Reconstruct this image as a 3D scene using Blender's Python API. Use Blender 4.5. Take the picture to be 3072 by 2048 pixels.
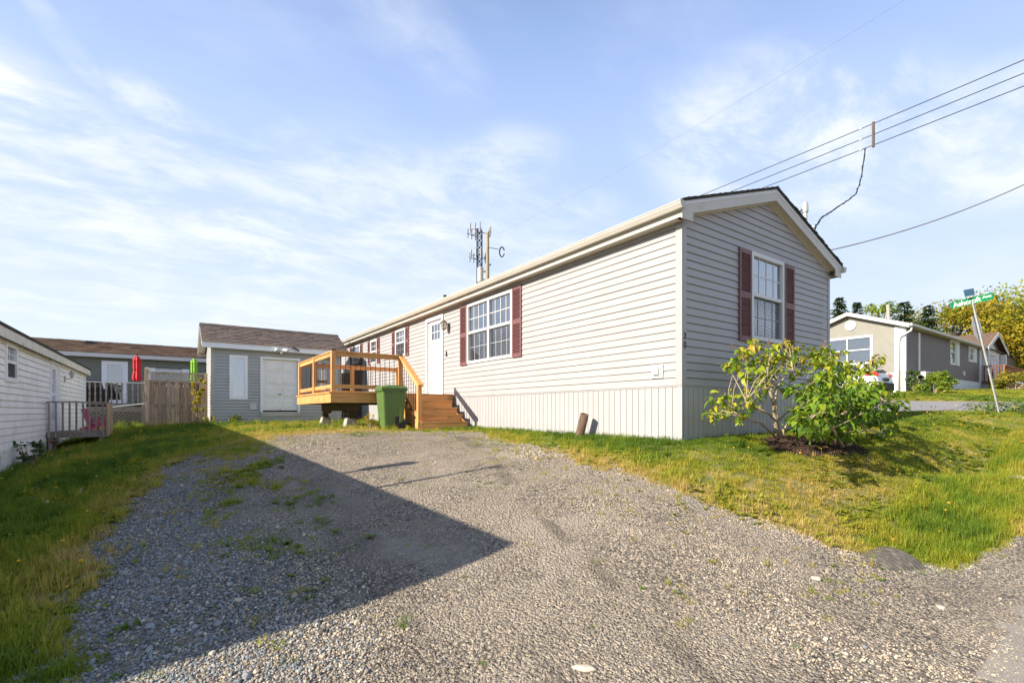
import bpy, bmesh, math, random
import numpy as np
from mathutils import Vector, Matrix, Euler

for o in list(bpy.data.objects):
    bpy.data.objects.remove(o, do_unlink=True)
scene = bpy.context.scene
COL = scene.collection
random.seed(7)
rng = np.random.default_rng(11)
R = math.radians

# ------------------------------------------------------------------ camera
# world: the eye is at the origin; +Y runs along the long home away from the road, +X along the road
YAW = 35.3
cd = bpy.data.cameras.new('camera')
cam = bpy.data.objects.new('camera', cd)
COL.objects.link(cam)
cam.location = (0, 0, 0)
cam.rotation_euler = (R(90), 0, R(-YAW))
cd.sensor_width = 36
cd.lens = 1446 / 3072 * 36
cd.shift_y = 210 / 3072
cd.clip_start = 0.05
cd.clip_end = 2000
scene.camera = cam

# ------------------------------------------------------------------ sky, sun, exposure
SUN_TO = Vector((-1.0, 0.085, 0.56)).normalized()
elev = math.asin(SUN_TO.z)
azim = math.atan2(SUN_TO.x, SUN_TO.y)
w = bpy.data.worlds.new('World')
scene.world = w
w.use_nodes = True
nt = w.node_tree
nt.nodes.clear()


class NG:
    """tiny node helper"""
    def __init__(s, tree):
        s.t = tree

    def n(s, kind, **kw):
        nd = s.t.nodes.new(kind)
        for k, v in kw.items():
            if k == 'inp':
                for a, b in v.items():
                    nd.inputs[a].default_value = b
            else:
                setattr(nd, k, v)
        return nd

    def l(s, a, b):
        s.t.links.new(a, b)

    def math(s, op, a, b=None, c=None, clamp=False):
        nd = s.n('ShaderNodeMath', operation=op)
        nd.use_clamp = clamp
        for i, v in enumerate((a, b, c)):
            if v is None:
                continue
            if isinstance(v, (int, float)):
                nd.inputs[i].default_value = v
            else:
                s.l(v, nd.inputs[i])
        return nd.outputs[0]

    def maprange(s, v, a, b, c=0.0, d=1.0, smooth=True):
        nd = s.n('ShaderNodeMapRange')
        nd.interpolation_type = 'SMOOTHSTEP' if smooth else 'LINEAR'
        s.l(v, nd.inputs[0])
        for i, q in enumerate((a, b, c, d)):
            nd.inputs[i + 1].default_value = q
        return nd.outputs[0]

    def mix(s, f, a, b):
        nd = s.n('ShaderNodeMix', data_type='RGBA')
        for i, v in ((0, f), (6, a), (7, b)):
            if isinstance(v, (int, float)):
                nd.inputs[i].default_value = v
            elif isinstance(v, (tuple, list)):
                nd.inputs[i].default_value = (*v[:3], 1)
            else:
                s.l(v, nd.inputs[i])
        return nd.outputs[2]


g = NG(nt)
sky = g.n('ShaderNodeTexSky', sky_type='NISHITA', sun_disc=False)
sky.sun_elevation = elev
sky.sun_rotation = azim
sky.air_density = 1.0
sky.dust_density = 0.6
sky.ozone_density = 1.6
tc = g.n('ShaderNodeTexCoord')
sep = g.n('ShaderNodeSeparateXYZ')
g.l(tc.outputs['Generated'], sep.inputs[0])
dx, dy, dz = sep.outputs
zc = g.math('MAXIMUM', dz, 0.0)
# thin cirrus drawn on a flat layer high above
den = g.math('ADD', zc, 0.16)
cu_, cv_ = g.math('DIVIDE', dx, den), g.math('DIVIDE', dy, den)
comb = g.n('ShaderNodeCombineXYZ')
g.l(cu_, comb.inputs[0]); g.l(cv_, comb.inputs[1])
mp = g.n('ShaderNodeMapping')
mp.inputs['Rotation'].default_value = (0, 0, R(24))
mp.inputs['Scale'].default_value = (0.7, 1.25, 1)
mp.inputs['Location'].default_value = (3.1, 0.4, 0)
g.l(comb.outputs[0], mp.inputs[0])
nz = g.n('ShaderNodeTexNoise', inp={'Scale': 1.3, 'Detail': 9.0, 'Roughness': 0.6, 'Distortion': 0.25})
g.l(mp.outputs[0], nz.inputs['Vector'])
cirrus = g.maprange(nz.outputs[0], 0.46, 0.82)
# fine fibres
nz2 = g.n('ShaderNodeTexNoise', inp={'Scale': 3.4, 'Detail': 10.0, 'Roughness': 0.66, 'Distortion': 0.35})
g.l(mp.outputs[0], nz2.inputs['Vector'])
fib = g.maprange(nz2.outputs[0], 0.38, 0.68)
# cloud groups, by compass bearing and height
az = g.math('ARCTAN2', dx, dy)
el = g.math('ARCSINE', dz)


def pix_azel(px, py):
    r, v = (px - 1536) / 1446, (1234 - py) / 1446
    a = math.atan(r) + R(YAW)
    return a, math.atan(v / math.hypot(1, r))


def blob(px, py, sa, se, tilt):
    a, e = pix_azel(px, py)
    da = g.math('SUBTRACT', az, a)
    de = g.math('SUBTRACT', el, e)
    c, s_ = math.cos(R(tilt)), math.sin(R(tilt))
    p = g.math('ADD', g.math('MULTIPLY', da, c / R(sa)), g.math('MULTIPLY', de, s_ / R(sa)))
    q = g.math('ADD', g.math('MULTIPLY', da, -s_ / R(se)), g.math('MULTIPLY', de, c / R(se)))
    d2 = g.math('ADD', g.math('MULTIPLY', p, p), g.math('MULTIPLY', q, q))
    return g.maprange(d2, 1.6, 0.0)


cl = None
for (px, py, sa, se, tilt, k) in (
        (-10, 285, 4.6, 2.6, -12, 1.5), (470, 350, 4.4, 2.4, -28, 1.05), (225, 165, 4.6, 1.1, -42, .6),
        (2380, 430, 15, 7.5, -14, 1.25), (2950, 420, 14, 5.2, -6, 1.2), (1480, 540, 9, 5, 10, .95),
        (250, 540, 30, 7.0, -10, 1.1), (1150, 660, 28, 8, -6, .9), (500, 860, 34, 6, 0, .7), (480, 520, 5.5, 1.2, -14, .8),
        (1100, 490, 3.2, .7, -14, .7), (1660, 615, 8, 2.5, -3, .7), (1250, 110, 9, 4, -30, .35)):
    b = g.math('MULTIPLY', blob(px, py, sa, se, tilt), k)
    cl = b if cl is None else g.math('MAXIMUM', cl, b)
grp = g.math('MULTIPLY', cl, g.math('ADD', g.math('MULTIPLY', fib, 0.75), 0.10))
ramp = g.n('ShaderNodeValToRGB')
er = ramp.color_ramp.elements
er[0].position = 0.0; er[0].color = (4.25 / 6, 4.6 / 6, 4.95 / 6, 1)
er[1].position = 1.0; er[1].color = (.8 / 6, 1.35 / 6, 2.8 / 6, 1)
for pos_, col_ in ((.12, (3.9, 4.4, 4.95)), (.26, (3.25, 3.9, 5.0)), (.42, (2.6, 3.4, 5.05)), (.62, (2.1, 2.95, 5.0))):
    e_ = er.new(pos_); e_.color = (*[q / 6 for q in col_], 1)
g.l(zc, ramp.inputs[0])
rsc = g.n('ShaderNodeVectorMath', operation='SCALE')
rsc.inputs[3].default_value = 6.0
g.l(ramp.outputs[0], rsc.inputs[0])
haze = g.maprange(zc, 0.95, 0.45, .05, .95)
fac = g.math('ADD', g.math('MULTIPLY', cirrus, 0.30), g.math('MULTIPLY', grp, 0.85), clamp=True)
fac = g.math('MULTIPLY', fac, 0.92)
SKYK = 0.116
tintsky = g.n('ShaderNodeMix', data_type='RGBA', blend_type='MULTIPLY')
tintsky.inputs[0].default_value = 1.0
g.l(sky.outputs[0], tintsky.inputs[6])
tintsky.inputs[7].default_value = (.75, .75, .82, 1)
c0 = g.mix(haze, tintsky.outputs[2], rsc.outputs[0])
c1 = g.mix(fac, c0, (5.1, 5.2, 5.35))
bg = g.n('ShaderNodeBackground')
bg.inputs['Strength'].default_value = SKYK
g.l(c1, bg.inputs['Color'])
wo = g.n('ShaderNodeOutputWorld')
g.l(bg.outputs[0], wo.inputs[0])

sl = bpy.data.lights.new('sun', 'SUN')
sl.energy = 5.0
sl.angle = R(0.5)
sl.color = (1.0, 0.89, 0.75)
sun = bpy.data.objects.new('sun', sl)
COL.objects.link(sun)
sun.location = (-30, 5, 30)
sun.rotation_euler = SUN_TO.to_track_quat('Z', 'Y').to_euler()

vs = scene.view_settings
vs.view_transform = 'Standard'
vs.look = 'None'
vs.gamma = 1
vs.exposure = 0.90
vs.use_curve_mapping = False
scene.render.resolution_x = 1024
scene.render.resolution_y = 682
scene.cycles.max_bounces = 8
scene.cycles.transparent_max_bounces = 16


# ------------------------------------------------------------------ materials
MATS = {}


def new_mat(name):
    m = bpy.data.materials.new(name)
    m.use_nodes = True
    m.node_tree.nodes.clear()
    gg = NG(m.node_tree)
    out = gg.n('ShaderNodeOutputMaterial')
    p = gg.n('ShaderNodeBsdfPrincipled')
    gg.l(p.outputs[0], out.inputs[0])
    MATS[name] = m
    return m, gg, p, out


def mat(name, c, rough=.6, var=.12, scale=6, stretch=(1, 1, 1), bump=0.0, bscale=60, metal=0.0, spec=.4,
        c2=None, c2lo=.5, c2hi=.7, c2scale=3, orand=0.0, tint=None, trans=0.0, fine=0.0):
    m, gg, p, out = new_mat(name)
    geo = gg.n('ShaderNodeNewGeometry')
    mp_ = gg.n('ShaderNodeMapping')
    mp_.inputs['Scale'].default_value = stretch
    gg.l(geo.outputs['Position'], mp_.inputs[0])
    nz_ = gg.n('ShaderNodeTexNoise', inp={'Scale': scale, 'Detail': 6.0, 'Roughness': .6})
    gg.l(mp_.outputs[0], nz_.inputs['Vector'])
    col = gg.mix(gg.maprange(nz_.outputs[0], .25, .75), tuple(v * (1 - var) for v in c), tuple(min(1, v * (1 + var)) for v in c))
    if c2:
        n2 = gg.n('ShaderNodeTexNoise', inp={'Scale': c2scale, 'Detail': 7.0, 'Roughness': .62})
        gg.l(mp_.outputs[0], n2.inputs['Vector'])
        col = gg.mix(gg.maprange(n2.outputs[0], c2lo, c2hi), col, c2)
    if tint:
        at = gg.n('ShaderNodeAttribute', attribute_name='tint')
        rp = gg.n('ShaderNodeValToRGB')
        e = rp.color_ramp.elements
        e[0].color = (*tint[0], 1); e[1].color = (*tint[-1], 1)
        for i, q in enumerate(tint[1:-1]):
            ne = e.new((i + 1) / (len(tint) - 1)); ne.color = (*q, 1)
        gg.l(at.outputs['Fac'], rp.inputs[0])
        mm = gg.n('ShaderNodeMix', data_type='RGBA', blend_type='MULTIPLY'); mm.inputs[0].default_value = 1
        gg.l(col, mm.inputs[6]); gg.l(rp.outputs[0], mm.inputs[7])
        col = mm.outputs[2]
    if orand:
        oi = gg.n('ShaderNodeObjectInfo')
        hs = gg.n('ShaderNodeHueSaturation')
        gg.l(col, hs.inputs['Color'])
        gg.l(gg.maprange(oi.outputs['Random'], 0, 1, 1 - orand, 1 + orand, False), hs.inputs['Value'])
        col = hs.outputs[0]
    gg.l(col, p.inputs['Base Color'])
    p.inputs['Roughness'].default_value = rough
    p.inputs['Metallic'].default_value = metal
    p.inputs['Specular IOR Level'].default_value = spec
    if bump:
        nb = gg.n('ShaderNodeTexNoise', inp={'Scale': bscale, 'Detail': 4.0, 'Roughness': .6})
        gg.l(mp_.outputs[0], nb.inputs['Vector'])
        bp = gg.n('ShaderNodeBump', inp={'Strength': bump, 'Distance': .01})
        gg.l(nb.outputs[0], bp.inputs['Height'])
        gg.l(bp.outputs[0], p.inputs['Normal'])
    if trans:
        tr = gg.n('ShaderNodeBsdfTranslucent')
        gg.l(col, tr.inputs[0])
        ms = gg.n('ShaderNodeMixShader'); ms.inputs[0].default_value = trans
        gg.l(p.outputs[0], ms.inputs[1]); gg.l(tr.outputs[0], ms.inputs[2]); gg.l(ms.outputs[0], out.inputs[0])
    return m


def wood(name, c, axis, rough=.62, orand=.14, dark=None, knots=True):
    st = [16, 16, 16]
    st['xyz'.index(axis)] = 1.1
    m, gg, p, out = new_mat(name)
    geo = gg.n('ShaderNodeNewGeometry')
    oi = gg.n('ShaderNodeObjectInfo')
    off = gg.n('ShaderNodeVectorMath', operation='MULTIPLY_ADD')
    cx = gg.n('ShaderNodeCombineXYZ')
    for i in range(3):
        gg.l(oi.outputs['Random'], cx.inputs[i])
    gg.l(cx.outputs[0], off.inputs[0]); off.inputs[1].default_value = (31, 17, 23); gg.l(geo.outputs['Position'], off.inputs[2])
    mp_ = gg.n('ShaderNodeMapping'); mp_.inputs['Scale'].default_value = st
    gg.l(off.outputs[0], mp_.inputs[0])
    n1 = gg.n('ShaderNodeTexNoise', inp={'Scale': 2.2, 'Detail': 6.0, 'Roughness': .65, 'Distortion': .6})
    gg.l(mp_.outputs[0], n1.inputs['Vector'])
    d = dark or tuple(v * .52 for v in c)
    col = gg.mix(gg.maprange(n1.outputs[0], .34, .66), d, c)
    n2 = gg.n('ShaderNodeTexNoise', inp={'Scale': 3.5, 'Detail': 3.0})
    gg.l(off.outputs[0], n2.inputs['Vector'])
    col = gg.mix(gg.maprange(n2.outputs[0], .58, .76, 0, .75), col, tuple(v * .45 for v in c))
    hs = gg.n('ShaderNodeHueSaturation')
    gg.l(col, hs.inputs['Color'])
    gg.l(gg.maprange(oi.outputs['Random'], 0, 1, 1 - orand, 1 + orand, False), hs.inputs['Value'])
    gg.l(hs.outputs[0], p.inputs['Base Color'])
    p.inputs['Roughness'].default_value = rough
    bp = gg.n('ShaderNodeBump', inp={'Strength': .25, 'Distance': .006})
    gg.l(n1.outputs[0], bp.inputs['Height']); gg.l(bp.outputs[0], p.inputs['Normal'])
    return m


def glass(name, tintc=(.75, .8, .82), refl=.16):
    m, gg, p, out = new_mat(name)
    m.node_tree.nodes.remove(p)
    tr = gg.n('ShaderNodeBsdfTransparent'); tr.inputs[0].default_value = (*tintc, 1)
    gl = gg.n('ShaderNodeBsdfGlossy'); gl.inputs['Roughness'].default_value = .015
    gl.inputs[0].default_value = (.92, .95, 1, 1)
    geo = gg.n('ShaderNodeNewGeometry')
    nzz = gg.n('ShaderNodeTexNoise', inp={'Scale': 1.6, 'Detail': 2.0})
    gg.l(geo.outputs['Position'], nzz.inputs['Vector'])
    bp = gg.n('ShaderNodeBump', inp={'Strength': .05, 'Distance': .05})
    gg.l(nzz.outputs[0], bp.inputs['Height']); gg.l(bp.outputs[0], gl.inputs['Normal'])
    fr = gg.n('ShaderNodeFresnel', inp={'IOR': 1.55})
    f = gg.math('ADD', gg.math('MULTIPLY', fr.outputs[0], 1.1), refl, clamp=True)
    ms = gg.n('ShaderNodeMixShader')
    gg.l(f, ms.inputs[0]); gg.l(tr.outputs[0], ms.inputs[1]); gg.l(gl.outputs[0], ms.inputs[2]); gg.l(ms.outputs[0], out.inputs[0])
    return m


SIDE_H = (3, 3, 40)
mat('vinyl', (.352, .341, .338), .5, .05, 2.0, (1, 1, 1), .12, 40, orand=.025, c2=(.32, .31, .298), c2lo=.62, c2hi=.85, c2scale=1.2)
mat('skirt_vinyl', (.375, .37, .368), .5, .05, 2, bump=.1, bscale=40, orand=.03, c2=(.30, .28, .25), c2lo=.6, c2hi=.8, c2scale=2.5)
mat('trim_white', (.60, .60, .595), .45, .04, 3, bump=.03)
mat('trim_bright', (.90, .90, .89), .45, .03, 3, bump=.03)
mat('trim_cream', (.50, .475, .42), .42, .05, 2, bump=.03, c2=(.40, .37, .30), c2lo=.6, c2hi=.85, c2scale=2)
mat('soffit', (.56, .50, .42), .6, .06, 3)
mat('dark_void', (.012, .012, .014), .9, .2, 3)
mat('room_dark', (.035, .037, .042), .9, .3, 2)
mat('shutter', (.165, .074, .074), .5, .07, 4, bump=.08, c2=(.17, .08, .075), c2lo=.55, c2hi=.8, c2scale=5)
glass('glass', (.5, .55, .58), .34)
glass('glass_far', (.6, .63, .65), .22)
mat('screen', (.06, .06, .07), .8, .15, 40)
mat('blind', (.62, .63, .63), .6, .05, 6)
mat('curtain', (.42, .42, .45), .85, .25, 9, (6, 6, .3))
mat('door_white', (.66, .665, .68), .35, .02, 2, spec=.5)
mat('steel_dark', (.03, .03, .032), .45, .2, 8, metal=.4)
mat('brass_aged', (.22, .19, .15), .45, .3, 20, metal=.7)
mat('aluminium', (.55, .55, .54), .38, .12, 12, metal=.85, bump=.05)
mat('galvanised', (.50, .50, .47), .5, .2, 25, metal=.6, bump=.06, bscale=80)
glass('lantern_glass', (.8, .78, .7), .12)
mat('shingle_black', (.045, .043, .042), .9, .3, 12, bump=.5, bscale=140, c2=(.08, .075, .07), c2scale=4)
TINTS = [(.62, .6, .6), (.95, .92, .9), (1.15, 1.08, 1.02), (.8, .8, .86), (1.25, 1.1, 1.0)]
mat('shingle_brown', (.145, .118, .103), .92, .18, 14, bump=.6, bscale=160, tint=TINTS)
mat('shingle_tan', (.225, .155, .105), .92, .2, 8, bump=.5, bscale=120, tint=TINTS)
mat('shed_vinyl', (.43, .435, .415), .52, .06, 3, bump=.1, bscale=50, orand=.03)
mat('garage_door', (.88, .87, .84), .45, .05, 2.5, bump=.05, c2=(.66, .63, .57), c2lo=.62, c2hi=.8, c2scale=3)
wood('cedar_x', (.70, .365, .125), 'x', dark=(.52, .245, .075))
wood('cedar_y', (.70, .365, .125), 'y', dark=(.52, .245, .075))
wood('cedar_z', (.70, .365, .125), 'z', dark=(.52, .245, .075))
wood('old_wood_x', (.24, .19, .145), 'x', .85, .12, (.11, .085, .065))
wood('old_wood_y', (.24, .19, .145), 'y', .85, .12, (.11, .085, .065))
wood('fence_z', (.64, .46, .29), 'z', .85, .32, (.34, .25, .165))
wood('fence_x', (.52, .40, .28), 'x', .85, .2, (.30, .22, .15))
wood('grey_wood_z', (.42, .355, .295), 'z', .88, .2, (.22, .18, .15))
wood('grey_wood_x', (.34, .285, .24), 'x', .88, .2, (.17, .14, .115))
wood('beam_dark', (.16, .11, .07), 'y', .85, .1)
wood('brown_deck', (.20, .065, .035), 'z', .7, .15)
wood('orange_deck', (.48, .17, .05), 'z', .65, .15)
wood('dark_brown_wood', (.11, .07, .05), 'z', .8, .2)
wood('pole_wood', (.42, .35, .235), 'z', .85, .05)
wood('log_brown', (.15, .095, .06), 'z', .85, .05)
mat('concrete', (.40, .375, .335), .9, .15, 9, bump=.4, bscale=60, c2=(.27, .25, .22), c2scale=6)
mat('bin_green', (.095, .165, .042), .45, .06, 5, bump=.05, c2=(.125, .195, .065), c2lo=.55, c2hi=.8, c2scale=4)
mat('black_plastic', (.02, .02, .02), .5, .2, 10)
mat('culvert_grey', (.075, .068, .06), .75, .3, 20, c2=(.16, .14, .115), c2lo=.5, c2hi=.7, c2scale=14)
mat('old_vinyl', (.90, .88, .85), .6, .07, 2.5, bump=.1, bscale=40, orand=.03, c2=(.66, .63, .56), c2lo=.56, c2hi=.8, c2scale=1.6)
mat('old_fascia', (.74, .70, .60), .6, .1, 3, c2=(.28, .22, .15), c2lo=.60, c2hi=.74, c2scale=5)
mat('old_skirt', (.82, .81, .78), .6, .06, 3, bump=.05, c2=(.45, .43, .38), c2scale=2.5)
mat('green_vinyl', (.16, .178, .145), .55, .07, 4, bump=.08, bscale=50)
mat('door_blue_white', (.74, .77, .82), .4, .03, 3)
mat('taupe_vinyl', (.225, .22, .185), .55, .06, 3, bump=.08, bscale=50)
mat('taupe_shaded', (.155, .125, .115), .55, .08, 4, bump=.08, bscale=50)  # same siding with shade painted in, for walls turned from the sun
mat('stucco_white', (.72, .71, .69), .8, .06, 8, bump=.15, bscale=90)
mat('umbrella_red', (.60, .02, .03), .7, .12, 8)
mat('umbrella_green', (.24, .52, .02), .7, .12, 8)
mat('pink_plastic', (.85, .16, .32), .4, .05, 6)
mat('black_cover', (.016, .016, .018), .6, .3, 5, bump=.2, bscale=12)
mat('rope_white', (.72, .70, .66), .7, .05, 10)
mat('lattice', (.30, .25, .2), .85, .2, 12)
mat('paint_lattice', (.34, .29, .24), .85, .2, 12)
mat('sign_green', (0.0, .20, .075), .4, .05, 5)
mat('sign_teal', (0.0, .16, .23), .45, .08, 9)
mat('sign_text', (.86, .86, .82), .4, .02, 3)
mat('sign_red', (.5, .01, .015), .4, .05, 3)
mat('tower_red', (.09, .055, .065), .6, .2, 2)
mat('tower_blue', (.04, .04, .06), .6, .2, 2)
mat('antenna', (.42, .42, .41), .5, .05, 2)
mat('transformer', (.52, .50, .45), .45, .06, 3)
mat('cable_black', (.018, .018, .02), .6, .2, 4)
mat('cable_grey', (.16, .15, .15), .6, .2, 4)
mat('porcelain', (.75, .72, .68), .3, .05, 6)
mat('car_silver', (.60, .61, .63), .28, .03, 3, metal=.55, spec=.6)
mat('car_glass', (.015, .017, .02), .08, .1, 2, spec=.8)
mat('car_black', (.02, .02, .022), .5, .1, 6)
mat('tail_red', (.62, .012, .02), .18, .05, 6, spec=.7)
mat('tyre', (.025, .025, .026), .85, .15, 20)
mat('heat_pump', (.62, .58, .47), .5, .05, 5)
mat('bark', (.40, .31, .20), .85, .25, 14, (1, 1, .3), bump=.4, bscale=50)
mat('bark_dark', (.085, .065, .05), .9, .3, 8, (1, 1, .3), bump=.4, bscale=30)
mat('seed_brown', (.20, .115, .055), .85, .3, 30)
mat('stone_pale', (.55, .47, .36), .85, .12, 14, bump=.3, bscale=60, c2=(.40, .34, .26), c2scale=9)
mat('camera_white', (.75, .75, .74), .4, .03, 4)


def leaf_mat(name, ramp, attr='INSTANCER', trans=.35, rough=.5):
    """foliage colour runs along a ramp by a per-leaf value"""
    m, gg, p, out = new_mat(name)
    if attr == 'OBJ':
        oi = gg.n('ShaderNodeObjectInfo'); f = oi.outputs['Random']
    else:
        at = gg.n('ShaderNodeAttribute', attribute_name='tint'); at.attribute_type = attr; f = at.outputs['Fac']
    rp = gg.n('ShaderNodeValToRGB')
    e = rp.color_ramp.elements
    e[0].color = (*ramp[0], 1); e[1].color = (*ramp[-1], 1)
    for i, q in enumerate(ramp[1:-1]):
        ne = e.new((i + 1) / (len(ramp) - 1)); ne.color = (*q, 1)
    gg.l(f, rp.inputs[0])
    geo = gg.n('ShaderNodeNewGeometry')
    nzz = gg.n('ShaderNodeTexNoise', inp={'Scale': 30.0, 'Detail': 2.0})
    gg.l(geo.outputs['Position'], nzz.inputs['Vector'])
    hs = gg.n('ShaderNodeHueSaturation')
    gg.l(rp.outputs[0], hs.inputs['Color'])
    gg.l(gg.maprange(nzz.outputs[0], .3, .7, .8, 1.2), hs.inputs['Value'])
    col = hs.outputs[0]
    gg.l(col, p.inputs['Base Color'])
    p.inputs['Roughness'].default_value = rough
    p.inputs['Specular IOR Level'].default_value = .3
    tr = gg.n('ShaderNodeBsdfTranslucent'); gg.l(col, tr.inputs[0])
    ms = gg.n('ShaderNodeMixShader'); ms.inputs[0].default_value = trans
    gg.l(p.outputs[0], ms.inputs[1]); gg.l(tr.outputs[0], ms.inputs[2]); gg.l(ms.outputs[0], out.inputs[0])
    return m


GRASS_RAMP = [(.10, .185, .016), (.20, .285, .022), (.34, .355, .028), (.50, .41, .07), (.60, .44, .17)]
leaf_mat('grass_blade', GRASS_RAMP, 'INSTANCER', .38, .55)
LILAC_G = [(.06, .125, .013), (.095, .18, .017), (.14, .24, .02), (.21, .31, .022), (.32, .36, .028)]
leaf_mat('lilac_leaf_dark', LILAC_G, 'OBJ', .36, .42)
LILAC = [(.085, .18, .016), (.15, .27, .02), (.26, .35, .022), (.42, .38, .03), (.50, .30, .035)]
leaf_mat('lilac_leaf', [(.10, .19, .016), (.17, .28, .02), (.27, .36, .022), (.40, .42, .026), (.55, .44, .03)], 'OBJ', .38, .42)
leaf_mat('lilac_leaf_m', LILAC, 'GEOMETRY', .38, .42)
leaf_mat('autumn_leaf', [(.10, .15, .016), (.22, .24, .018), (.38, .30, .02), (.46, .33, .025), (.42, .23, .025)], 'GEOMETRY', .35)
leaf_mat('green_leaf', [(.06, .12, .015), (.13, .21, .02), (.25, .32, .03), (.38, .38, .04), (.45, .38, .05)], 'GEOMETRY', .35)
leaf_mat('needle', [(.025, .055, .015), (.045, .09, .022), (.075, .13, .028), (.12, .17, .04)], 'GEOMETRY', .15)
leaf_mat('yellow_leaf', [(.12, .17, .015), (.28, .26, .015), (.46, .34, .02), (.52, .38, .03)], 'GEOMETRY', .35)
leaf_mat('flower_yellow', [(.62, .34, .01), (.70, .42, .02), (.65, .27, .01)], 'INSTANCER', .2)
leaf_mat('flower_pale', [(.6, .5, .45), (.7, .66, .6), (.62, .38, .36)], 'INSTANCER', .2)


def stone_mat(name, ramp, attr):
    m, gg, p, out = new_mat(name)
    at = gg.n('ShaderNodeAttribute', attribute_name='tint'); at.attribute_type = attr
    rp = gg.n('ShaderNodeValToRGB')
    e = rp.color_ramp.elements
    e[0].color = (*ramp[0], 1); e[1].color = (*ramp[-1], 1)
    for i, q in enumerate(ramp[1:-1]):
        ne = e.new((i + 1) / (len(ramp) - 1)); ne.color = (*q, 1)
    gg.l(at.outputs['Fac'], rp.inputs[0])
    geo = gg.n('ShaderNodeNewGeometry')
    nzz = gg.n('ShaderNodeTexNoise', inp={'Scale': 120.0, 'Detail': 4.0})
    gg.l(geo.outputs['Position'], nzz.inputs['Vector'])
    hs = gg.n('ShaderNodeHueSaturation')
    gg.l(rp.outputs[0], hs.inputs['Color'])
    gg.l(gg.maprange(nzz.outputs[0], .3, .7, .8, 1.2), hs.inputs['Value'])
    gg.l(hs.outputs[0], p.inputs['Base Color'])
    p.inputs['Roughness'].default_value = .9
    p.inputs['Specular IOR Level'].default_value = .25
    return m


STONES = [(.15, .165, .17), (.25, .262, .262), (.36, .365, .355), (.10, .09, .076), (.24, .208, .165), (.40, .335, .25), (.52, .43, .315), (.68, .58, .44)]
stone_mat('gravel_stone', STONES, 'INSTANCER')
stone_mat('mulch_chip', [(.02, .012, .009), (.045, .026, .018), (.075, .045, .03), (.12, .08, .055)], 'INSTANCER')


def gravel_mat():
    m, gg, p, out = new_mat('gravel')
    geo = gg.n('ShaderNodeNewGeometry')
    pos = geo.outputs['Position']

    def vor(scale, feat='F1', rnd=1.0):
        v = gg.n('ShaderNodeTexVoronoi', feature=feat, inp={'Scale': scale, 'Randomness': rnd})
        gg.l(pos, v.inputs['Vector'])
        return v

    def noi(scale, det=5.0, rough=.6):
        v = gg.n('ShaderNodeTexNoise', inp={'Scale': scale, 'Detail': det, 'Roughness': rough})
        gg.l(pos, v.inputs['Vector'])
        return v.outputs[0]
    v1, v2 = vor(46), vor(95)
    s1 = gg.n('ShaderNodeSeparateColor'); gg.l(v1.outputs['Color'], s1.inputs[0])
    s2 = gg.n('ShaderNodeSeparateColor'); gg.l(v2.outputs['Color'], s2.inputs[0])

    def ramp(val):
        rp = gg.n('ShaderNodeValToRGB')
        e = rp.color_ramp.elements
        rr = [(.09, .08, .066), (.21, .18, .142), (.33, .28, .21), (.22, .20, .168), (.42, .345, .25), (.56, .465, .34)]
        e[0].color = (*rr[0], 1); e[1].color = (*rr[-1], 1)
        for i, q in enumerate(rr[1:-1]):
            ne = e.new((i + 1) / 5); ne.color = (*q, 1)
        gg.l(val, rp.inputs[0])
        return rp.outputs[0]
    fine = gg.maprange(noi(1.3), .42, .58)
    col = gg.mix(fine, ramp(s1.outputs[0]), ramp(s2.outputs[0]))
    crev_shade = gg.maprange(v1.outputs['Distance'], .45, .75, 0, .8)  # crevice shade between the stones, painted dark into the colour
    col = gg.mix(gg.math('MULTIPLY', crev_shade, gg.math('SUBTRACT', 1.0, fine)), col, (.10, .085, .07))
    # compacted dusty patches and darker damp wheel tracks
    dust = gg.maprange(noi(.8, 6, .65), .52, .72, 0, .75)
    col = gg.mix(dust, col, (.40, .345, .275))
    sx = gg.n('ShaderNodeSeparateXYZ'); gg.l(pos, sx.inputs[0])
    wob = gg.math('MULTIPLY', gg.math('SUBTRACT', noi(.55, 2), .5), .7)
    for (c0_, sl_, wd, k) in ((1.62, .35, .11, .66), (.75, .12, .30, .30)):
        xx = gg.math('SUBTRACT', gg.math('ADD', sx.outputs[0], wob), gg.math('ADD', gg.math('MULTIPLY', sx.outputs[1], sl_), c0_))
        tr = gg.maprange(gg.math('ABSOLUTE', xx), wd, wd * .25)
        tr = gg.math('MULTIPLY', tr, gg.maprange(noi(1.9, 5), .38, .56))
        col = gg.mix(gg.math('MULTIPLY', tr, k), col, (.11, .093, .078))
    # brown fines between the stones
    col = gg.mix(gg.maprange(noi(5, 6, .7), .5, .75, 0, .35), col, (.28, .215, .145))
    gg.l(col, p.inputs['Base Color'])
    p.inputs['Roughness'].default_value = .95
    p.inputs['Specular IOR Level'].default_value = .2
    h = gg.math('ADD', gg.math('MULTIPLY', v1.outputs['Distance'], -1.0), gg.math('MULTIPLY', v2.outputs['Distance'], -.6))
    h = gg.math('ADD', h, gg.math('MULTIPLY', noi(30, 4), .4))
    bp = gg.n('ShaderNodeBump', inp={'Strength': .9, 'Distance': .022})
    gg.l(h, bp.inputs['Height']); gg.l(bp.outputs[0], p.inputs['Normal'])


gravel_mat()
mat('soil_lawn', (.17, .165, .05), .95, .35, 9, bump=.6, bscale=50, c2=(.32, .25, .10), c2lo=.45, c2hi=.65, c2scale=1.3)
mat('mulch', (.035, .022, .016), .95, .4, 22, bump=.9, bscale=55)
mat('asphalt', (.30, .272, .228), .95, .35, 110, bump=.5, bscale=180, spec=.1, c2=(.36, .325, .27), c2scale=2)
mat('asphalt_far', (.235, .225, .22), .9, .08, 3, bump=.2, bscale=120)


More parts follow.
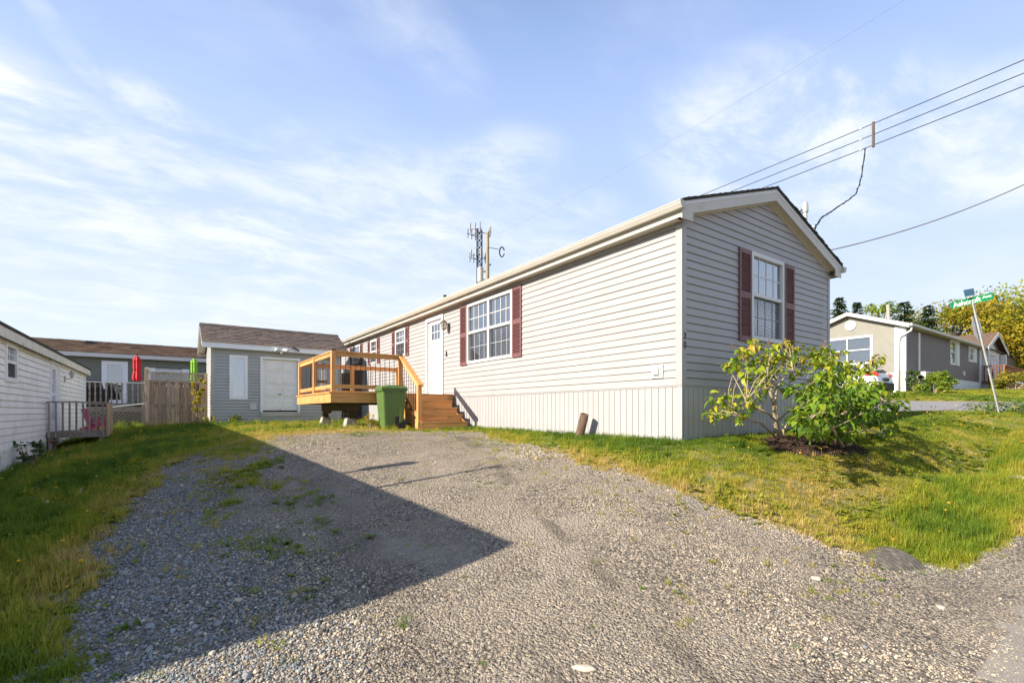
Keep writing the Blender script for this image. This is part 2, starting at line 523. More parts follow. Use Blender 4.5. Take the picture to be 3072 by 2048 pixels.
# ------------------------------------------------------------------ object helpers
def tag(o, label=None, cat=None, group=None, kind=None):
    if label: o['label'] = label
    if cat: o['category'] = cat
    if group: o['group'] = group
    if kind: o['kind'] = kind
    return o


def thing(name, label, cat, loc=(0, 0, 0), group=None, rot=None):
    o = bpy.data.objects.new(name, None)
    COL.objects.link(o)
    o.location = loc
    if rot is not None:
        o.rotation_euler = rot
    o.empty_display_size = .2
    return tag(o, label, cat, group)


def root_loc(p):
    v = Vector((0, 0, 0))
    while p is not None:
        v = v + p.location
        p = p.parent
    return v


class MB:
    def __init__(s):
        s.v, s.f, s.t = [], [], []

    def add(s, vs_, fs, t=None):
        o = len(s.v)
        s.v += [tuple(q) for q in vs_]
        s.f += [tuple(i + o for i in f) for f in fs]
        s.t += [t if t is not None else 0.0] * len(fs)
        return s

    HEX = [(0, 3, 2, 1), (4, 5, 6, 7), (0, 1, 5, 4), (1, 2, 6, 5), (2, 3, 7, 6), (3, 0, 4, 7)]

    def hex(s, p, t=None):
        return s.add(p, MB.HEX, t)

    def box(s, x0, x1, y0, y1, z0, z1, t=None):
        return s.hex([(x0, y0, z0), (x1, y0, z0), (x1, y1, z0), (x0, y1, z0), (x0, y0, z1), (x1, y0, z1), (x1, y1, z1), (x0, y1, z1)], t)

    def prism(s, poly, vec, t=None):
        n = len(poly)
        b = [Vector(q) for q in poly]
        c = [q + Vector(vec) for q in b]
        fs = [tuple(range(n))[::-1], tuple(range(n, 2 * n))] + [(i, (i + 1) % n, n + (i + 1) % n, n + i) for i in range(n)]
        return s.add(b + c, fs, t)

    def bar(s, p0, p1, wd, ht, up=(0, 0, 1)):
        p0, p1, up = Vector(p0), Vector(p1), Vector(up)
        d = (p1 - p0).normalized()
        sd = d.cross(up).normalized()
        u2 = sd.cross(d).normalized()
        a, b = sd * wd / 2, u2 * ht / 2
        return s.hex([p0 - a - b, p0 + a - b, p0 + a + b, p0 - a + b, p1 - a - b, p1 + a - b, p1 + a + b, p1 - a + b])

    def tube(s, pts, rad, n=8, caps=True, t=None):
        pts = [Vector(q) for q in pts]
        if isinstance(rad, (int, float)):
            rad = [rad] * len(pts)
        rings = []
        d0 = (pts[1] - pts[0]).normalized()
        ref = Vector((0, 0, 1)) if abs(d0.z) < .9 else Vector((1, 0, 0))
        a = d0.cross(ref).normalized()
        for i, q in enumerate(pts):
            d = (pts[min(i + 1, len(pts) - 1)] - pts[max(i - 1, 0)]).normalized()
            a = (a - d * a.dot(d)).normalized()
            b = d.cross(a)
            rings.append([q + (a * math.cos(2 * math.pi * k / n) + b * math.sin(2 * math.pi * k / n)) * rad[i] for k in range(n)])
        vs_ = [q for r_ in rings for q in r_]
        fs = []
        for i in range(len(pts) - 1):
            for k in range(n):
                fs.append((i * n + k, i * n + (k + 1) % n, (i + 1) * n + (k + 1) % n, (i + 1) * n + k))
        if caps:
            fs.append(tuple(range(n))[::-1])
            fs.append(tuple((len(pts) - 1) * n + k for k in range(n)))
        return s.add(vs_, fs, t)

    def lathe(s, prof, c=(0, 0), n=16, mod=None):
        vs_, fs = [], []
        for i, (r_, z) in enumerate(prof):
            for k in range(n):
                th = 2 * math.pi * k / n
                q = r_ * (mod(i, k) if mod else 1)
                vs_.append((c[0] + q * math.cos(th), c[1] + q * math.sin(th), z))
        for i in range(len(prof) - 1):
            for k in range(n):
                fs.append((i * n + k, i * n + (k + 1) % n, (i + 1) * n + (k + 1) % n, (i + 1) * n + k))
        fs.append(tuple(range(n))[::-1])
        fs.append(tuple((len(prof) - 1) * n + k for k in range(n)))
        return s.add(vs_, fs)

    def mesh(s, name, off=(0, 0, 0), normals=True, smooth=False):
        me = bpy.data.meshes.new(name)
        me.from_pydata([(q[0] - off[0], q[1] - off[1], q[2] - off[2]) for q in s.v], [], s.f)
        if any(s.t):
            at = me.attributes.new('tint', 'FLOAT', 'FACE')
            at.data.foreach_set('value', s.t)
        if normals:
            bm = bmesh.new(); bm.from_mesh(me)
            bmesh.ops.recalc_face_normals(bm, faces=bm.faces)
            bm.to_mesh(me); bm.free()
        if smooth:
            me.shade_smooth()
        me.update()
        return me

    def build(s, name, m, parent=None, local=False, smooth=False, normals=True, bevel=0.0):
        off = (0, 0, 0) if (parent is None or local) else root_loc(parent)
        me = s.mesh(name, off, normals, smooth)
        me.materials.append(MATS[m] if isinstance(m, str) else m)
        o = bpy.data.objects.new(name, me)
        COL.objects.link(o)
        o.parent = parent
        if bevel:
            b = o.modifiers.new('bevel', 'BEVEL')
            b.width = bevel; b.segments = 2; b.limit_method = 'ANGLE'
        return o


def box(name, m, parent, x0, x1, y0, y1, z0, z1, bevel=0.0, local=False):
    return MB().box(x0, x1, y0, y1, z0, z1).build(name, m, parent, bevel=bevel, local=local)


def inst(src, loc, parent=None, rot=None, scale=None, name=None):
    """another part sharing the mesh of src"""
    c = bpy.data.objects.new(name or src.name.split('.')[0], src.data)
    COL.objects.link(c)
    c.parent = parent
    c.location = loc
    if rot is not None: c.rotation_euler = rot
    if scale is not None: c.scale = scale
    return c


def copy_tree(o, parent=None):
    c = o.copy()
    COL.objects.link(c)
    c.parent = parent
    for ch in list(o.children):
        copy_tree(ch, c)
    return c


class Wall:
    def __init__(s, o, u, n):
        s.o, s.u, s.n = o, u, n

    def P(s, a, b, z):
        return (s.o[0] + s.u[0] * a + s.n[0] * b, s.o[1] + s.u[1] * a + s.n[1] * b, z)

    def box(s, mb, a0, a1, b0, b1, z0, z1, t=None):
        P = s.P
        return mb.hex([P(a0, b0, z0), P(a1, b0, z0), P(a1, b1, z0), P(a0, b1, z0), P(a0, b0, z1), P(a1, b0, z1), P(a1, b1, z1), P(a0, b1, z1)], t)

    def part(s, name, m, parent, a0, a1, b0, b1, z0, z1, bevel=0.0):
        mb = MB(); s.box(mb, a0, a1, b0, b1, z0, z1)
        return mb.build(name, m, parent, bevel=bevel)


def siding(W, a0, a1, z0, z1, h, root, m, openings=(), rng_fn=None, joined=False, proud=.018, gap=.0065, joints=0.0):
    """lap boards; each course is cut round the openings"""
    big = MB()
    k = 0
    z = z0
    while z < z1 - 1e-4:
        zt = min(z + h, z1)
        segs = [(a0, a1, z, zt)]
        for (p0, p1, q0, q1) in openings:
            new = []
            for (s0, s1, c0_, c1_) in segs:
                if p1 <= s0 or p0 >= s1 or q1 <= c0_ or q0 >= c1_:
                    new.append((s0, s1, c0_, c1_)); continue
                if p0 > s0: new.append((s0, p0, c0_, c1_))
                if p1 < s1: new.append((p1, s1, c0_, c1_))
                m0, m1 = max(s0, p0), min(s1, p1)
                if q0 > c0_: new.append((m0, m1, c0_, q0))
                if q1 < c1_: new.append((m0, m1, q1, c1_))
            segs = new
        if joints:
            new = []
            off = (k * 1.37) % joints
            for (s0, s1, c0_, c1_) in segs:
                cuts = [s0] + [q for q in np.arange(a0 + off, s1 - .35, joints) if q > s0 + .35] + [s1]
                new += [(cuts[q] + (.0006 if q else 0), cuts[q + 1], c0_, c1_) for q in range(len(cuts) - 1)]
            segs = new
        for si_, (s0, s1, c0_, c1_) in enumerate(segs):
            if c1_ - c0_ < .004: continue
            jit = (.0016 if si_ % 2 else 0.0) if joints else 0.0
            pb = proud + jit - (proud - .004) * (c0_ - z) / h
            pt = proud + jit - (proud - .004) * (c1_ - z) / h
            ext = 0
            if c0_ <= z + 1e-6: c0_ = z + min(gap, (c1_ - z) * .3)
            b0, b1, t0, t1 = s0, s1, s0, s1
            if rng_fn:
                r0, r1 = rng_fn(c0_), rng_fn(c1_)
                b0, b1 = max(s0, r0[0]), min(s1, r0[1])
                t0, t1 = max(s0, r1[0]), min(s1, r1[1])
                if b1 - b0 < .02: continue
                if t1 < t0: t0 = t1 = (t0 + t1) / 2
            P = W.P
            mb = big if joined else MB()
            lip = min(.012, (c1_ - c0_) * .3)
            mb.add([P(b0, -.006, c0_), P(b1, -.006, c0_), P(b1, pb, c0_), P(b0, pb, c0_),
                    P(t0, -.006, c1_ + ext), P(t1, -.006, c1_ + ext), P(t1, pt, c1_ + ext), P(t0, pt, c1_ + ext),
                    P(b0, pb, c0_ + lip), P(b1, pb, c0_ + lip)],
                   [(0, 1, 2, 3), (7, 6, 5, 4), (0, 4, 5, 1), (3, 2, 9, 8), (8, 9, 6, 7), (0, 3, 8, 7, 4), (1, 5, 6, 9, 2)])
            if not joined:
                mb.build('siding_board', m, root, normals=False)
        z = zt
        k += 1
    if joined:
        o = big.build('siding', m, root, normals=False)
        tag(o, kind='stuff')


def panels(W, a0, a1, z0, z1, wd, root, m, joined=False, gap=.010, openings=()):
    n = max(1, round((a1 - a0) / wd))
    st = (a1 - a0) / n
    big = MB()
    proto = None
    for i in range(n):
        s0 = a0 + i * st
        if any(s0 < q1 and s0 + st > q0 for (q0, q1) in openings):
            continue
        mb = big if joined else MB()
        P = W.P
        b, c = s0 + gap / 2, s0 + st - gap / 2
        mb.add([P(b - .003, 0, z0), P(c + .003, 0, z0), P(c, .013, z0), P(b, .013, z0), P(b - .003, 0, z1), P(c + .003, 0, z1), P(c, .013, z1), P(b, .013, z1)], MB.HEX)
        if not joined:
            if proto is None:
                proto = mb.build('skirt_panel', m, root); p0 = s0
            else:
                inst(proto, Vector(P(s0 - p0, 0, 0)) - Vector(P(0, 0, 0)), root)
    if joined:
        tag(big.build('skirt_panels', m, root), kind='stuff')


def window(W, root, a0, a1, z0, z1, sashes=1, cols=4, rows_up=2, rows_lo=2, frame='trim_white', back='room_dark',
           trim=.065, gl='glass', blind=False, curtain=False, screen=True, split=True, simple=False, up_frac=.48):
    """frame is the part; panes, grilles, blind and curtain are its sub-parts"""
    fr = MB()
    tw = trim
    for (x0, x1, y0, y1) in ((a0, a1, z1 - tw, z1), (a0, a1, z0, z0 + tw), (a0, a0 + tw, z0 + tw, z1 - tw), (a1 - tw, a1, z0 + tw, z1 - tw)):
        W.box(fr, x0, x1, -.075, .036, y0, y1)
    ia0, ia1, iz0, iz1 = a0 + tw, a1 - tw, z0 + tw, z1 - tw
    sw = (ia1 - ia0) / sashes
    zm = iz0 + (iz1 - iz0) * (1 - up_frac)
    for i in range(1, sashes):
        W.box(fr, ia0 + i * sw - .035, ia0 + i * sw + .035, -.075, .030, iz0, iz1)
    if split:
        for i in range(sashes):
            l, r_ = ia0 + i * sw + (.035 if i else 0), ia0 + (i + 1) * sw - (.035 if i < sashes - 1 else 0)
            W.box(fr, l, r_, -.05, .022, zm - .028, zm + .028)
    f = fr.build('window', frame, root)
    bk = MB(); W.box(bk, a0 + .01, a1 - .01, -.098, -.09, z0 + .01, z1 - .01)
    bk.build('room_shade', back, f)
    for i in range(sashes):
        l, r_ = ia0 + i * sw + (.036 if i else 0), ia0 + (i + 1) * sw - (.036 if i < sashes - 1 else 0)
        for (lo, hi, rows, dp) in (((zm + .028, iz1, rows_up, -.012), (iz0, zm - .028, rows_lo, -.030)) if split else ((iz0, iz1, rows_up, -.012),)):
            pm = MB(); W.box(pm, l, r_, dp - .004, dp, lo, hi)
            pm.build('pane', gl, f)
            gm = MB()
            for c in range(1, cols):
                x = l + (r_ - l) * c / cols
                W.box(gm, x - .008, x + .008, dp + .001, dp + .007, lo, hi)
            for c in range(1, rows):
                y = lo + (hi - lo) * c / rows
                W.box(gm, l, r_, dp + .0015, dp + .0065, y - .008, y + .008)
            if gm.v: gm.build('grille', frame, f)
        if screen and split:
            # half-transparent insect screen over the lower sash
            sm = MB()
            nst = 26
            for q in range(nst):
                y = iz0 + (zm - .028 - iz0) * (q + .5) / nst
                W.box(sm, l, r_, .004, .0055, y - .0035, y + .0035)
            tag(sm.build('insect_screen', 'screen', f), kind='stuff')
        if blind:
            bm_ = MB()
            z = iz1
            while z > zm - .05:
                P = W.P
                bm_.add([P(l + .01, -.075, z - .012), P(r_ - .01, -.075, z - .012), P(r_ - .01, -.052, z - .022), P(l + .01, -.052, z - .022)], [(0, 1, 2, 3)])
                z -= .022
            tag(bm_.build('blind', 'blind', f, normals=False), kind='stuff')
        if curtain:
            cm = MB()
            nn = 24
            for q in range(nn):
                x0_, x1_ = l + (r_ - l) * q / nn, l + (r_ - l) * (q + 1) / nn
                d0, d1 = -.07 - .012 * (q % 2), -.07 - .012 * ((q + 1) % 2)
                P = W.P
                cm.add([P(x0_, d0, iz0), P(x1_, d1, iz0), P(x1_, d1, iz1), P(x0_, d0, iz1)], [(0, 1, 2, 3)])
            cm.build('curtain', 'curtain', f, normals=False)
    return f


def shutter(W, root, a0, a1, z0, z1, m='shutter', panes=2):
    fr = MB()
    st = .045
    W.box(fr, a0, a0 + st, .012, .042, z0, z1)
    W.box(fr, a1 - st, a1, .012, .042, z0, z1)
    zs = [z0, z0 + (z1 - z0) * .5, z1]
    rails = [(z0, z0 + .075), (zs[1] - .05, zs[1] + .05), (z1 - .075, z1)]
    for q in rails:
        W.box(fr, a0 + st, a1 - st, .012, .042, *q)
    W.box(fr, a0 + st, a1 - st, .012, .018, z0 + .07, z1 - .07)
    f = fr.build('shutter', m, root)
    lv = MB()
    for lo, hi in ((rails[0][1], rails[1][0]), (rails[1][1], rails[2][0])):
        n = int((hi - lo) / .030)
        for i in range(n):
            z = lo + (hi - lo) * i / n
            P = W.P
            b, c = a0 + st, a1 - st
            lv.hex([P(b, .018, z + .016), P(c, .018, z + .016), P(c, .040, z + .002), P(b, .040, z + .002),
                    P(b, .018, z + .024), P(c, .018, z + .024), P(c, .040, z + .010), P(b, .040, z + .010)])
    tag(lv.build('louvers', m, f), kind='stuff')
    return f


def text_mesh(body, size, extrude=.0012, offset=0.0):
    cu = bpy.data.curves.new('lettering', 'FONT')
    cu.body = body; cu.size = size; cu.extrude = extrude; cu.offset = offset
    cu.align_x = 'CENTER'; cu.align_y = 'CENTER'
    ob = bpy.data.objects.new('lettering', cu)
    COL.objects.link(ob)
    dg = bpy.context.evaluated_depsgraph_get()
    me = bpy.data.meshes.new_from_object(ob.evaluated_get(dg))
    bpy.data.objects.remove(ob, do_unlink=True)
    return me


TXT = {k: text_mesh(k, s_, offset=o_) for k, s_, o_ in (('3', .13, .004), ('0', .13, .004), ('Ashcroft', .150, .0025), ('Ave', .085, .0015))}

# ------------------------------------------------------------------ terrain heights
CP = []


def cp(*rows):
    CP.extend(rows)


def zroad(x):
    return float(np.interp(x, [-14, -5, 0, 3, 5, 8.7, 13, 16, 20, 30, 45], [-1.62, -1.55, -1.47, -1.42, -1.38, -1.22, -.66, -.22, .15, .72, 1.1]))


for x_ in (-14, -8, -3, 0, 3, 6, 9, 12.5, 16, 20, 26, 34, 45):
    for y_ in (-8, -3, .4):
        cp((x_, y_, zroad(x_)))
cp((2, 1.6, -1.33), (2, 3.2, -1.14), (2, 4.5, -.96), (2, 5.8, -.79), (2, 7, -.645), (2, 8.5, -.51), (2, 10, -.43), (3.6, 10.4, -.41), (5, 10.4, -.405))
cp((-.5, 1.5, -1.46), (-.5, 3.5, -1.38), (-.5, 5.4, -1.2), (-.4, 8.5, -.88), (-.8, 12, -.74), (-1, 15.9, -.66), (-.6, 18.5, -.50), (.9, 18.4, -.41), (.8, 14, -.52))
cp((-2.46, 4, -1.5), (-2.46, 8, -1.32), (-2.46, 12, -1.12), (-2.46, 16, -1.06), (-2.46, 22, -.85), (-8, 4, -1.6), (-8, 12, -1.4), (-8, 22, -1.0), (-14, 12, -1.7), (-14, 22, -1.3))
cp((4.4, 4.65, -.62), (4.26, 2.85, -.87), (4.5, 1.8, -1.15), (4.9, 6.5, -.52), (5.3, 8.7, -.43), (6, 4.25, -.435), (6, 6, -.42), (6, 10, -.385), (6, 14, -.39), (6, 20, -.38), (8.5, 4.25, -.375), (10.85, 4.25, -.29))
cp((5.4, 3, -.72), (5.3, 1.5, -1.34), (6.2, 1.45, -1.34), (8, 1.5, -1.15), (10, 1.6, -.92), (12.5, 1.75, -.58), (6.5, 3.1, -.60), (7.7, 3.7, -.42), (7.4, 2.6, -.60), (9.5, 3, -.44), (12.5, 3.3, -.20), (15.4, 2.5, -.03), (13, 8, -.12), (12, 15, -.1), (15, 6, -.08), (15.4, 14, -.06))
cp((3.3, 17.9, -.37), (3.6, 14.3, -.40), (5.2, 18, -.37), (0, 23, -.55), (-2, 28, -.45), (4, 28, -.4), (-8, 30, -.8), (10, 30, -.1), (-14, 45, -1), (4, 45, -.4), (20, 45, .6), (45, 45, 1.6))
cp((17.5, 3.5, -.02), (17.5, 8, .0), (17.5, 18, .1), (17.5, 30, .2), (22.5, 4.6, .345), (22.5, 9, .40), (22.5, 18, .45), (24, 7.5, .62), (26, 9, .72), (29.9, 8.3, 1.0), (29.9, 13, 1.02), (37, 6.5, 1.18), (45, 6, 1.4), (45, 14, 1.5), (37, 3, .98), (30, 4, .72))
CPa = np.array(CP)
_c = CPa[:, :2]


def _tps(d2):
    return np.where(d2 > 1e-9, d2 * np.log(np.maximum(d2, 1e-9)) * .5, 0.0)


_n = len(_c)
_K = _tps(((_c[:, None] - _c[None]) ** 2).sum(-1)) + np.eye(_n) * .06
_Pm = np.c_[np.ones(_n), _c]
_A = np.block([[_K, _Pm], [_Pm.T, np.zeros((3, 3))]])
_sol = np.linalg.solve(_A, np.r_[CPa[:, 2], np.zeros(3)])


def vnoise(x, y, sc, seed=0):
    x = np.asarray(x, float) * sc + seed * 17.3; y = np.asarray(y, float) * sc - seed * 9.1
    xi, yi = np.floor(x).astype(np.int64), np.floor(y).astype(np.int64)
    fx, fy = x - xi, y - yi
    fx, fy = fx * fx * (3 - 2 * fx), fy * fy * (3 - 2 * fy)

    def h(a, b):
        q = (a * 374761393 + b * 668265263 + seed * 1442695041) & 0xffffffff
        q = ((q ^ (q >> 13)) * 1274126177) & 0xffffffff
        return ((q ^ (q >> 16)) & 0xffff) / 65535.0
    return (h(xi, yi) * (1 - fx) + h(xi + 1, yi) * fx) * (1 - fy) + (h(xi, yi + 1) * (1 - fx) + h(xi + 1, yi + 1) * fx) * fy


def fbm(x, y, sc, seed=0, octv=4):
    r_, a, tot = 0, 1.0, 0
    for i in range(octv):
        r_ = r_ + vnoise(x, y, sc * 2 ** i, seed + i) * a
        tot += a; a *= .5
    return r_ / tot


def H(x, y, rough=True):
    x = np.asarray(x, float); y = np.asarray(y, float)
    sh = x.shape
    X, Y = np.clip(x.ravel(), -14, 45), np.clip(y.ravel(), -8, 45)
    out = np.empty(X.shape)
    for i in range(0, len(X), 20000):
        q = np.c_[X[i:i + 20000], Y[i:i + 20000]]
        d2 = ((q[:, None] - _c[None]) ** 2).sum(-1)
        out[i:i + 20000] = _tps(d2) @ _sol[:_n] + _sol[_n] + q @ _sol[_n + 1:]
    out = out - .34 * np.exp(-((X - 10.3) / 1.1) ** 2 - ((Y - 2.02) / .34) ** 2)
    if rough:
        out = out + (fbm(X, Y, 1.1, 3) - .5) * .035 + (fbm(X, Y, 5, 5) - .5) * .014
    return out.reshape(sh)


def Hf(x, y):
    return float(H(np.array([x]), np.array([y]))[0])


XR = ([-2, .72, 1.0, 1.25, 1.8, 2.85, 4.65, 6.5, 8.0, 9.0, 9.6, 10.0], [30, 30, 7.5, 5.6, 4.75, 4.3, 4.4, 4.75, 5.15, 5.35, 5.0, 4.2])
XL = ([-2, 1.0, 3.5, 5.4, 8.5, 9.6, 10.2], [-.9, -.7, -.5, -.52, -.1, .5, 1.5])


def gravel_d(x, y):
    """about the distance inside the gravel (positive) or outside it (negative)"""
    d = np.minimum(x - np.interp(y, *XL), np.interp(y, *XR) - x)
    d = np.minimum(d, (10.1 - .12 * np.abs(x - 3.2) - y))
    return d + (fbm(x, y, 1.6, 9) - .5) * .55 + (fbm(x, y, 6, 21) - .5) * .25


def mulch_d(x, y):
    return 1 - np.sqrt(((x - 7.75) / 1.02) ** 2 + ((y - 3.25) / .62) ** 2) + (fbm(x, y, 4, 31) - .5) * .3


def road_d(x, y):
    return .70 + (fbm(x, y, 2, 41) - .5) * .12 - y - np.clip((3.6 - x) * .55, 0, 3)


# ------------------------------------------------------------------ ground sheets
def axis(lo, hi, step, lo_far, hi_far):
    a = list(np.arange(lo, hi, step))
    s_ = step; q = hi
    while q < hi_far:
        a.append(q); s_ = min(s_ * 1.16, 60); q += s_
    a.append(hi_far)
    s_ = step; q = lo - s_
    pre = []
    while q > lo_far:
        pre.append(q); s_ = min(s_ * 1.16, 60); q -= s_
    pre.append(lo_far)
    return np.array(pre[::-1] + a)


gx = axis(-3.0, 13.0, .07, -600, 600)
gy = axis(-.6, 11.5, .07, -600, 600)
GX, GY = np.meshgrid(gx, gy)
GZ = H(GX, GY)
nx, ny = len(gx), len(gy)
vid = np.arange(nx * ny).reshape(ny, nx)
quads = np.stack([vid[:-1, :-1], vid[:-1, 1:], vid[1:, 1:], vid[1:, :-1]], -1).reshape(-1, 4)
fcx = ((GX[:-1, :-1] + GX[1:, 1:]) / 2).ravel()
fcy = ((GY[:-1, :-1] + GY[1:, 1:]) / 2).ravel()
cls = np.zeros(len(quads), int)
cls[gravel_d(fcx, fcy) > 0] = 1
cls[(fcy < .72) & (np.abs(fcx) < 600) & (fcy > -6) & (fcx < 17.5) & (cls == 0)] = 1
cls[(road_d(fcx, fcy) > 0) & (fcy > -6)] = 2
cls[(fcx > 17.5) & (fcx < 22.6)] = 3
cls[mulch_d(fcx, fcy) > 0] = 4
allv = np.stack([GX.ravel(), GY.ravel(), GZ.ravel()], -1)
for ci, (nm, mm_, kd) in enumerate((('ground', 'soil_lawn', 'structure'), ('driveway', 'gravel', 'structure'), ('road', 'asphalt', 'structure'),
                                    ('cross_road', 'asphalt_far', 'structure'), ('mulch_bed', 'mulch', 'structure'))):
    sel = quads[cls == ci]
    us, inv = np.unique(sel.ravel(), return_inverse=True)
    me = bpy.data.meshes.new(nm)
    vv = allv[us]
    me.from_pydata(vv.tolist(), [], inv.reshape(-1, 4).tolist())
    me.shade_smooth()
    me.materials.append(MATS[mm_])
    o = bpy.data.objects.new(nm, me)
    COL.objects.link(o)
    tag(o, kind=kd)
    if nm == 'mulch_bed':
        tag(o, 'dark bark mulch bed under the lilac shrubs')


# ------------------------------------------------------------------ the long home
HX0, HX1, HY0, HY1 = 6.0, 10.85, 4.25, 23.5
SK, EV, RG = .36, 2.93, 3.79
HXM = (HX0 + HX1) / 2
house = thing('mobile_home', 'long pale grey sided home with dark red shutters and number 30', 'house', (HXM, (HY0 + HY1) / 2, -.4))
WL = Wall((HX0, HY0), (0, 1), (-1, 0))            # long wall, a = Y - HY0
WG = Wall((HX0, HY0), (1, 0), (0, -1))            # gable wall, a = X - HX0
LEN, WID = HY1 - HY0, HX1 - HX0
# solid core behind the boards
mb = MB()
c = .10
mb.prism([(HX0 + c, HY0 + c, -.62), (HX1 - .02, HY0 + c, -.62), (HX1 - .02, HY0 + c, 2.82), (HXM, HY0 + c, 3.60), (HX0 + c, HY0 + c, 2.82)], (0, LEN - c - .02, 0))
mb.build('wall', 'dark_void', house)
ZT = 2.735
# openings: (a0, a1, z0, z1)
big_w = (8.43 - HY0, 10.36 - HY0, 1.17, 2.63)
w3 = (14.2 - HY0, 15.02 - HY0, 1.75, 2.62)
w2 = (16.75 - HY0, 17.42 - HY0, 1.72, 2.58)
w1 = (18.6 - HY0, 19.6 - HY0, 1.2, 2.6)
door = (11.63 - HY0, 12.70 - HY0, .47, 2.62)
gw = (7.85 - HX0, 8.95 - HX0, 1.20, 2.66)
siding(WL, .0, LEN, SK + .012, ZT, .1143, house, 'vinyl', [big_w, w3, w2, w1, door], joints=3.66)
slope = (RG - EV) / (HXM - 5.8)


def grange(z):
    if z < 2.72: return (0, WID)
    d = (z - 2.80) / slope
    return (max(0, d), min(WID, WID - d))


siding(WG, .0, WID, SK + .012, 3.62, .1143, house, 'vinyl', [gw], grange)
panels(WL, 0.02, LEN, -.66, SK, .1245, house, 'skirt_vinyl', openings=[(13.15 - HY0, 13.7 - HY0)])
panels(WG, 0.02, WID, -.66, SK, .1245, house, 'skirt_vinyl')
for W_, L_ in ((WL, LEN), (WG, WID)):
    W_.part('skirt_trim', 'vinyl', house, -.018, L_, 0, .021, SK - .004, SK + .014)
# corner boards
WL.part('corner_board', 'vinyl', house, -.024, .085, .0, .026, SK + .016, 2.70, bevel=.003)
WG.part('corner_board', 'vinyl', house, 0.001, .085, .0, .024, SK + .016, 2.70, bevel=.003)
WG.part('corner_board', 'vinyl', house, WID - .085, WID, .0, .024, SK + .016, 2.70, bevel=.003)
WL.part('corner_board', 'skirt_vinyl', house, -.022, .05, .0, .022, -.64, SK - .006)
# skirt access hatch
WL.part('access_hatch', 'skirt_vinyl', house, 13.18 - HY0, 13.67 - HY0, .0, .02, -.5, .30)
WL.part('hatch_frame', 'trim_white', house, 13.14 - HY0, 13.18 - HY0, .0, .03, -.5, .34)
# windows with shutters
window(WL, house, *big_w, sashes=2, cols=4, screen=True)
window(WL, house, *w3, cols=3)
window(WL, house, *w2, cols=2)
window(WL, house, *w1, cols=3)
window(WG, house, *gw, cols=4, blind=True)
for (q0, q1, zz0, zz1) in (big_w, w3, w2, w1):
    wd = .33 if q1 - q0 > 1 else .26
    shutter(WL, house, q0 - wd - .008, q0 - .008, zz0 - .02, zz1 + .02)
    shutter(WL, house, q1 + .008, q1 + wd + .008, zz0 - .02, zz1 + .02)
shutter(WG, house, gw[0] - .375, gw[0] - .008, gw[2] - .05, gw[3] - .01)
shutter(WG, house, gw[1] + .008, gw[1] + .375, gw[2] - .05, gw[3] - .01)
# front door
d0, d1, dz0, dz1 = door
fm = MB()
WL.box(fm, d0, d0 + .09, -.09, .045, dz0, dz1); WL.box(fm, d1 - .09, d1, -.09, .045, dz0, dz1); WL.box(fm, d0 + .09, d1 - .09, -.09, .045, dz1 - .09, dz1)
fm.build('door_frame', 'trim_white', house)
dr = MB()
lx0, lx1, lz0, lz1 = d0 + .27, d1 - .27, dz1 - .62, dz1 - .20
for q in ((d0 + .09, d1 - .09, dz0, lz0), (d0 + .09, d1 - .09, lz1, dz1 - .09), (d0 + .09, lx0, lz0, lz1), (lx1, d1 - .09, lz0, lz1)):
    WL.box(dr, q[0], q[1], -.05, -.012, q[2], q[3])
for (pa, pb) in ((d0 + .19, (d0 + d1) / 2 - .03), ((d0 + d1) / 2 + .03, d1 - .19)):
    WL.box(dr, pa, pb, -.012, -.006, dz0 + .18, lz0 - .16)
do = dr.build('door', 'door_white', house)
gm = MB(); WL.box(gm, lx0, lx1, -.035, -.03, lz0, lz1); gm.build('pane', 'glass', do)
gm = MB(); WL.box(gm, lx0, lx1, -.088, -.082, lz0, lz1); gm.build('room_shade', 'room_dark', do)
gm = MB()
for k in (1, 2):
    x = lx0 + (lx1 - lx0) * k / 3
    WL.box(gm, x - .008, x + .008, -.029, -.02, lz0, lz1)
WL.box(gm, lx0, lx1, -.0285, -.0205, (lz0 + lz1) / 2 - .008, (lz0 + lz1) / 2 + .008)
gm.build('grille', 'door_white', do)
hm = MB()
hp = WL.P(d0 + .15, -.012, dz0 + .95)
hm.tube([hp, (hp[0] - .05, hp[1], hp[2]), (hp[0] - .055, hp[1] + .11, hp[2])], .011)
WL.box(hm, d0 + .125, d0 + .175, -.012, -.004, dz0 + .88, dz0 + 1.06)
hm.build('handle', 'aluminium', do)
WL.part('door_sill', 'aluminium', house, d0, d1, -.02, .06, dz0 - .03, dz0 - .002)
# door bell, wall vent
WL.part('door_bell', 'steel_dark', house, 11.43 - HY0, 11.475 - HY0, .012, .038, 1.46, 1.60, bevel=.004)
vm = MB()
WL.box(vm, 4.55 - HY0, 4.76 - HY0, .012, .034, .50, .70)
WL.box(vm, 4.585 - HY0, 4.725 - HY0, .034, .050, .535, .665)
v_ = vm.build('wall_vent', 'trim_white', house, bevel=.003)
WL.part('vent_cap', 'trim_cream', v_, 4.605 - HY0, 4.705 - HY0, .051, .075, .555, .645, bevel=.003)
# house number on the gable corner board
for ch, zc_ in (('3', 1.085), ('0', .955)):
    me = TXT[ch].copy(); me.materials.clear(); me.materials.append(MATS['steel_dark'])
    o = bpy.data.objects.new('house_number', me); COL.objects.link(o); o.parent = house
    o.location = Vector((HX0 + .043, HY0 - .0265, zc_)) - house.location
    o.rotation_euler = (R(90), 0, 0)
    o['label'] = 'black house number digit ' + ch
